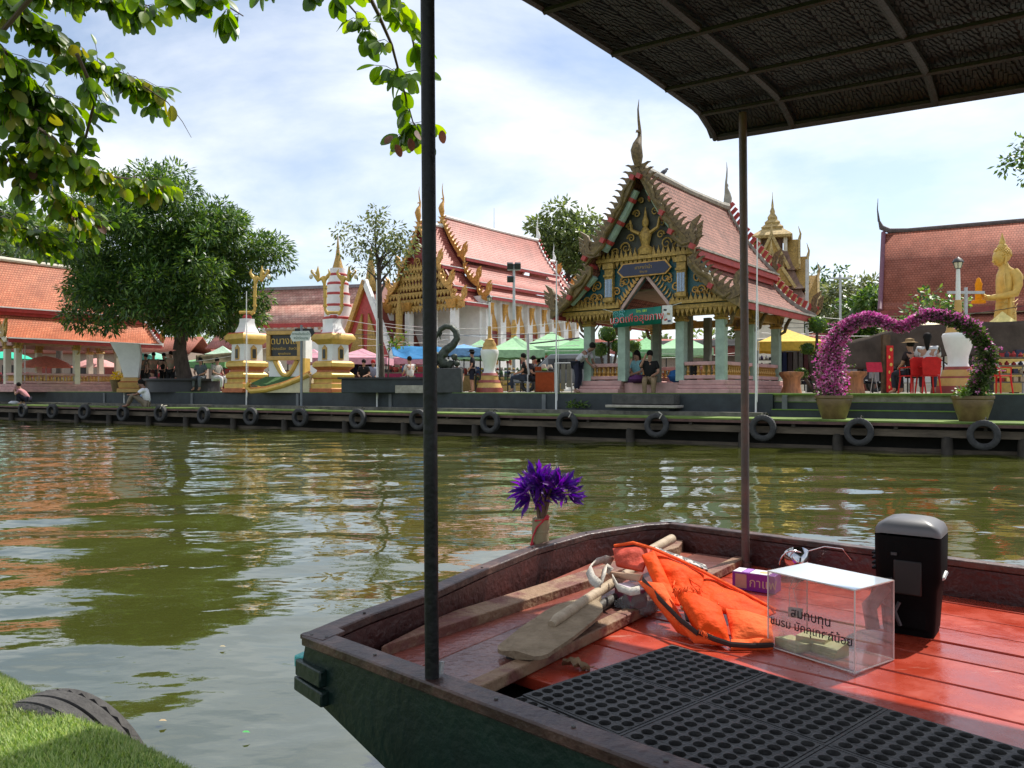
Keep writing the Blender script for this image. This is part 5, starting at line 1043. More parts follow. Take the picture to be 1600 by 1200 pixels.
# stalls: tables with goods
def stall(label, px, Y, wpx, cols, hgt=.75, rail_=False):
    q = Y / F; p = at(px, 612, Y); p.z = GZ; r = thing('market_stall', label, 'stall', p, R.uniform(-.15, .15), 'market stalls'); w = wpx * q
    MB().box((0, 0, hgt), (w, .9, .05)).build('table_top', WOODO, r); v = MB().box((0, -.46, hgt / 2), (w, .02, hgt - .06)); v.build('table_cloth', cm(cols[0]), r)
    for x in (-w / 2 + .05, w / 2 - .05): MB().box((x, .3, hgt / 2), (.05, .05, hgt)).build('leg', WOODO, r)
    n = max(3, int(w / .28)); k = 0
    for i in range(n):
        for row in range(2):
            h = R.uniform(.08, .3); c = cols[R.randrange(len(cols))]; x = -w / 2 + w * (i + .5) / n
            if R.random() < .5: MB().lathe([(.08, 0), (.11, h * .5), (.06, h)], 8, (x, -.2 + row * .35, hgt + .025)).build('goods_jar', cm(c), r)
            else: MB().box((x, -.2 + row * .35, hgt + .026 + h / 2), (w / n * .8, .25, h), rz=R.uniform(-.2, .2)).build('goods_box', cm(c), r)
def rack(label, px, Y, wpx, cols, top=.0, h=1.5):
    q = Y / F; p = at(px, 612, Y); p.z = GZ; r = thing('clothes_rack', label, 'clothes rack', p, R.uniform(-.1, .1), 'clothes racks'); w = wpx * q
    for x in (-w / 2, w / 2): MB().tube([(x, 0, 0), (x, 0, h)], .02, 6).build('upright', STEELP, r)
    MB().tube([(-w / 2, 0, h), (w / 2, 0, h)], .02, 6).build('rail', STEELP, r)
    n = max(3, int(w / .16))
    for i in range(n):
        x = -w / 2 + w * (i + .5) / n; ln = R.uniform(.7, 1.1); MB().prism([(x - .06, h - .03), (x + .06, h - .03), (x + .075, h - ln), (x - .075, h - ln)], -.2, .2).build('garment', cm(R.choice(cols)), r)
DK = [(.02, .02, .025), (.04, .03, .03), (.08, .03, .03), (.015, .02, .05), (.1, .09, .08)]
MIX = [(.45, .30, .12), (.3, .06, .05), (.55, .5, .42), (.08, .12, .25), (.04, .04, .04), (.5, .35, .05), (.12, .2, .1)]
stall('table of brown and cream goods under the blue tarpaulin', 640, 31, 78, [(.25, .03, .08)] + MIX); stall('low table of goods behind the gate pillars in deep shade', 570, 38, 110, [(.3, .04, .06)] + MIX); stall('stall of bottles behind the person in dark clothes', 722, 36, 60, MIX)
stall('yellow food stall under the green tent right of the urn lamp', 820, 40, 120, [(.6, .42, .18)] + MIX); stall('orange table stall near the pavilion corner under green tent', 850, 29, 30, [(.28, .06, .02), (.1, .2, .04), (.6, .5, .4), (.05, .05, .05)]); stall('market table glimpsed through the pavilion entrance', 1000, 38, 120, [(.4, .15, .2)] + MIX)
stall('golden shelf stall behind the right foot of the heart', 1585, 23, 90, [(.66, .46, .14), (.6, .42, .1), (.05, .05, .08), (.35, .05, .05)], 1.0); stall('stall in the shade below the temple sign arch', 452, 36, 70, [(.2, .02, .03)] + MIX); stall('red draped stall at the far left behind the cream columns', 12, 44, 90, [(.25, .04, .06), (.05, .07, .2), (.3, .05, .05)]); stall('stall in the shade left of the big tree', 245, 43, 90, [(.35, .06, .07)] + MIX); stall('red stall right of the big tree trunk', 385, 43, 90, [(.3, .03, .07), (.4, .08, .1), (.5, .4, .3)])
rack('rack of dark trousers right of the pavilion', 1244, 26, 66, DK, h=1.35); rack('dark clothes rack behind the left side of the heart', 1352, 24.5, 70, [(.03, .03, .04), (.06, .06, .08), (.02, .02, .02), (.3, .3, .33)], h=1.4); rack('rack of black garments under the pink tent', 562, 37, 60, DK); rack('grey cloth rack between the green tents and the pavilion', 880, 27, 26, [(.16, .16, .13), (.2, .2, .17), (.12, .13, .11)], h=1.0)
# hat and bag shelf (dark shelf rows) inside the heart
def shelf(label, px, Y, w, rows, cols, rz=0):
    sh = thing('goods_shelf', label, 'shelf', at(px, 612, Y), rz, 'market shelves'); sh.location.z = GZ
    for i in range(rows):
        MB().box((0, 0, .3 + i * .22), (w - .02, .4, .03)).build('shelf_board', DARKIN if cols[0][0] < .3 else WOODO, sh)
        n = int(w / .165)
        for j in range(n):
            hq = R.uniform(.06, .14); x = -w / 2 + w * (j + .5) / n
            if R.random() < .6: MB().box((x, -.05, .317 + i * .22 + hq / 2), (.12, .2, hq)).build('goods_box', cm(R.choice(cols)), sh)
            else: MB().lathe([(.05, 0), (.06, hq * .6), (.025, hq), (.02, hq * 1.25)], 8, (x, -.05, .316 + i * .22)).build('goods_bottle', cm(R.choice(cols)), sh)
    for x in (-w / 2, w / 2): MB().box((x, 0, .12 + rows * .11), (.05, .42, .24 + rows * .22)).build('upright', DARKIN, sh)
SHC = [(.03, .03, .05), (.25, .25, .28), (.1, .1, .14), (.05, .04, .1), (.35, .33, .3)]
shelf('tall dark shelf of small goods standing inside the flowering heart', 1362, 25.6, 1.5, 6, SHC)
GSH = [(.62, .44, .13), (.55, .36, .08), (.05, .05, .08), (.4, .3, .2), (.3, .04, .04)]
shelf('golden shelf of small goods right of the flowering heart, nearest of its row', 1582, 21.5, 1.3, 4, GSH); shelf('golden shelf of small goods behind the right foot of the heart', 1548, 24, 1.4, 4, GSH)
shelf('shelf of bottles and jars behind the slim urn lamp', 790, 35, 2.6, 4, MIX); shelf('shelf of dark goods under the big pale green tent', 868, 40, 3.0, 5, MIX + SHC); shelf('shelf of goods in the shade below the blue tent top', 735, 38, 2.4, 4, MIX)
shelf('shelf of goods under the pink tent right of the gate pillar', 580, 40, 3.0, 4, MIX); shelf('shelf of red goods left of the big tree trunk', 232, 46, 3.0, 4, [(.35, .05, .06), (.3, .2, .15)] + MIX); shelf('shelf of goods glimpsed between the right pavilion columns', 1095, 36, 2.4, 4, MIX); shelf('shelf of goods under the blue tarpaulin', 655, 34, 2.4, 4, MIX); shelf('dark shelf of folded clothes right of the pavilion under the yellow tent', 1222, 29, 2.0, 5, SHC)
rc = thing('red_card_stand', 'red price board on a thin stand inside the heart', 'sign', at(1366, 612, 22)); rc.location.z = GZ; MB().box((0, 0, .72), (.42, .02, .28), rot=Matrix.Rotation(-.3, 3, 'X')).build('board', cm((.5, .03, .06)), rc); MB().tube([(-.1, .02, 0), (0, .02, .65)], .012, 6).build('leg', STEELP, rc); MB().tube([(.12, .02, 0), (0, .02, .65)], .012, 6).build('leg', STEELP, rc)
bp_ = thing('red_banner_post', 'tall narrow red banner hanging on a dark wooden post inside the heart', 'banner', at(1386, 612, 22.3)); bp_.location.z = GZ; MB().box((0, .09, .82), (.2, .14, 1.64)).build('post', mat('dark_post', (.10, .06, .03), .8, .4), bp_); v = MB().box((.07, -.02, .68), (.2, .015, 1.3), rz=.15).build('banner_cloth', cm((.55, .03, .03)), bp_)
for i in range(6): MB().ball((.07 + .03 * (-1) ** i, -.03, 1.22 - i * .21), .04, sc=(1, .12, 1.2), n=8, h=6).build('gold_mark', cm((.7, .5, .12)), bp_)
# white van, car
def vehicle(name, label, px, Y, rz, ln, col, hood):
    p = at(px, 612, Y); p.z = GZ; r = thing(name, label, name.split('_')[-1], p, rz); w = 1.65; h = 1.95 if not hood else 1.45
    prof = [(-ln / 2, .35), (-ln / 2, h - .1), (-ln / 2 + .15, h), (ln / 2 - .9 - hood, h), (ln / 2 - .25 - hood, h * .55 + .05), (ln / 2, h * .5), (ln / 2, .35)]
    MB().prism(prof, -w / 2, w / 2).build('body', mat('car_%s' % name, col, .25, .05, 3, coat=.6), r, bev=.05)
    for s in (-1, 1):
        for k in range(3): x0 = -ln / 2 + .3 + k * (ln - 1.2 - hood) / 3; MB().box((x0 + .38, s * (w / 2 + .004), h * .74), (.75, .02, h * .28)).build('side_window', GLASSD, r)
        for x in (-ln / 2 + .75, ln / 2 - .7): o = tyre_mesh(.3, .17, .2, 12).build('wheel', RUBBER, r, loc=(x, s * (w / 2 - .08), .3))
    a, c = V((ln / 2 - .9 - hood + .03, 0, h - .06)), V((ln / 2 - .25 - hood + .03, 0, h * .58 + .05)); MB().beam(a + V((.02, 0, .02)), c + V((.02, 0, .02)), w * .86, .03, up=(1, 0, .5)).build('windscreen', GLASSD, r)
    for s in (-.6, .6): MB().box((ln / 2 + .01, s, .62), (.05, .3, .16)).build('headlight', mat('lamp_glass', (.75, .68, .52)), r)
vehicle('white_van', 'white van parked under the tarpaulin behind the seated people', 1420, 32, -.35, 4.0, (.62, .63, .64), .3); vehicle('parked_car', 'silver car behind the grey cloth rack left of the pavilion', 884, 31, 2.8, 4.0, (.16, .18, .2), .7)
# carved log stools, small chairs, cream pots
for lb, px, Y in (('carved orange-brown tree stump stool right of the pavilion', 1237, 22.5), ('carved orange-brown stump table behind the left foot of the heart', 1335, 22)):
    p = at(px, 612, Y); p.z = GZ; s_ = thing('stump_stool', lb, 'stool', p, 0, 'carved stump stools'); b = MB()
    b.lathe([(.3, 0), (.24, .2), (.25, .4), (.33, .52), (.33, .6), (.1, .61)], 18)
    for i in range(len(b.v)): v = b.v[i]; b.v[i] = V((v.x * (1 + .18 * mnoise.noise(v * 5)), v.y * (1 + .18 * mnoise.noise(v * 5 + V((3, 0, 0)))), v.z))
    b.build('stump', mat('stump_wood', (.33, .13, .05), .5, .4, 6, .6, 20, stretch=(2, 2, .4)), s_)
def chair(label, px, Y, rz, col=(.55, .02, .02)):
    p = at(px, 612, Y); p.z = GZ; r = thing('plastic_chair', label, 'chair', p, rz, 'red plastic chairs'); m = cm(col, .35)
    MB().box((0, 0, .44), (.42, .42, .03)).build('seat', m, r, bev=.01)
    b = MB(); b.prism([(-.2, .46), (.2, .46), (.23, .84), (.12, .9), (-.12, .9), (-.23, .84)], .19, .22); b.build('backrest', m, r)
    for x in (-1, 1):
        for y in (-1, 1): MB().tube([(x * .18, y * .18, .43), (x * .22, y * .22, 0)], [.022, .018], 6).build('leg', m, r)
        MB().beam((x * .22, -.18, .64), (x * .22, .2, .66), .04, .025).build('armrest', m, r); MB().tube([(x * .22, -.17, .63), (x * .2, -.18, .44)], .015, 5).build('arm_post', m, r)
chair('red plastic chair carrying the person in black inside the heart', 1425, 19.8, pi + .25); chair('red plastic chair carrying the woman in white inside the heart', 1450, 19.6, pi - .1); chair('empty red plastic stool chair right of the urn inside the heart', 1560, 19.6, .4)
mj = thing('yellow_tub', 'brown plant pot with yellow flowers at the end of the left balustrade', 'plant pot', bank(184, 2.3, GZ)); MB().lathe([(.2, 0), (.3, .5), (.34, .52)], 14).build('pot', CLAY, mj); b = MB(); leafcloud(b, [(V((0, 0, .7)), .27)], 2600, .08, .06, 0, 2, .4); b.build('flowers', kind='stuff', parent=mj, mats=[leafmat('yellow_petal', (.7, .55, .01)), leafmat('yellow_petal2', (.6, .42, .01))])
p = at(204, 612, 33); p.z = GZ; wp = thing('white_pier', 'white flared pier with brown striped base left of the big tree', 'pier', p, .3); b = MB(); b.prism([(-.22, .6), (.32, .6), (.42, 1.5), (.36, 2.0), (-.75, 2.05), (-.45, 1.45)], -.22, .22); b.build('pier_body', WHITE, wp, bev=.02); MB().lathe([(.45, 0), (.45, .15), (.38, .18), (.42, .4), (.33, .45), (.3, .6)], sq=True, ms=[0, 1, 0, 1, 0]).build('stepped_base', [OCHRE, TERR], wp)
# ================================================================ people
POSE = {
 'stand': dict(pel=(0, 0, .92), che=(.01, 0, 1.24), nek=(.0, 0, 1.43), hd0=(.02, 0, 1.52), hd1=(.03, 0, 1.62), sh=(0, .18, 1.37), el=(-.03, .23, 1.1), ha=(.12, .2, .9), hi=(0, .09, .88), kn=(.03, .1, .48), an=(-.02, .11, .07), to=(.14, .13, .03)),
 'sit': dict(pel=(0, 0, .53), che=(.02, 0, .86), nek=(.03, 0, 1.05), hd0=(.06, 0, 1.14), hd1=(.07, 0, 1.24), sh=(.02, .18, .99), el=(.08, .24, .73), ha=(.32, .1, .64), hi=(.05, .1, .51), kn=(.45, .12, .52), an=(.42, .12, .07), to=(.58, .13, .03)),
 'squat': dict(pel=(-.18, 0, .24), che=(.06, 0, .54), nek=(.17, 0, .70), hd0=(.23, 0, .78), hd1=(.25, 0, .88), sh=(.14, .18, .64), el=(.28, .2, .42), ha=(.36, .06, .62), hi=(-.12, .1, .24), kn=(.26, .16, .48), an=(.06, .15, .07), to=(.22, .17, .03)),
 'ground': dict(pel=(0, 0, .12), che=(.06, 0, .46), nek=(.14, 0, .66), hd0=(.22, 0, .74), hd1=(.25, 0, .84), sh=(.12, .19, .6), el=(.32, .26, .42), ha=(.56, .14, .42), hi=(.06, .1, .11), kn=(.46, .18, .44), an=(.62, .14, .06), to=(.78, .15, .03)),
 'lean': dict(pel=(0, 0, .88), che=(.22, 0, 1.14), nek=(.36, 0, 1.24), hd0=(.46, 0, 1.28), hd1=(.52, 0, 1.36), sh=(.32, .18, 1.18), el=(.4, .22, .92), ha=(.55, .15, .76), hi=(0, .09, .84), kn=(.05, .1, .46), an=(-.02, .11, .07), to=(.14, .13, .03)),
}
def skinned(name, verts, edges, rad, m, parent, lv=1):
    me = bpy.data.meshes.new(name); me.from_pydata(verts, edges, []); me.materials.append(m); o = bpy.data.objects.new(name, me); COL.objects.link(o); o.parent = parent
    s = o.modifiers.new('skin', 'SKIN'); s.use_smooth_shade = True
    d = me.skin_vertices[0].data
    for i, r in enumerate(rad): d[i].radius = (r, r) if not isinstance(r, tuple) else r
    d[0].use_root = True
    u = o.modifiers.new('sub', 'SUBSURF'); u.levels = lv; u.render_levels = lv; return o
SK1, SK2 = mat('skin_tan', (.36, .19, .12), .55, .08), mat('skin_brown', (.24, .12, .075), .55, .08)
def person(label, loc, rz, pose, top, bot, hair=(.012, .010, .009), skin=SK1, s=1.0, longhair=False, short=False, turn=0, armup=False, cap=None):
    r = thing('person', label, 'person', loc, rz); r.scale = (s, s, s); P_ = {k: V(v) for k, v in POSE[pose].items()}
    mir = lambda v: V((v.x, -v.y, v.z))
    haL, elL = P_['ha'], P_['el']
    haR, elR = mir(haL), mir(elL)
    if armup: elR = P_['sh'] + V((.12, -.4, -.12)); haR = P_['nek'] + V((.12, -.12, .12)); elR.y = -.26
    vs, es, rd = [], [], []
    def add(v, r_, par=None): vs.append(tuple(v)); rd.append(r_); (es.append((par, len(vs) - 1)) if par is not None else None); return len(vs) - 1
    a = add(P_['pel'], (.13, .10)); c = add(P_['che'], (.14, .10), a); n_ = add(P_['nek'], .05, c); h0 = add(P_['hd0'], (.068, .085), n_); add(P_['hd1'], (.07, .085), h0)
    for hnd, elb, sg in ((haL, elL, 1), (haR, elR, -1)):
        sh = P_['sh'] if sg > 0 else mir(P_['sh']); i = add(sh, .058, c); i = add(elb, .042, i); i = add(elb.lerp(hnd, .82), .03, i); i = add(hnd, (.035, .022), i); add(hnd + (hnd - elb).normalized() * .08, (.03, .012), i)
        f = (lambda v: v) if sg > 0 else mir
        i = add(f(P_['hi']), .085, a); i = add(f(P_['kn']), .058, i); i = add(f(P_['an']), .042, i); add(f(P_['to']), (.04, .028), i)
    skinned('body', vs, es, rd, skin, r)
    vs, es, rd = [], [], []
    a = add(P_['pel'] + V((0, 0, .02)), (.155, .125)); c = add(P_['che'], (.165, .125), a); add(P_['nek'] - V((0, 0, .03)), .068, c)
    for elb, sg in ((elL, 1), (elR, -1)): sh = P_['sh'] if sg > 0 else mir(P_['sh']); i = add(sh, .078, c); add(sh.lerp(elb, .75), .066, i)
    skinned('shirt', vs, es, rd, cm(top), r)
    vs, es, rd = [], [], []
    a = add(P_['pel'], (.15, .12))
    for sg in (1, -1):
        f = (lambda v: v) if sg > 0 else mir
        i = add(f(P_['hi']), .105, a); i = add(f(P_['kn']), .078, i)
        if not short: add(f(P_['kn']).lerp(f(P_['an']), .9), .06, i)
    skinned('trousers', vs, es, rd, cm(bot), r)
    b = MB(); hc = P_['hd0'].lerp(P_['hd1'], .75); b.ball(hc + V((-.025, 0, .035)), .10, sc=(.98, .9, 1.0), n=12, h=8)
    if longhair: b.tube([hc + V((-.06, 0, .02)), hc + V((-.11, 0, -.1)), hc + V((-.10, 0, -.3))], [.075, .06, .02], 8)
    b.build('hair', cm(hair), r)
    f = MB(); fc = P_['hd0'].lerp(P_['hd1'], .3); f.tube([fc + V((.075, 0, .03)), fc + V((.10, 0, -.005)), fc + V((.082, 0, -.012))], [.008, .014, .008], 6)
    f.build('nose', skin, r)
    if cap: MB().lathe([(.2, 0), (.11, .02), (.1, .09), (.02, .11)], 14, hc + V((0, 0, .06))).build('hat', cm(cap), r)
    return r
def gp(px, Y): p = at(px, 612, Y); p.z = GZ; return p
LEFT = pi
person('woman in pink top squatting on the jetty at the far left', bank(38, .55, DZ), LEFT + .2, 'squat', (.48, .22, .24), (.02, .018, .03))
person('man in white shirt sitting on the jetty edge with bent knees', bank(231, .35, DZ), LEFT + .3, 'ground', (.78, .79, .82), (.22, .18, .13), skin=SK2, s=1.12)
person('woman in pink patterned blouse sitting behind the man in white', bank(240, 2.0, GZ - .42), LEFT + .9, 'sit', (.55, .24, .26), (.3, .4, .6), hair=(.06, .02, .015))
person('person in dark blouse and trousers standing leftmost in the tree shade', gp(219, 35), -1.2, 'stand', (.16, .14, .11), (.015, .015, .015)); person('person in black behind the group standing in the tree shade', gp(228, 36), -1.9, 'stand', (.03, .03, .03), (.02, .02, .02)); person('woman in beige top standing next to the pink blouse', gp(240, 34.5), -1.4, 'stand', (.24, .18, .13), (.03, .03, .035))
person('person all in black standing in the shade left of the tree trunk', gp(256, 35), -1.6, 'stand', (.012, .012, .012), (.015, .015, .015)); person('woman in beige blouse and short dark skirt left of the tree trunk', gp(267, 33.5), -1.7, 'stand', (.3, .24, .17), (.02, .02, .02), short=True)
person('woman in grey patterned shirt sitting on the round bench right of the trunk', gp(314, 32.2) + V((0, 0, .06)), -1.6, 'sit', (.10, .12, .13), (.12, .13, .14), longhair=True); person('woman in pale top and white trousers sitting on the round bench', gp(338, 32.2) + V((0, 0, .06)), -.5, 'sit', (.28, .27, .24), (.6, .58, .58))
person('person in black cap and dark clothes walking left of the urn lamp', gp(738, 30), LEFT - .15, 'stand', (.015, .016, .02), (.02, .022, .035), short=True, cap=(.01, .01, .01)).scale = (.92,) * 3
person('person in dark shirt behind the naga plinth', gp(714, 29), -1.5, 'stand', (.03, .03, .035), (.03, .03, .04)).location.z = GZ - .5
person('person in red headscarf at the stall right of the gate pillar', gp(583, 33), -1.4, 'sit', (.3, .32, .4), (.05, .05, .08), hair=(.4, .03, .03)); person('person in black sitting at the stall right of the gate pillar', gp(569, 32.5), -1.7, 'sit', (.012, .012, .014), (.02, .02, .02)); person('vendor in white shirt bending at the stall under the blue tarpaulin', gp(641, 29.5), 2.4, 'sit', (.55, .53, .5), (.1, .09, .09))
person('person in black jacket sitting at a table behind the urn lamp', gp(820, 27), LEFT, 'sit', (.012, .012, .015), (.03, .04, .06)); person('vendor in white shirt under the green tent', gp(842, 33), -1.7, 'stand', (.6, .6, .6), (.05, .05, .06)).location.z = GZ - .35; person('person in dark clothes sitting between urn lamp and pale post', gp(832, 29), -.5, 'sit', (.03, .025, .03), (.02, .02, .025))
person('person in white shirt bending forward beside the pavilion corner column', gp(902, 23.3), -.5, 'lean', (.55, .53, .58), (.03, .03, .05), skin=SK2)
person('woman in black top and khaki trousers sitting on the pavilion ledge, hand to face', PAVC + lx * .02 + ly * -.15 + V((0, 0, -.15)), RZ - 1.15, 'sit', (.015, .015, .015), (.24, .17, .10), armup=True, s=1.0)
person('person in pale blue shirt sitting inside the pavilion behind a column', PAVC + lx * -.72 + ly * .55 + V((0, 0, -.1)), RZ - 1.9, 'sit', (.25, .5, .55), (.07, .03, .08), longhair=True)
person('person in black with straw hat on the red chair inside the heart', at(1425, 612, 19.85) * 1, pi / 2 + .4, 'sit', (.03, .02, .02), (.03, .03, .04), cap=(.3, .2, .1)).location.z = GZ
person('woman in white blouse with long ponytail on the red chair inside the heart', at(1449, 612, 19.65) * 1, pi / 2 - .5, 'sit', (.55, .55, .56), (.05, .05, .07), longhair=True, s=1.12).location.z = GZ
# bags on the pavilion ledge
bg_ = thing('purple_bag', 'dark purple cloth bag on the pavilion ledge beside the seated woman', 'bag', PAVC + lx * -.42 + ly * -.05 + V((0, 0, .3))); MB().ball((0, 0, .1), .2, sc=(1.2, .8, .6), jit=.12).build('bag_body', cm((.09, .03, .10)), bg_)
bb = thing('blue_sack', 'blue plastic sack inside the pavilion right of the seated woman', 'bag', PAVC + lx * .55 + ly * .5 + V((0, 0, .36))); MB().ball((0, 0, .12), .24, sc=(1.2, .8, .75), jit=.12).build('bag_body', cm((.04, .14, .36)), bb)
hc = thing('hung_cloths', 'black and yellow cloths hanging over the pavilion railing', 'clothes', PAVC + lx * 1.45 + ly * .13 + V((0, 0, .45))); MB().box((-.25, 0, .1), (.17, .05, .62)).build('black_cloth', cm((.012, .012, .015)), hc); MB().box((.12, 0, .12), (.2, .05, .55)).build('yellow_cloth', cm((.5, .42, .14)), hc)
pb = thing('plastic_bag', 'small white bag beside the squatting woman on the jetty', 'bag', bank(22, .5, DZ)); MB().ball((0, 0, .08), .14, sc=(1.8, .8, .6), jit=.15).build('bag_body', cm((.6, .6, .64)), pb)
# ================================================================ far backdrop of low buildings and a tree belt, all standing beyond the market
for i, (px, Y, w, h, c, lb) in enumerate(((60, 70, 26, 3.4, (.30, .24, .2), 'low tiled shophouse beyond the orange roofed pavilion'), (330, 78, 24, 3.0, (.34, .32, .28), 'low pale shophouse beyond the big round tree'), (640, 84, 30, 3.6, (.4, .38, .34), 'low white shophouse beyond the gate pillars'), (1010, 70, 20, 3.2, (.26, .22, .18), 'dim shophouse seen through the pavilion'), (1180, 76, 18, 3.6, (.36, .34, .3), 'pale low house beyond the spired tower'), (1330, 62, 16, 3.2, (.25, .2, .17), 'dim house beyond the flowering heart'), (1540, 60, 20, 3.0, (.3, .26, .22), 'low house beyond the golden shelf stall'))):
    p = at(px, 612, Y); p.z = GZ; r = thing('shophouse', lb, 'house', p, -.15 * (i % 3), 'low houses beyond the market')
    MB().box((0, 2.5, h / 2), (w, 5, h)).build('wall', cm(c, .85), r)
    for s in (-1, 1): MB().beam((0, 2.5 + s * 1.6, h + .75), (0, 2.5 + s * 1.601, h + .75), .1, .1) 
    b = MB(); b.add([(-w / 2 - .4, -.6, h - .1), (w / 2 + .4, -.6, h - .1), (w / 2 + .4, 2.5, h + 1.5), (-w / 2 - .4, 2.5, h + 1.5), (w / 2 + .4, 5.6, h - .1), (-w / 2 - .4, 5.6, h - .1)], [(0, 1, 2, 3), (3, 2, 4, 5)], 0, [[(0, 0), (w, 0), (w, 3.5), (0, 3.5)]] * 2); o = b.build('roof', (ROOF_BROWN, ROOF_RED)[i % 2], r); s = o.modifiers.new('s', 'SOLIDIFY'); s.thickness = .12
    for k in range(int(w / 3)):
        x = -w / 2 + 1.5 + k * 3; MB().box((x, -.03, 1.15), (1.3, .08, 2.2)).build('shutter_door', cm((.05, .045, .045) if k % 2 else (.22, .06, .05)), r)
b = MB()
cl = []
for i in range(150):
    px = R.uniform(-150, 1750); Y = R.uniform(95, 120); p = at(px, 612, Y); p.z = GZ + R.uniform(.5, 5.5); cl.append((p, R.uniform(1.6, 3.0)))
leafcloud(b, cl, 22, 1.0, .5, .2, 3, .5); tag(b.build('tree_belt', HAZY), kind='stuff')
# ================================================================ boat (gunwale, deck and canopy on their own real planes)
GW, FZ = .70, .57                 # heights of gunwale and floor above the water
BA = V((.745, -.667, 0)).normalized(); BB = V((.667, .745, 0)).normalized()    # along the boat / across towards the far side
REDPL = mat('red_deck_paint', (.32, .034, .016), .22, .14, 7, .10, 25, spec=.45, stretch=(1, 1, 1), rnd=.18, coat=.15, col2=(.43, .055, .026), wear=((.46, .20, .15), 9, .615, (.35, 2.2, 1)))
def worn(name, c1, c2, rough, sc=9, bump=.3, stretch=(1, 1, 1), hi=.62, lo=.45): return mat(name, c1, rough, .2, sc, bump, 40, col2=c2, stretch=stretch, lo=lo, hi=hi)
WINE = worn('shaded_wine_paint', (.040, .010, .009), (.075, .018, .014), .38, 6)  # shadow-side darkness of the lining is put into this wine colour
BROWNP = worn('brown_deck', (.13, .05, .04), (.20, .085, .065), .28, 5)
TIMB = worn('bare_timber', (.15, .05, .035), (.25, .15, .085), .7, 9, .5, (1, 1, 1), .58, .42)
GREENH = worn('green_hull_paint', (.002, .013, .0095), (.0035, .020, .014), .45, 5, .2)
CAPM = worn('dark_gunwale', (.035, .016, .013), (.10, .052, .040), .42, 10, .3)
bo = thing('tour_boat', 'flat red-decked wooden tour boat with green hull and woven canopy on steel poles', 'boat', onz(760, 1000, FZ))
rim_px = [(477, 991), (560, 957), (664, 921), (745, 886), (825, 855), (910, 832), (1000, 818), (1046, 815)]
rim = [onz(x, y, GW) for x, y in rim_px]
far = [rim[-1] + BA * t for t in (.0, .6, 1.2, 2.0, 3.2)]; near = [rim[0] + (onz(1040, 1199, GW) - rim[0]).normalized() * t for t in (0, .6, 1.2, 2.0, 3.2)]
inn = lambda p: (p - V((.55, 2.2, 0)))
ctr = V((1.6, 1.2, 0))
def sheet(name, A, B, m, th=.0, par=bo):
    b = MB(); b.add([v for pr in zip(A, B) for v in pr], [(2 * i, 2 * i + 1, 2 * i + 3, 2 * i + 2) for i in range(len(A) - 1)]); o = b.build(name, m, par, True)
    if th: s = o.modifiers.new('s', 'SOLIDIFY'); s.thickness = th; s.offset = 0
    return o
def off(path, d, z):    # inset a path towards the deck
    out = []
    for i, p in enumerate(path):
        t = (path[min(i + 1, len(path) - 1)] - path[max(i - 1, 0)]).normalized(); n = V((-t.y, t.x, 0))
        if (ctr - p).dot(n) < 0: n = -n
        q = p + n * d; q.z = z; out.append(q)
    return out
def loft(name, paths, m, closed=False, bev=0):
    b = MB(); k = len(paths[0]); 
    vs = [v for p in paths for v in p]; n = len(paths); fs = []
    for j in range(n - 1 + (1 if closed else 0)):
        for i in range(k - 1): a = j * k + i; c = ((j + 1) % n) * k + i; fs.append((a, a + 1, c + 1, c))
    if closed: fs += [tuple(j * k for j in range(n)), tuple(j * k + k - 1 for j in range(n))[::-1]]
    b.add(vs, fs); o = b.build(name, m, bo, True, bev=bev)
    bm = bmesh.new(); bm.from_mesh(o.data); bmesh.ops.recalc_face_normals(bm, faces=bm.faces); bm.to_mesh(o.data); bm.free(); return o
# gunwale caps, inner linings, outer hull
for nm, path in (('end', rim), ('far', far), ('near', near)):
    wd = .042 if nm != 'near' else .05
    loft('gunwale_cap', [off(path, -.012, GW), off(path, wd, GW), off(path, wd, GW - .025), off(path, -.012, GW - .025)], CAPM, True, .004)
    loft('inner_lining', [off(path, wd - .012, GW - .026), off(path, wd - .004, FZ - .02), off(path, wd + .01, FZ - .02), off(path, wd + .002, GW - .026)], WINE, True)
    if nm == 'near':
        nd0 = (near[1] - near[0]).normalized()
        def from_(t, d, z): return [p_ for p_ in off([near[0] + nd0 * (t + (3.2 - t) * i / 8) for i in range(9)], d, z)]
        loft('side_hull', [from_(0, .0, GW - .026), from_(-.02, -.004, .575), from_(.34, -.006, .47), from_(1.35, .03, .12), from_(2.2, .06, -.15)], GREENH)
    elif nm == 'far': loft('side_hull', [off(path, .0, GW - .026), off(path, -.01, .45), off(path, .10, .12), off(path, .3, -.15)], GREENH)
    else: loft('bow_hull', [off(path, .0, GW - .026), off(path, -.02, .575), off(path, .33, .47), off(path, 1.3, .12), off(path, 2.1, -.15)], GREENH)
cpl = [near[0] + V((0, 0, .0012)), near[0] + (near[1] - near[0]).normalized() * .075 + V((0, 0, .0012))]
quad_c = off(near, .062, GW + .0012)
MB().prism([(near[0].x - .012, near[0].y - .004), (cpl[1].x, cpl[1].y), (quad_c[0].x + .05, quad_c[0].y - .02), (rim[0].x + .05, rim[0].y + .075), (rim[0].x - .008, rim[0].y + .01)], GW - .01, GW + .0015, ax='xy').build('corner_plate', CAPM, bo, True, bev=.002)
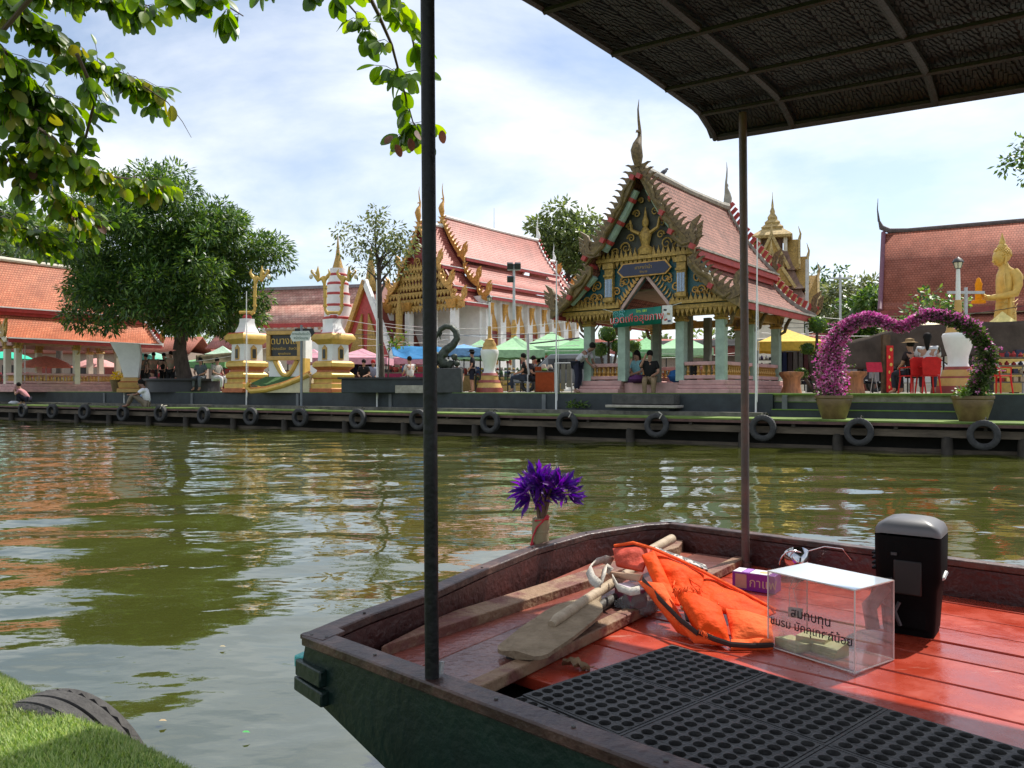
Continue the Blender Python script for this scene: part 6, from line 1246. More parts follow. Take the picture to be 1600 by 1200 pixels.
# corner knee of the hull with its turquoise pocket
c0 = rim[0]; nd = (near[1] - near[0]).normalized(); ed = (rim[1] - rim[0]).normalized()
MB().beam(c0 - nd * .03 + V((0, 0, -.085)), c0 + nd * .09 + V((0, 0, -.085)) - ed * .012, .02, .04).build('corner_block', GREENH, bo, True, bev=.004)
MB().beam(c0 - nd * .034 + V((0, 0, -.125)), c0 + nd * .1 + V((0, 0, -.13)) - ed * .014, .022, .035).build('corner_block', GREENH, bo, True, bev=.004)
MB().beam(c0 - nd * .03 + V((0, 0, -.075)), c0 - nd * .03 + ed * .1 + V((0, 0, -.075)), .03, .03).build('corner_pocket', mat('turquoise_paint', (.08, .42, .40), .5), bo, True, bev=.004)
b = MB()
for i in range(7): p = near[0] + nd * (.06 + .19 * i) + V((0, 0, GW * 0)); p.z = GW + .001; b.lathe([(.0045, 0), (.004, .002), (.001, .0025)], 8, p + V((.0, .0, 0)) + V((-nd.y, nd.x, 0)) * .02)
for i in range(9): p = rim[0].lerp(rim[-1], .03 + i * .115); k = min(6, int((.03 + i * .115) * 7)); p = off(rim, .02, GW)[k]; b.lathe([(.0045, 0), (.004, .002), (.001, .0025)], 8, V((p.x, p.y, GW + .001)))
b.build('gunwale_bolt', mat('dull_nail', (.06, .055, .05), .5, .3), bo, True, kind='stuff')
# hull bottom and floor planks
iend, inear = off(rim, .05, FZ), off(near, .05, FZ); ifar = off(far, .05, FZ)
HP = []
for path in (iend, inear, ifar):
    for i in range(len(path) - 1):
        p_, t_ = path[i], (path[i + 1] - path[i]).normalized(); n_2 = V((-t_.y, t_.x, 0)); n_2 = n_2 if (ctr - p_).dot(n_2) > 0 else -n_2; HP.append((V((p_.x, p_.y, 0)), n_2))
def clip(poly):
    P2 = [V((p.x, p.y, 0)) for p in poly]
    for o_, n_2 in HP:
        out = []
        for i in range(len(P2)):
            a, c = P2[i], P2[(i + 1) % len(P2)]; da, dc = (a - o_).dot(n_2), (c - o_).dot(n_2)
            if da >= 0: out.append(a)
            if (da >= 0) != (dc >= 0): out.append(a.lerp(c, da / (da - dc)))
        P2 = out
        if len(P2) < 3: return []
    res = []
    for p in P2:
        if not res or (p - res[-1]).length > 1e-4: res.append(p)
    if len(res) > 2 and (res[0] - res[-1]).length < 1e-4: res.pop()
    return res
def inside(p): return all((V((p.x, p.y, 0)) - o_).dot(n_2) > 0 for o_, n_2 in HP)
def quadbox(name, pts, z0, z1, m, bev=.004):
    pts = clip(pts)
    if len(pts) < 3: return None
    ar = sum(pts[i].x * pts[(i + 1) % len(pts)].y - pts[(i + 1) % len(pts)].x * pts[i].y for i in range(len(pts)))
    if ar < 0: pts = pts[::-1]
    b = MB(); lo_ = [V((p.x, p.y, z0)) for p in pts]; hi_ = [V((p.x, p.y, z1)) for p in pts]; n = len(pts)
    b.add(lo_ + hi_, [tuple(range(n - 1, -1, -1)), tuple(range(n, 2 * n))] + [(i, (i + 1) % n, n + (i + 1) % n, n + i) for i in range(n)]); return b.build(name, m, bo, True, bev=bev)
orig = onz(1165, 885, FZ)
def bl(a, c, z): return orig + BA * a + BB * c + V((0, 0, z))
quadbox('bilge_floor', [bl(-2.6, -2.6, 0), bl(3, -2.6, 0), bl(3, .3, 0), bl(-2.6, .3, 0)], FZ - .08, FZ - .06, mat('bilge_dark', (.02, .012, .01), .8), 0)
# floor lines measured across the boat
edges = [.14, -.06, -.225, -.40, -.545, -.70, -.90, -1.06, -1.23, -1.40, -1.57]
for i in range(len(edges) - 1):
    c0_, c1_ = edges[i], edges[i + 1]; g_ = .004 if i != 4 else .009
    a0 = -1.5
    # the end of each plank meets the raised end deck
    A, B_ = c0_ - g_, c1_ + g_
    quadbox('floor_plank', [bl(x, y, 0) for x, y in ((a0, B_), (3, B_), (3, A), (a0, A))], FZ - .03, FZ + R.uniform(-.0015, .0015), REDPL, .003)
# raised end deck: brown panel with timber edge batten, worn ledge against the end wall
ZE = FZ + .03
bt0, bt1 = onz(735, 1083, ZE), onz(1150, 880, ZE); bd = (bt1 - bt0).normalized(); bt0 = bt0 - bd * .5; bt1 = bt1 + bd * .12; bn_ = V((-bd.y, bd.x, 0))
if bn_.dot(rim[3] - bt0) < 0: bn_ = -bn_
quadbox('deck_panel', [bt0 + bn_ * .05, bt1 + bn_ * .05, bt1 + bn_ * .22, bt0 + bn_ * .22], FZ - .02, ZE - .004, BROWNP)
quadbox('deck_panel', [bt0 + bn_ * .225, bt1 + bn_ * .225, bt1 + bn_ * .62, bt0 + bn_ * .62], FZ - .02, ZE - .006, worn('brown_deck_red', (.20, .05, .035), (.30, .09, .06), .3, 5))
quadbox('edge_batten', [bt0, bt1, bt1 + bn_ * .047, bt0 + bn_ * .047], FZ + .002, ZE + .004, TIMB)
ZL = FZ + .055
l0, l1 = onz(560, 1012, ZL), onz(990, 878, ZL); ldir = (l1 - l0).normalized(); l0 = l0 - ldir * .12; ln_ = V((-ldir.y, ldir.x, 0)); ln_ = ln_ if ln_.dot(rim[3] - l0) > 0 else -ln_
quadbox('worn_ledge', [l0 - ln_ * .035, l1 - ln_ * .03, l1 + ln_ * .07, l0 + ln_ * .05], FZ - .01, ZL, TIMB)
wb = quadbox('timber_block', [onz(1020, 868, ZL), onz(1060, 858, ZL), onz(1070, 845, ZL), onz(1035, 843, ZL)], FZ, ZL + .01, TIMB)
# poles and canopy
PZ = 2.44
POLE = mat('rusty_pole_paint', (.055, .045, .04), .5, .4, 7, .2, 40, col2=(.12, .07, .055)); POLED = mat('shaded_pole_paint', (.008, .008, .009), .5, .4, 6, .2, spec=.25)  # POLED: canopy shade on the near pole is put into its colour
pb1 = onz(1165, 886, FZ); pl_ = MB(); pt1 = V((pb1.x - .012, pb1.y, PZ)); pl_.tube([pb1, pb1.lerp(pt1, .5) + V((.002, 0, 0)), pt1], .0165, 14); pl_.build('canopy_pole', POLE, bo, True); MB().tube([pb1 + V((0, 0, -.001)), pb1 + V((0, 0, .02))], .024, 12).build('pole_foot', POLE, bo, True)
pb2 = onz(675, 1062, GW - .005); pt2 = V((pb2.x - .012, pb2.y, 2.5)); MB().tube([pb2 - V((0, 0, .12)), pb2, pt2], .0148, 14).build('canopy_pole', POLED, bo, True)
MB().beam(pb2 + V((.018, .005, .01)), pb2 + V((.02, .01, .035)), .006, .012).build('pole_clip', STEELP, bo, True)
cn = bpy.data.objects.new('canopy', None)
CR = at(1120, 215, 3.48)       # canopy corner (far end)
AA = V((.775, -.632, -.048)).normalized(); CB = V((-.632, -.775, 0)).normalized()
def cz(c):     # arch profile across the boat, c metres from the far eave towards the near eave
    W_ = 2.4; t = c / W_; c = min(c, W_ - c); K = ((0, 0), (.03, .03), (.16, .088), (.62, .112), (1.3, .122)); return next((z0 + (z1 - z0) * (c - a) / (b_ - a) for (a, z0), (b_, z1) in zip(K, K[1:]) if a <= c <= b_), 0)
def cp(a, c, dz=0): return CR + AA * a + CB * c + V((0, 0, cz(c) + dz))
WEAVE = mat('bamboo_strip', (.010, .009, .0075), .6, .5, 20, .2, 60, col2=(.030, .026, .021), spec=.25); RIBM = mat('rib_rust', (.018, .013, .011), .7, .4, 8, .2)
W_ = 2.4; nc = 26; na = 2
b = MB(); cs = [W_ * (0.5 - 0.5 * cos(pi * i / nc)) for i in range(nc + 1)]
vs = [cp(a, c, .012) for c in cs for a in (-.02, 3.6)]; b.add(vs, [(2 * i, 2 * i + 1, 2 * i + 3, 2 * i + 2) for i in range(nc)])
can = b.build('canopy', mat('canopy_outer', (.03, .026, .022), .8, .4, 4, .4, 30), bo, True); s = can.modifiers.new('s', 'SOLIDIFY'); s.thickness = .01
# woven strips: slim slightly curled bamboo slats laid in a herringbone twill
b = MB(); su, sl = .0125, .052; 
prof = [0]; N_ = 240
for i in range(N_): c0_, c1_ = W_ * i / N_, W_ * (i + 1) / N_; prof.append(prof[-1] + sqrt((c1_ - c0_) ** 2 + (cz(c1_) - cz(c0_)) ** 2))
def carc(l):
    l = max(0, min(prof[-1] - 1e-4, l)); i = 0
    lo_, hi_ = 0, N_
    while hi_ - lo_ > 1:
        m_ = (lo_ + hi_) // 2
        if prof[m_] <= l: lo_ = m_
        else: hi_ = m_
    return W_ * (lo_ + (l - prof[lo_]) / (prof[hi_] - prof[lo_])) / N_
na_, nl_ = int(2.5 / su), int(prof[-1] / sl) + 2
sv = []
for i in range(na_):
    for j in range(nl_):
        ph = (i % 8); sh = (ph if ph < 4 else 8 - ph) * sl / 4
        l0_ = j * sl + sh - sl; l1_ = l0_ + sl * .97
        if l1_ < 0.02 or l0_ > prof[-1] - .02: continue
        tl_ = .007 if (i // 4) % 2 else -.007
        a0 = i * su; k_ = R.uniform(-.0012, .0012)
        c0_, c1_ = carc(max(0, l0_)), carc(min(prof[-1], l1_))
        q = [cp(a0 + .0008, c0_, .002 + k_), cp(a0 + su * .93, c0_, .0005 + k_), cp(a0 + su * .93 + tl_, c1_, -.0025 + k_), cp(a0 + .0008 + tl_, c1_, -.0005 + k_)]
        b.add(q, [(0, 1, 2, 3)])
b.build('woven_bamboo', WEAVE, can, False, kind='stuff')
# arch ribs and purlins
def cross_rib(a, r, name='rib', dz=-.02):
    b = MB(); pts = [cp(a, c, dz) for c in cs[1:-1]]; b.tube(pts, r, 6); return b.build(name, RIBM, can)
for a, r in ((.0, .013), (.335, .014), (.86, .014), (1.45, .014), (2.1, .014)): cross_rib(a, r)
for c, r in ((.012, .014), (.16, .013), (.46, .013), (.85, .013), (1.25, .013), (1.7, .013), (2.1, .013), (2.385, .014)):
    MB().tube([cp(.0, c, -.03 if c > .1 else -.012), cp(2.6, c, -.03 if c > .1 else -.012)], r * .85, 6).build('purlin', RIBM, can)
MB().tube([cp(a, -.006, -.004) for a in (0, .8, 1.6, 2.4)], .011, 6).build('edge_rim', RIBM, can); MB().tube([cp(-.022, c, .004) for c in cs], .010, 6).build('edge_rim', RIBM, can)
# the canopy object was built in boat space, its children in world space: bring them into the same space
for ch in [o for o in bpy.data.objects if o.parent == can]: ch.location = -bo.location
# ================================================================ things lying in the boat
# rubber ring mat (one mat of grooved square panels)
MATM = mat('black_rubber_mat', (.022, .021, .020), .6, .35, 14, .25, 80, col2=(.055, .053, .050))
mo = onz(1050, 1006, FZ + .014); mr = onz(1597, 1168, FZ + .014); mx_ = (mr - mo).normalized(); my_ = V((mx_.y, -mx_.x, 0)); my_ = my_ if my_.y < 0 else -my_
ml = onz(878, 1130, FZ + .014); 
rm = thing('rubber_ring_mat', 'black rubber floor mat with rows of round holes on the red deck', 'mat', V((mo.x, mo.y, FZ + .002)), atan2(mx_.y, mx_.x))
pit = .0355; PW = 8; PHn = 8
def panel(nx, ny, th=.011, keep=None):
    b = MB(); n = 12; ro = pit * .40
    for i in range(nx):
        for j in range(ny):
            cx, cy = (i + .5) * pit, -(j + .5) * pit * .94
            if keep and not keep(cx, cy): continue
            sq = []
            for k in range(n):
                a = 2 * pi * k / n + pi / 4; ca, sa = cos(a), sin(a); m_ = max(abs(ca), abs(sa)); sq.append((cx + ca / m_ * pit / 2, cy + sa / m_ * pit * .47))
            ci = [(cx + cos(2 * pi * k / n + pi / 4) * ro, cy + sin(2 * pi * k / n + pi / 4) * ro) for k in range(n)]
            vs = [(x, y, th) for x, y in sq] + [(x, y, th + .0012) for x, y in ci] + [(x, y, 0) for x, y in ci]
            b.add(vs, [(k, (k + 1) % n, n + (k + 1) % n, n + k) for k in range(n)] + [(n + k, n + (k + 1) % n, 2 * n + (k + 1) % n, 2 * n + k) for k in range(n)])
    if not keep: b.add([(-.02, .005, .001), (-.02, -ny * pit * .94, .001), (nx * pit + .01, -ny * pit * .94, .001), (nx * pit + .01, .005, .001)], [(0, 1, 2, 3)], 1)
    X1, Y1 = nx * pit, -ny * pit * .94; e = .007; x0 = 0
    if keep: return b
    for bx in ((x0 - e / 2 - .001, Y1 / 2, e, -Y1 + 2 * e), (X1 + e / 2 + .001, Y1 / 2, e, -Y1 + 2 * e)): b.box((bx[0], bx[1], th / 2 - .0005), (bx[2], bx[3], th - .001))
    for by in (e / 2, Y1 - e / 2): b.box((X1 / 2, by, th / 2 - .0005), (X1 + .002, e, th - .001))
    return b
pm2 = mesh_of(panel(PW, PHn), 'mat_panel', [MATM, BLACKP])
stepx, stepy = PW * pit + .0185, PHn * pit * .94 + .0165
rmw = wmat(rm)
for i in range(-2, 5):
    for j in range(4):
        o_ = V((.008 + i * stepx, -.008 - j * stepy, R.uniform(0, .001)))
        if i < 0 and j == 0: continue
        cs_ = [inside(rmw @ (o_ + V((x, y, 0)))) for x in (-.015, PW * pit + .01) for y in (.01, -PHn * pit * .94 - .01)]
        if all(cs_): 
            if i >= 0: place(rm, 'mat_panel', pm2, Matrix.Translation(o_))
        elif any(cs_) and i >= 0:
            place(rm, 'mat_panel', mesh_of(panel(PW, PHn, keep=lambda x, y: inside(rmw @ (o_ + V((x, y, 0))))), 'mat_panel', MATM), Matrix.Translation(o_))
# paddles
PADW = mat('paddle_wood', (.30, .22, .14), .65, .3, 6, .3, 40, stretch=(1, 4, 1), col2=(.48, .38, .26)); PADG = mat('paddle_blade_grey', (.20, .145, .09), .8, .4, 12, .5, 60, col2=(.33, .25, .165), spec=.2)
def paddle(label, tip, grip, wd, bl_, z0, z1, mb, ms, bladez=1):
    A, B_ = V(tip), V(grip); r = thing('paddle', label, 'paddle', A, 0, 'wooden paddles'); d = (B_ - A).normalized(); x = V((-d.y, d.x, 0)).normalized(); nz = x.cross(d); nz = nz if nz.z > 0 else -nz
    pr = [(0, .30), (.02, .38), (.06, .44), (.35, .5), (.68, .5), (.82, .46), (.92, .33), (1.0, .16), (1.1, .1)]
    b = MB(); vs = []; n = len(pr); prof = [-1, -.5, 0, .5, 1]
    for sg in (1, -1):
        for t, w in pr:
            for k in prof: vs.append(A + d * t * bl_ + x * k * w * wd + nz * sg * (.005 + .006 * (1 - abs(k))))
    fs = []
    for sg in range(2):
        o = sg * n * 5
        for i in range(n - 1):
            for k in range(4): a = o + i * 5 + k; f = (a, a + 1, a + 6, a + 5); fs.append(f if sg else f[::-1])
    N2 = n * 5
    for i in range(n - 1): fs += [(i * 5, N2 + i * 5, N2 + i * 5 + 5, i * 5 + 5)[::-1], (i * 5 + 4, i * 5 + 9, N2 + i * 5 + 9, N2 + i * 5 + 4)[::-1]]
    fs += [(0, 1, 2, 3, 4, N2 + 4, N2 + 3, N2 + 2, N2 + 1, N2)]
    b.add(vs, fs); o = b.build('blade', mb, r, True, sharp=50); bm = bmesh.new(); bm.from_mesh(o.data); bmesh.ops.recalc_face_normals(bm, faces=bm.faces); bm.to_mesh(o.data); bm.free()
    MB().tube([A + d * bl_ * .42 + nz * .014, A + d * bl_ * .5 + nz * .018, A + d * bl_ * 1.1 + nz * .01, B_], [.012, .016, .0165, .016], 10).build('shaft', ms, r, True)
    return r, d, x, nz
pt0, pt1 = onz(806, 1022, ZE + .045), onz(968, 902, ZE + .10)
pt1 = at(975, 900, 2.93)
pr_, d_, x_, nz_ = paddle('pale worn wooden paddle with broad grey blade lying on top', at(808, 1024, 2.06), at(985, 893, 2.83), .165, .50, 0, 0, PADG, PADW)
MB().beam(at(868, 975, 2.30) , at(905, 950, 2.48), .03, .012, up=nz_).build('shaft_stub', mat('dark_stub', (.04, .03, .02), .7), pr_, True)
paddle('second darker paddle lying under the pale one', at(800, 1036, 2.085), at(980, 925, 2.72), .13, .45, 0, 0, mat('dark_paddle', (.07, .06, .05), .6, .4, 8, .3), mat('dark_paddle', (.07, .06, .05)))
rp = thing('wooden_rod', 'short round wooden rod resting on the timber block behind the life jacket', 'rod', at(1035, 852, 3.05)); MB().tube([at(1005, 866, 2.98), at(1050, 842, 3.2)], [.017, .019], 12).build('rod', PADW, rp, True)
# orange life jacket
ORG = mat('orange_cloth', (.78, .055, .004), .7, .16, 7, .5, 30, col2=(.84, .085, .008), spec=.12); ORP = mat('faded_orange_cloth', (.80, .085, .015), .75, .14, 6, .5, 30, col2=(.85, .15, .04), spec=.12); TRIM = mat('dark_binding_and_shade', (.03, .018, .015), .7); REDIN = mat('inner_red_cloth', (.50, .04, .01), .7, .2, 8, .3)
lj = thing('life_jacket', 'crumpled bright orange life jacket lying on the red deck', 'life jacket', onz(1085, 1000, FZ))
def cu(name, px, th, m, n=16, wob=.011):
    b = MB(); b.cushion(*[at(*q) for q in px], th, n, 0, wob); o = b.build(name, m, lj, True, sharp=70); bm = bmesh.new(); bm.from_mesh(o.data); bmesh.ops.recalc_face_normals(bm, faces=bm.faces); bm.to_mesh(o.data); bm.free(); return o
cu('back_panel', [(1018, 860, 2.72), (1100, 898, 2.66), (1092, 948, 2.52), (1045, 925, 2.55)], .022, ORG)
cu('back_panel', [(1098, 897, 2.68), (1212, 958, 2.58), (1190, 968, 2.48), (1090, 948, 2.51)], .02, ORG)
cu('collar', [(958, 858, 2.86), (1018, 856, 2.74), (1004, 893, 2.62), (963, 884, 2.74)], .022, REDIN)
cu('collar_flap', [(948, 893, 2.72), (1004, 898, 2.60), (1000, 909, 2.6), (952, 900, 2.70)], .012, mat('tan_lining', (.42, .26, .17), .8))
cu('shoulder_panel', [(1003, 868, 2.66), (1022, 862, 2.68), (1062, 946, 2.48), (1035, 940, 2.48)], .02, ORG)
cu('side_panel', [(997, 908, 2.58), (1036, 912, 2.52), (1085, 1000, 2.32), (1058, 988, 2.38)], .03, ORP)
cu('front_panel', [(1052, 920, 2.46), (1126, 950, 2.42), (1140, 1004, 2.27), (1090, 985, 2.29)], .035, ORG)
cu('front_panel', [(1134, 952, 2.42), (1204, 968, 2.38), (1209, 1004, 2.27), (1145, 1003, 2.27)], .032, ORP)
cu('lower_panel', [(1060, 975, 2.36), (1092, 985, 2.30), (1142, 1010, 2.245), (1085, 1005, 2.29)], .018, ORP)
cu('lower_panel', [(1142, 1000, 2.27), (1208, 1000, 2.28), (1208, 1014, 2.25), (1142, 1014, 2.24)], .012, ORP)
MB().tube([at(1090, 987, 2.27), at(1115, 998, 2.25), at(1142, 1007, 2.235), at(1175, 1009, 2.235), at(1208, 1008, 2.25)], .008, 6, sy=.5).build('binding', TRIM, lj, True); MB().tube([at(960, 853, 2.84), at(990, 848, 2.8), at(1020, 857, 2.69), at(1062, 875, 2.68), at(1100, 894, 2.65), at(1160, 925, 2.61), at(1212, 953, 2.57)], .006, 6).build('binding', ORP, lj, True)
cu('printed_patch', [(1022, 855, 2.75), (1102, 884, 2.72), (1106, 892, 2.69), (1024, 861, 2.73)], .004, mat('grey_print', (.08, .08, .08), .7, .9, 60, 0, col2=(.55, .52, .48), lo=.48, hi=.52))
for pts in ([(1040, 880, 2.675), (1068, 898, 2.635), (1096, 918, 2.59)], [(1060, 862 + 24, 2.69), (1052, 915, 2.57)], [(1130, 921, 2.625), (1122, 945, 2.53)], [(1168, 938, 2.60), (1160, 957, 2.52)]):
    MB().tube([at(x, y, Yv - .022) for x, y, Yv in pts], .0028, 5).build('seam', ORP, lj, True)
MB().tube([at(1004, 905, 2.56), at(1030, 935, 2.45), at(1062, 968, 2.33), at(1090, 990, 2.265)], .009, 6, sy=.25).build('black_strap', TRIM, lj, True)
b = MB()
for i in range(60): p = at(1052 + R.uniform(0, 44), 918 + R.uniform(-2, 6), 2.43); b.beam(p, p + V((R.uniform(-.012, .012), R.uniform(-.015, 0), R.uniform(-.025, .004))), .002, .002)
for i in range(50): t = R.random(); p = at(1092 + 48 * t, 983 + 20 * t, 2.26); b.beam(p, p + V((R.uniform(-.008, .008), -.006, -R.uniform(.006, .02))), .002, .002)
b.build('frayed_threads', ORP, lj, True, kind='stuff')
bk = MB(); bk.beam(at(1072, 946, 2.40), at(1082, 938, 2.41), .022, .012); bk.beam(at(1066, 952, 2.40), at(1072, 944, 2.41), .012, .016); bk.build('buckle', mat('tan_buckle', (.5, .28, .1), .5), lj, True, bev=.002)
MB().cushion(at(1068, 950, 2.40), at(1084, 946, 2.39), at(1080, 972, 2.35), at(1072, 970, 2.36), .004, 6).build('gap_shade_patch', TRIM, lj, True)  # dark cushion stands in for the shade in a hollow between panels
STR = mat('white_webbing', (.50, .46, .40), .8, .2, 20, .3, 90)
def ribbon(pts, w, up):
    b = MB(); pts = [V(p) for p in pts]; up = V(up); vs = [v for p in pts for v in (p - up * w / 2, p + up * w / 2)]; b.add(vs, [(2 * i, 2 * i + 1, 2 * i + 3, 2 * i + 2) for i in range(len(pts) - 1)]); o = b.build('strap', STR, lj, True); s = o.modifiers.new('s', 'SOLIDIFY'); s.thickness = .003; return o
ribbon([at(957, 878, 2.80), at(945, 874, 2.78), at(930, 879, 2.72), at(920, 890, 2.66), at(926, 905, 2.60), at(937, 915, 2.56)], .035, (.5, .5, .7)); ribbon([at(937, 915, 2.56), at(942, 900, 2.60), at(945, 885, 2.7), at(955, 893, 2.68)], .03, (.6, .3, .6)); ribbon([at(958, 903, 2.62), at(966, 918, 2.55), at(985, 925, 2.52), at(1000, 922, 2.50)], .03, (0, .6, .7))
# packets under the jacket, purple box, dry leaf
pk = thing('drink_carton', 'small pink and white carton half under the life jacket', 'carton', onz(985, 945, FZ + .03)); ax_, ay_ = BA, BB
b = MB().box((0, 0, .03), (.06, .11, .055), rz=.35); b.build('carton', mat('dark_pink_carton', (.22, .05, .10), .4), pk, bev=.003); MB().box((.0, 0, .0595), (.05, .1, .003), rz=.35).build('carton_top', cm((.72, .6, .7)), pk)
pg2 = thing('clear_plastic_bag', 'crumpled clear plastic bag in the shadow of the life jacket', 'bag', onz(1002, 962, FZ)); b = MB(); b.ball((0, 0, .045), .07, sc=(1.1, .8, .65), n=16, h=10, jit=.2)
gm = bpy.data.materials.new('clear_film'); gm.use_nodes = True; bb_ = gm.node_tree.nodes['Principled BSDF']; bb_.inputs['Transmission Weight'].default_value = .85; bb_.inputs['Roughness'].default_value = .18; bb_.inputs['IOR'].default_value = 1.1; bb_.inputs['Base Color'].default_value = (.85, .85, .85, 1)
b.build('film', gm, pg2, sharp=15)
PB1 = onz(1150, 920, FZ); sb = thing('purple_box', 'purple and white snack box standing behind the donation box', 'box', onz(1182, 921, FZ), atan2(BA.y, BA.x) + .12)
PUR = mat('purple_print', (.22, .03, .30), .4, .1, 6); MB().box((0, 0, .032), (.155, .075, .064)).build('carton', PUR, sb, bev=.002)
for x, w, c in ((-.06, .03, (.72, .68, .72)), (-.03, .024, (.42, .2, .55)), (.02, .068, (.72, .66, .7))): MB().box((x, 0, .0646), (w, .07, .0012)).build('top_print', cm(c, .4), sb)
MB().ball((.03, 0, .065), .018, sc=(1, 1, .12)).build('top_picture', cm((.62, .42, .2)), sb); MB().box((-.045, -.0378, .033), (.042, .0012, .05)).build('side_print', cm((.5, .32, .26)), sb)
text('กาแฟ', .045, cm((.6, .5, .35)), sb, (.035, -.0382, .03), (1, 0, 0), (0, 0, 1), ext=.0004)
lf = thing('dry_leaf', 'curled dry brown leaf lying on the red planks', 'leaf', onz(900, 1043, FZ + .006)); b = MB(); n = 9
vs = []; 
for i in range(n):
    t = i / (n - 1); w = .022 * sin(pi * min(1, t * .95 + .05)) ** .7
    for k in (-1, -.5, 0, .5, 1): vs.append(((t - .5) * .075, k * w * (1 + .3 * sin(i * 2.1)), .014 * k * k + .006 * sin(t * 5) + .004 * sin(i * 3 + k)))
b.add(vs, [(i * 5 + k, i * 5 + k + 1, i * 5 + 6 + k, i * 5 + 5 + k) for i in range(n - 1) for k in range(4)]); lo2 = b.build('blade', mat('dry_leaf', (.20, .12, .06), .7, .3, 40), lf); lo2.rotation_euler = (0, 0, -.35); MB().tube([(.036, 0, .004), (.05, -.003, .01)], .0012, 5).build('stalk', mat('dry_leaf', (.2, .12, .06)), lf, rz=-.35)
# donation box of clear acrylic
bx_l, bx_f, bx_r = onz(1210, 1008, FZ), onz(1336, 1054, FZ), onz(1379, 1023, FZ)
ux = V((cos(radians(-55)), sin(radians(-55)), 0)); LX = (bx_f - bx_l).length; uy = V((-ux.y, ux.x, 0)); LY = .185
bx_l = bx_f - ux * LX
HX = at(1346, 923, bx_f.y).z - FZ
db = thing('donation_box', 'clear acrylic donation box with black Thai lettering and money inside', 'box', V((bx_l.x, bx_l.y, FZ + .002)), atan2(ux.y, ux.x))
ac = bpy.data.materials.new('clear_acrylic'); ac.use_nodes = True; t = ac.node_tree; n = t.nodes; l = t.links
pbs = n['Principled BSDF']; pbs.inputs['Base Color'].default_value = (.93, .91, .90, 1); pbs.inputs['Roughness'].default_value = .05; pbs.inputs['Specular IOR Level'].default_value = .9
tb = n.new('ShaderNodeBsdfTransparent'); tb.inputs[0].default_value = (.93, .93, .93, 1); ms = n.new('ShaderNodeMixShader'); fz_ = n.new('ShaderNodeLayerWeight'); fz_.inputs[0].default_value = .25
tc = n.new('ShaderNodeTexCoord'); wv = n.new('ShaderNodeTexNoise'); wv.inputs['Scale'].default_value = 14; wv.inputs['Detail'].default_value = 8; mp = n.new('ShaderNodeMapping'); mp.inputs['Scale'].default_value = (1, 1, .25); mp.inputs['Rotation'].default_value = (.4, .8, 0); l.new(tc.outputs['Object'], mp.inputs[0]); l.new(mp.outputs[0], wv.inputs['Vector'])
sc_ = n.new('ShaderNodeMapRange'); l.new(wv.outputs['Fac'], sc_.inputs[0]); sc_.inputs[1].default_value = .55; sc_.inputs[2].default_value = .8; sc_.inputs[3].default_value = .10; sc_.inputs[4].default_value = .36
fa = mth('ADD', mth('MULTIPLY', mth('POWER', fz_.outputs[1], 3.0, n, l), .7, n, l), sc_.outputs[0], n, l); l.new(mth('MINIMUM', fa, 1.0, n, l), ms.inputs[0]); l.new(tb.outputs[0], ms.inputs[1])
gl_ = n.new('ShaderNodeBsdfGlossy'); gl_.inputs['Roughness'].default_value = .06; mg = n.new('ShaderNodeMixShader'); mg.inputs[0].default_value = .55; l.new(pbs.outputs[0], mg.inputs[1]); l.new(gl_.outputs[0], mg.inputs[2]); l.new(mg.outputs[0], ms.inputs[2]); l.new(ms.outputs[0], n['Material Output'].inputs[0])
EDG = mat('acrylic_edge', (.72, .66, .60), .2, .08, 20, coat=.5)
tk = .004
for nm, c, d_ in (('front_panel', (LX / 2, tk / 2, HX / 2), (LX - .006, tk, HX - .006)), ('rear_panel', (LX / 2, LY - tk / 2, HX / 2), (LX - .006, tk, HX - .006)), ('side_panel', (tk / 2, LY / 2, HX / 2), (tk, LY - .006, HX - .006)), ('side_panel', (LX - tk / 2, LY / 2, HX / 2), (tk, LY - .006, HX - .006)), ('bottom_panel', (LX / 2, LY / 2, tk / 2), (LX - .012, LY - .012, tk))): MB().box(c, d_).build(nm, ac, db)
MB().box((LX / 2, LY / 2, HX - tk / 2), (LX - .004, LY - .004, tk)).build('lid', mat('frosted_lid', (.60, .66, .74), .12, .05, 6, coat=.6), db)
e = .0028
for x in (e / 2, LX - e / 2):
    for y in (e / 2, LY - e / 2): MB().box((x, y, HX / 2), (e, e, HX)).build('edge_strip', EDG, db)
for z in (e / 2, HX - e / 2):
    for y in (e / 2, LY - e / 2): MB().box((LX / 2, y, z), (LX - 2 * e, e, e)).build('edge_strip', EDG, db)
    for x in (e / 2, LX - e / 2): MB().box((x, LY / 2, z), (e, LY - 2 * e, e)).build('edge_strip', EDG, db)
INK = mat('black_ink', (.010, .009, .014), .5); k_ = LX / .27
text('สมทบทุน', .05, INK, db, (LX * .52, -.0015, HX * .53), (1, 0, 0), (0, 0, 1), ext=.0003, fit=LX * .45, bold=.0004); text('ชมรม มัคคุเทศก์น้อย', .05, INK, db, (LX * .51, -.0015, HX * .36), (1, 0, 0), (0, 0, 1), ext=.0003, fit=LX * .93, bold=.0004)
NOTE = mat('green_banknote', (.36, .40, .18), .7, .25, 30, 0, col2=(.52, .52, .30)); NOTE2 = mat('grey_banknote', (.42, .40, .36), .7, .3, 30)
dw = lambda x, y, z: V((bx_l.x, bx_l.y, FZ)) + ux * x + uy * y + V((0, 0, z))
rzb = atan2(ux.y, ux.x)
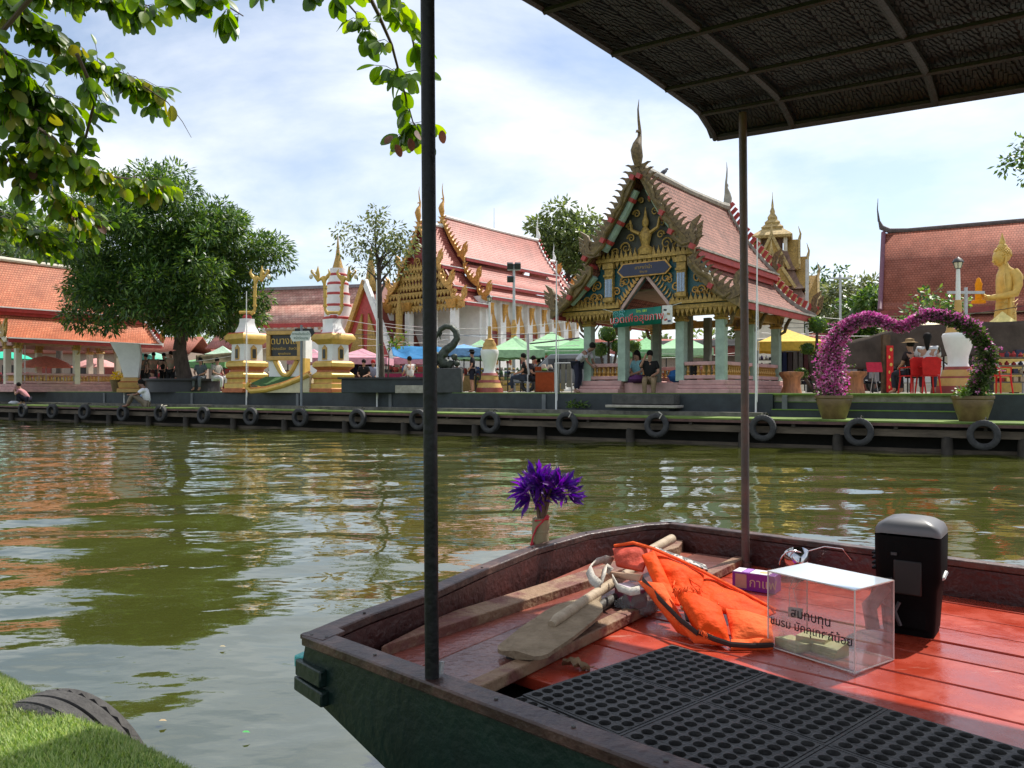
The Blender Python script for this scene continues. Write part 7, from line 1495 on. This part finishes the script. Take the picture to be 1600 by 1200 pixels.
for i, (x, y, z, rz, lb, w, h) in enumerate(((.05, .05, .0062, -.25, 'folded stack of green banknotes lying flat in the donation box corner', .085, .016), (.09, .09, .0064, .15, 'thick folded wad of green banknotes standing behind the flat stack', .08, .034), (.145, .085, .0064, -.1, 'loose crumpled green banknotes on the bottom of the donation box', .07, .02))):
    bn2 = thing('banknotes', lb, 'banknotes', dw(x * k_, y * k_, z), rzb + rz, 'money in the donation box'); m_ = 5
    for kq in range(m_): b = MB(); b.cushion((-w / 2, -.03, h * kq / m_), (w / 2, -.03 + .004 * kq, h * kq / m_ + .003 * (kq % 2)), (w / 2, .03, h * kq / m_ + .004 * (i == 2) * kq), (-w / 2, .03, h * kq / m_), h / m_ * .3, 6, 0, .003); b.build('banknote', NOTE, bn2, sharp=50)
hh_ = thing('hanging_note', 'small folded banknote hanging on strings from the donation box slot', 'banknote', dw(LX * .16, LY * .35, HX * .45), rzb); MB().cushion((-.02, 0, -.015), (.02, .005, -.012), (.022, .006, .015), (-.018, 0, .012), .006, 5).build('note', NOTE2, hh_)
for x in (-.015, .012): MB().tube([(x, 0, .012), (x * .5 - .01, .0, HX * .3), (x + .02, 0, HX * .54 - .004)], .0009, 5).build('string', EDG, hh_)
# steel ladle behind the box
la = thing('steel_ladle', 'shiny steel bowl with wire handle behind the donation box', 'bowl', onz(1248, 905, FZ) + V((0, 0, .0))); CHR = mat('chrome', (.5, .5, .52), .12, .1, 3, metal=1)
b = MB(); b.lathe([(.02, .0), (.045, .02), (.055, .05), (.05, .055), (.04, .025), (.01, .01)], 20); lo3 = b.build('bowl', CHR, la); lo3.rotation_euler = (-1.0, .3, 0); lo3.location = (0, 0, .05); MB().tube([(cos(a) * .055 - .02, 0, .055 + sin(a) * .055) for a in [i * .35 for i in range(10)]], .003, 6).build('handle', CHR, la); MB().tube([(.03, .02, .1), (.1, .0, .125), (.16, -.02, .12), (.19, -.03, .08)], .0025, 6).build('wire_handle', CHR, la)
# outboard motor
MB_ = mat('motor_black', (.004, .004, .0045), .6, .3, 8, .05, 60, spec=.06); mt = onz(1424, 985, FZ); md = (V((0, 0, 0)) - V((mt.x, mt.y, 0))).normalized()
om = thing('outboard_motor', 'black outboard motor with grey rounded top standing in the boat', 'motor', V((mt.x, mt.y, FZ)), atan2(BA.y, BA.x) + .1)
q = mt.y / F; Hh = 174 * q; Wd = 93 * q
b = MB(); secs = [(.0, .38, .36), (.06, .40, .38), (.25, .42, .42), (.42, .44, .46), (.5, .49, .5), (.78, .5, .52), (.875, .5, .52)]
def rrect(w, d, z, n=5, r=.25):
    out = []
    for sx, sy, a0 in ((1, 1, 0), (-1, 1, pi / 2), (-1, -1, pi), (1, -1, 3 * pi / 2)):
        for i in range(n): a = a0 + pi / 2 * i / (n - 1); out.append((sx * (w - r * w) + cos(a) * r * w, sy * (d - r * w) + sin(a) * r * w, z))
    return out
rings = [rrect(Wd * w, Wd * d_ * .9, Hh * z) for z, w, d_ in secs]; m_ = len(rings[0]); b.add([p for r_ in rings for p in r_], [(i * m_ + j, i * m_ + (j + 1) % m_, (i + 1) * m_ + (j + 1) % m_, (i + 1) * m_ + j) for i in range(len(rings) - 1) for j in range(m_)] + [tuple(range(m_))[::-1]]); b.build('cowl', MB_, om, sharp=50)
b = MB(); secs = [(.876, .497, .517), (.92, .495, .515), (.96, .45, .48), (.985, .34, .38), (.998, .18, .2)]; rings = [[(x, y, z + (.035 * Hh * (1 - (x / (Wd * .52)) ** 2) if 1 else 0)) for x, y, z in rrect(Wd * w, Wd * d_ * .9, Hh * z)] for z, w, d_ in secs]
b.add([p for r_ in rings for p in r_], [(i * m_ + j, i * m_ + (j + 1) % m_, (i + 1) * m_ + (j + 1) % m_, (i + 1) * m_ + j) for i in range(len(rings) - 1) for j in range(m_)] + [tuple(range((len(rings) - 1) * m_, len(rings) * m_))]); b.build('top_cover', mat('motor_grey_top', (.13, .13, .14), .42, .1, 4), om, sharp=40)
for sx in (-.28, .22): MB().tube([(Wd * sx, -Wd * .46, Hh * .885), (Wd * sx, -Wd * .44, Hh * .94), (Wd * sx, -Wd * .3, Hh * 1.0)], .0018, 5).build('cover_seam', BLACKP, om)
for i in range(4): MB().box((-Wd * .5, -Wd * .3 + 0, Hh * (.70 - i * .045)), (.012, .04, .006)).build('vent_fin', MB_, om)
MB().box((Wd * .05, Wd * .0, Hh * .30), (Wd * .55, Wd * .75, Hh * .5)).build('leg_housing', MB_, om, bev=.01); MB().tube([(-Wd * .3, -Wd * .5, Hh * .42), (-Wd * .5, -Wd * .75, Hh * .26), (-Wd * .42, -Wd * .85, Hh * .08)], [.018, .022, .02], 10).build('tiller_handle', mat('grey_rubber', (.04, .04, .045), .5), om)
MB().tube([(-Wd * .2, -Wd * .5, Hh * .5), (-Wd * .45, -Wd * .6, Hh * .48), (-Wd * .5, -Wd * .6, Hh * .35), (-Wd * .3, -Wd * .62, Hh * .28)], .004, 6).build('fuel_line', mat('grey_rubber', (.04, .04, .045)), om); MB().tube([(Wd * .42, -Wd * .2, Hh * .5), (Wd * .50, -Wd * .15, Hh * .52), (Wd * .52, 0, Hh * .56)], .006, 6).build('clamp_screw', STEELP, om); MB().box((-Wd * .18, -Wd * .47, Hh * .72), (.016, .01, .008)).build('latch', mat('grey_rubber', (.04, .04, .045)), om)
MB().box((Wd * .02, -Wd * .445, Hh * .52), (Wd * .42, .012, Hh * .3)).build('front_panel', mat('motor_panel', (.007, .005, .005), .55, .3, 9), om, bev=.004); MB().tube([(-Wd * .1, -Wd * .47, Hh * .3), (-Wd * .16, -Wd * .52, Hh * .22), (-Wd * .08, -Wd * .5, Hh * .1)], .006, 6).build('fuel_hose', mat('grey_rubber', (.04, .04, .045)), om)
# flower bundle in bamboo holder tied outside the gunwale
fb = onz(842, 848, GW); Yf = fb.y + .06; fl = thing('flower_bundle', 'bunch of purple flowers in a bamboo tube tied to the gunwale', 'flowers', at(844, 850, Yf)); q = Yf / F
def P(px, py, y=0): return ((px - 844) * q, y, (850 - py) * q)
BAM = mat('bamboo', (.26, .20, .11), .6, .25, 5, .2, 40, stretch=(3, 3, .5)); MB().tube([P(843, 905), P(844, 850), P(845.5, 809)], [14 * q, 13.5 * q, 13.5 * q], 16).build('bamboo_tube', BAM, fl); MB().lathe([(13.6 * q, 0), (14.2 * q, 2 * q), (13.6 * q, 4 * q)], 16, P(844.5, 832)).build('tube_node', BAM, fl)
b = MB()
for i in range(7): b.tube([P(842 + i * 1.3, 812, R.uniform(-.015, .015)), P(838 + i * 3.5, 775, R.uniform(-.02, .02)), P(832 + i * 6, 762, R.uniform(-.03, .03))], [2.6 * q, 2.3 * q, 2 * q], 6)
b.build('flower_stems', mat('brown_stem', (.14, .08, .05), .7, .4), fl, kind='stuff')
VI = [leafmat('petal_violet', (.10, .010, .26), .3, .25), leafmat('petal_purple', (.19, .02, .36), .3, .25), leafmat('petal_dark', (.05, .008, .16), .25, .25)]
k2 = 0
for hx, hy, hd, nn in ((848, 760, (0, .0, 1) , 70), (826, 768, (-.7, -.3, .5), 40), (872, 762, (.6, -.2, .7), 40), (885, 772, (.9, -.1, .25), 36), (838, 752, (-.2, .3, .9), 36), (858, 772, (.2, -.9, .3), 40), (832, 778, (-.5, -.7, .0), 26)):
    o = V(P(hx, hy, R.uniform(-.02, .02))); hd = V(hd).normalized(); b = MB()
    for i in range(nn):
        d = (hd * R.uniform(.2, 1.3) + V((R.gauss(0, .6), R.gauss(0, .6), R.gauss(0, .55)))).normalized(); ln = R.uniform(17, 36) * q
        b.leaf(o + d * 4 * q, (d + V((0, 0, -.25 * R.random()))).normalized(), V((R.gauss(0, 1), R.gauss(0, 1), R.gauss(0, 1))), ln, ln * R.uniform(.16, .30), R.randrange(3), .25)
    b.build('flower_head', VI, fl)
RC = mat('red_cord', (.55, .03, .05), .7); MB().tube([P(835, 812, -.028), P(850, 810, -.034), P(858, 806, -.02), P(856, 803, -.026), P(848, 812, -.034), P(838, 822, -.034), P(832, 838, -.03), P(830, 850, -.026)], .0035, 6).build('red_cord', RC, fl); MB().ball(P(854, 807, -.032), .009, jit=.2).build('cord_knot', RC, fl); MB().ball(P(831, 848, -.028), .008, sc=(1, 1, 1.4), jit=.2).build('cord_knot', RC, fl)
# ================================================================ near bank
E0, E1 = onz(-60, 1022, .55), onz(290, 1197, .55); ed_ = (E1 - E0).normalized(); en_ = V((-ed_.y, ed_.x, 0)); en_ = en_ if en_.y < 0 else -en_
def nb(s, t, z=.55): p = E0 + ed_ * s + en_ * t; p.z = z; return p
b = MB(); n = 30
rows = [(-.03, -.6), (-.025, .40), (-.0, .52), (.05, .555), (.2, .56), (1, .56), (30, .56)]; ss = [-40, -3] + [i * .1 - 1 for i in range(40)] + [6, 40]
vs = [nb(s_, t_ - .02 * mnoise.noise(V((s_ * 2, t_, 0))), z_) for s_ in ss for t_, z_ in rows]; m_ = len(rows)
b.add(vs, [(i * m_ + j, (i + 1) * m_ + j, (i + 1) * m_ + j + 1, i * m_ + j + 1) for i in range(len(ss) - 1) for j in range(m_ - 1)])
o = b.build('near_bank', mat('near_bank_earth', (.13, .20, .045), .95, .4, 60, .8, 120, col2=(.22, .30, .08)), kind='structure')
b = MB()
for i in range(110000):
    if i < 60000: s_, t_ = R.uniform(-.15, 1.15), R.random() ** 1.2 * .62 - .03
    else: s_, t_ = R.uniform(-1.2, 3.2), R.random() ** 1.3 * 1.3 - .03
    p = nb(s_, t_, .515 + .045 * min(1, max(0, t_ + .03) / .07)); h = R.uniform(.006, .015); a = R.uniform(0, 6.28); d = V((cos(a) * .6, sin(a) * .6, R.uniform(.5, 1.2))).normalized()
    x = V((-sin(a), cos(a), 0)) * R.uniform(.0012, .0024); b.add([p - x, p + x, p + d * h + x * .3, p + d * h * 1.3], [(0, 1, 2, 3)], R.randrange(3))
tag(b.build('turf_grass', [leafmat('grass_a', (.15, .25, .05), .3), leafmat('grass_b', (.26, .36, .09), .3), leafmat('grass_c', (.38, .45, .17), .3)]), 'short dense green grass on the near bank corner', kind='stuff')
nt_ = thing('car_tyre', 'worn car tyre hanging on the near bank behind the grass', 'tyre', at(84, 1288, 1.88), atan2(ed_.y, ed_.x) + .25); o = tyre_mesh(.30, .18, .17, 46, True).build('tyre_ring', mat('near_tyre', (.035, .032, .03), .8, .4, 10, .4, 60, col2=(.075, .07, .065)), nt_); o.rotation_euler = (.0, .6, 0)
for i, (px, py, c, lb) in enumerate(((248, 1126, (.4, .3, .18), 'tan leaf floating on the water near the grass'), (378, 1144, (.08, .35, .1), 'bright green leaf floating left of the hull'), (343, 1010, (.4, .33, .2), 'small brown leaf floating far from the hull'), (700, 757, (.45, .42, .3), 'pale scum patch floating behind the near pole'))):
    p = onz(px, py, .02); f = MB(); f.leaf(V((0, 0, 0)), V((1, .2, .02)), V((0, 0, 1)), .03 * (1 + 3 * (i == 3)), .018 * (1 + 2 * (i == 3))); tag(f.build('floating_leaf', cm(c), loc=p), lb, 'leaf')
# ================================================================ overhanging branches of the near tree
NL = [leafmat('near_leaf_dark', (.05, .11, .014), .4, .2, .38), leafmat('near_leaf_mid', (.11, .21, .02), .5, .2, .38), leafmat('near_leaf_lit', (.20, .30, .03), .55, .2, .4), leafmat('near_leaf_yellow', (.20, .20, .03), .5, .2, .4), leafmat('near_leaf_brown', (.12, .05, .03), .2, .3, .7)]
ot = thing('overhanging_tree', 'near tree whose leafy branches hang into the top of the view', 'tree', (-3.6, .4, .56))
tr = MB(); tr.tube([(-3.6, .4, .5), (-3.5, .55, 1.6), (-3.3, .8, 2.8), (-3.0, 1.3, 3.6), (-2.4, 2.0, 3.9)], [.2, .17, .15, .11, .07], 12); tr.tube([(-3.3, .8, 2.8), (-2.2, 1.2, 3.9), (-1.0, 1.9, 4.1), (-.6, 2.4, 3.3)], [.11, .08, .05, .02], 10); tr.tube([(-3.5, .6, 1.9), (-3.2, 1.6, 2.3), (-3.0, 2.6, 2.45), (-2.4, 3.2, 2.3)], [.09, .06, .04, .015], 8); tr.build('trunk', BARK, ot, True)
branches = [   # pixel path, distance, leaf count, leaf length px, spread px, colour weights
 ([(-60, -30), (30, 10), (75, 60), (140, 92), (200, 118), (250, 155)], 2.9, 150, 19, 24, (3, 4, 2, .6, 0)),
 ([(-60, 20), (0, 70), (40, 120), (75, 150), (95, 180)], 2.8, 120, 22, 40, (4, 4, 1, .2, 0)),
 ([(-40, 100), (10, 150), (50, 200), (80, 245)], 2.9, 110, 19, 34, (4, 3, 1, .6, 0)),
 ([(-40, 200), (20, 250), (60, 280), (110, 320), (140, 345)], 3.1, 130, 15, 32, (3, 3, 2, 1.5, .2)),
 ([(60, 200), (110, 240), (160, 275), (210, 280), (255, 285)], 3.0, 110, 17, 22, (1, 3, 4, 1.5, 0)),
 ([(-50, 320), (0, 340), (50, 362), (100, 375)], 3.2, 90, 13, 26, (2, 3, 3, .8, 0)),
 ([(0, -40), (80, -20), (160, -12), (235, 10)], 2.8, 90, 20, 26, (3, 3, 2, .1, 0)),
 ([(230, -40), (290, -20), (340, 0), (380, 25)], 2.5, 46, 27, 24, (2, 5, 1, 0, 0)),
 ([(400, -40), (480, -30), (530, -10), (560, 25), (570, 60)], 2.5, 36, 24, 20, (4, 3, 1, 0, 0)),
 ([(560, -40), (590, 20), (612, 70), (628, 130), (645, 190), (662, 215)], 2.5, 62, 25, 34, (3, 4, 2, 0, .0)),
 ([(590, -40), (620, 0), (642, 50), (655, 110)], 2.45, 30, 25, 18, (1, 3, 3, 0, 0)),
 ([(120, 84), (150, 150), (125, 250), (150, 290), (185, 315)], 3.0, 60, 20, 20, (4, 3, .5, .3, 0)),
]
lmesh = []
for i in range(5):
    b = MB(); n = 7; vs = []
    for a in range(n):
        t = a / (n - 1); w = .30 * (sin(pi * (t * .92 + .04)) ** .62)
        for k_ in (-1, -.5, 0, .5, 1): vs.append((k_ * w, t, .10 * abs(k_) * w * 2 - .10 * t * t))
    b.add(vs, [(a * 5 + k_, a * 5 + k_ + 1, a * 5 + 6 + k_, a * 5 + 5 + k_) for a in range(n - 1) for k_ in range(4)]); lmesh.append(mesh_of(b, 'leaf', NL[i]))
tw = MB(); leaves = []
for pts, Yb, nl, lp, spd, wts in branches:
    W3 = [at(x, y, Yb + .12 * i) for i, (x, y) in enumerate(pts)]; k_ = Yb / F
    tw.tube(W3, [max(.0022, .0075 * (1 - i / len(W3))) for i in range(len(W3))], 6)
    if pts[0][0] < -30 or pts[0][1] < -20:       # join the spray to a limb outside the view
        q0 = min((V((-3.0, 1.3, 3.6)), V((-2.4, 2.0, 3.9)), V((-1.0, 1.9, 4.1)), V((-3.2, 1.6, 2.3)), V((-.6, 2.4, 3.3))), key=lambda v: (v - W3[0]).length); tw.tube([q0, q0.lerp(W3[0], .5) + V((0, 0, .08)), W3[0]], [.014, .010, .0075], 6)
    nl = int(nl * (3.0 if pts[0][0] < 120 and Yb > 2.75 else 1.5)); i = 0
    while i < nl:
        sgi = R.random() ** .85 * (len(W3) - 1); j = min(len(W3) - 2, int(sgi)); p = W3[j].lerp(W3[j + 1], sgi - j)
        d = V((R.gauss(0, 1), R.gauss(0, .8), R.uniform(-1.6, .35))).normalized(); ln = spd * k_ * R.uniform(.4, 1.9); e_ = p + d * ln
        tw.tube([p, p + d * ln * .5 + V((0, 0, .012)), e_], .0012, 4)
        m_ = R.randint(3, 6)
        for a in range(m_):
            t = (a + .8) / m_; q_ = p + d * ln * t; s_ = 1 if a % 2 else -1; sd2 = V((-d.y, d.x, R.uniform(-.2, .2))).normalized() * s_
            ld = (d * .5 + sd2 * .6 + V((0, 0, -.75))).normalized() if a < m_ - 1 else (d + V((0, 0, -.5))).normalized()
            c = R.choices(range(5), wts)[0]; leaves.append((q_, ld, lp * k_ * R.uniform(1.0, 1.5), c)); i += 1
# browned leaves at the tip of the pole-side spray
for px, py in ((612, 222), (618, 236), (640, 226), (652, 214), (690, 214)): leaves.append((at(px, py - 10, 2.75), V((R.gauss(0, .4), R.gauss(0, .3), -1)).normalized(), 20 * 2.75 / F, 4))
for px, py, c in ((248, 140, 3), (258, 155, 3), (268, 165, 3)): leaves.append((at(px, py, 3.4), V((.1, 0, -1)), 26 * 3.4 / F, c))
tw.tube([at(225, 135, 3.35), at(262, 160, 3.4), at(285, 190, 3.42), at(299, 215, 3.45)], [.003, .0022, .0015, .001], 5)
tw.build('twigs', mat('twig_bark', (.07, .045, .03), .8), ot, True, kind='stuff')
R.shuffle(leaves); cnt = 0; stuff = MB(); iv = Matrix.Translation(-ot.location)
leaves.sort(key=lambda v: v[0].y)
for q_, ld, ln, c in leaves:
    y = ld.normalized(); nn = V((R.gauss(0, .55), -.55 + R.gauss(0, .5), R.gauss(.5, .5))); x = y.cross(nn).normalized(); z = x.cross(y); wdt = ln * R.uniform(.95, 1.2)
    M_ = Matrix((x * wdt, y * ln, z * ln)).transposed().to_4x4(); M_.translation = q_ - ot.location
    if cnt < 300: place(ot, 'leaf', lmesh[c], M_); cnt += 1
    else:
        me = lmesh[c]; stuff.add([M_ @ v.co for v in me.vertices], [tuple(p.vertices) for p in me.polygons], c)
stuff.build('foliage', NL, ot, kind='stuff')
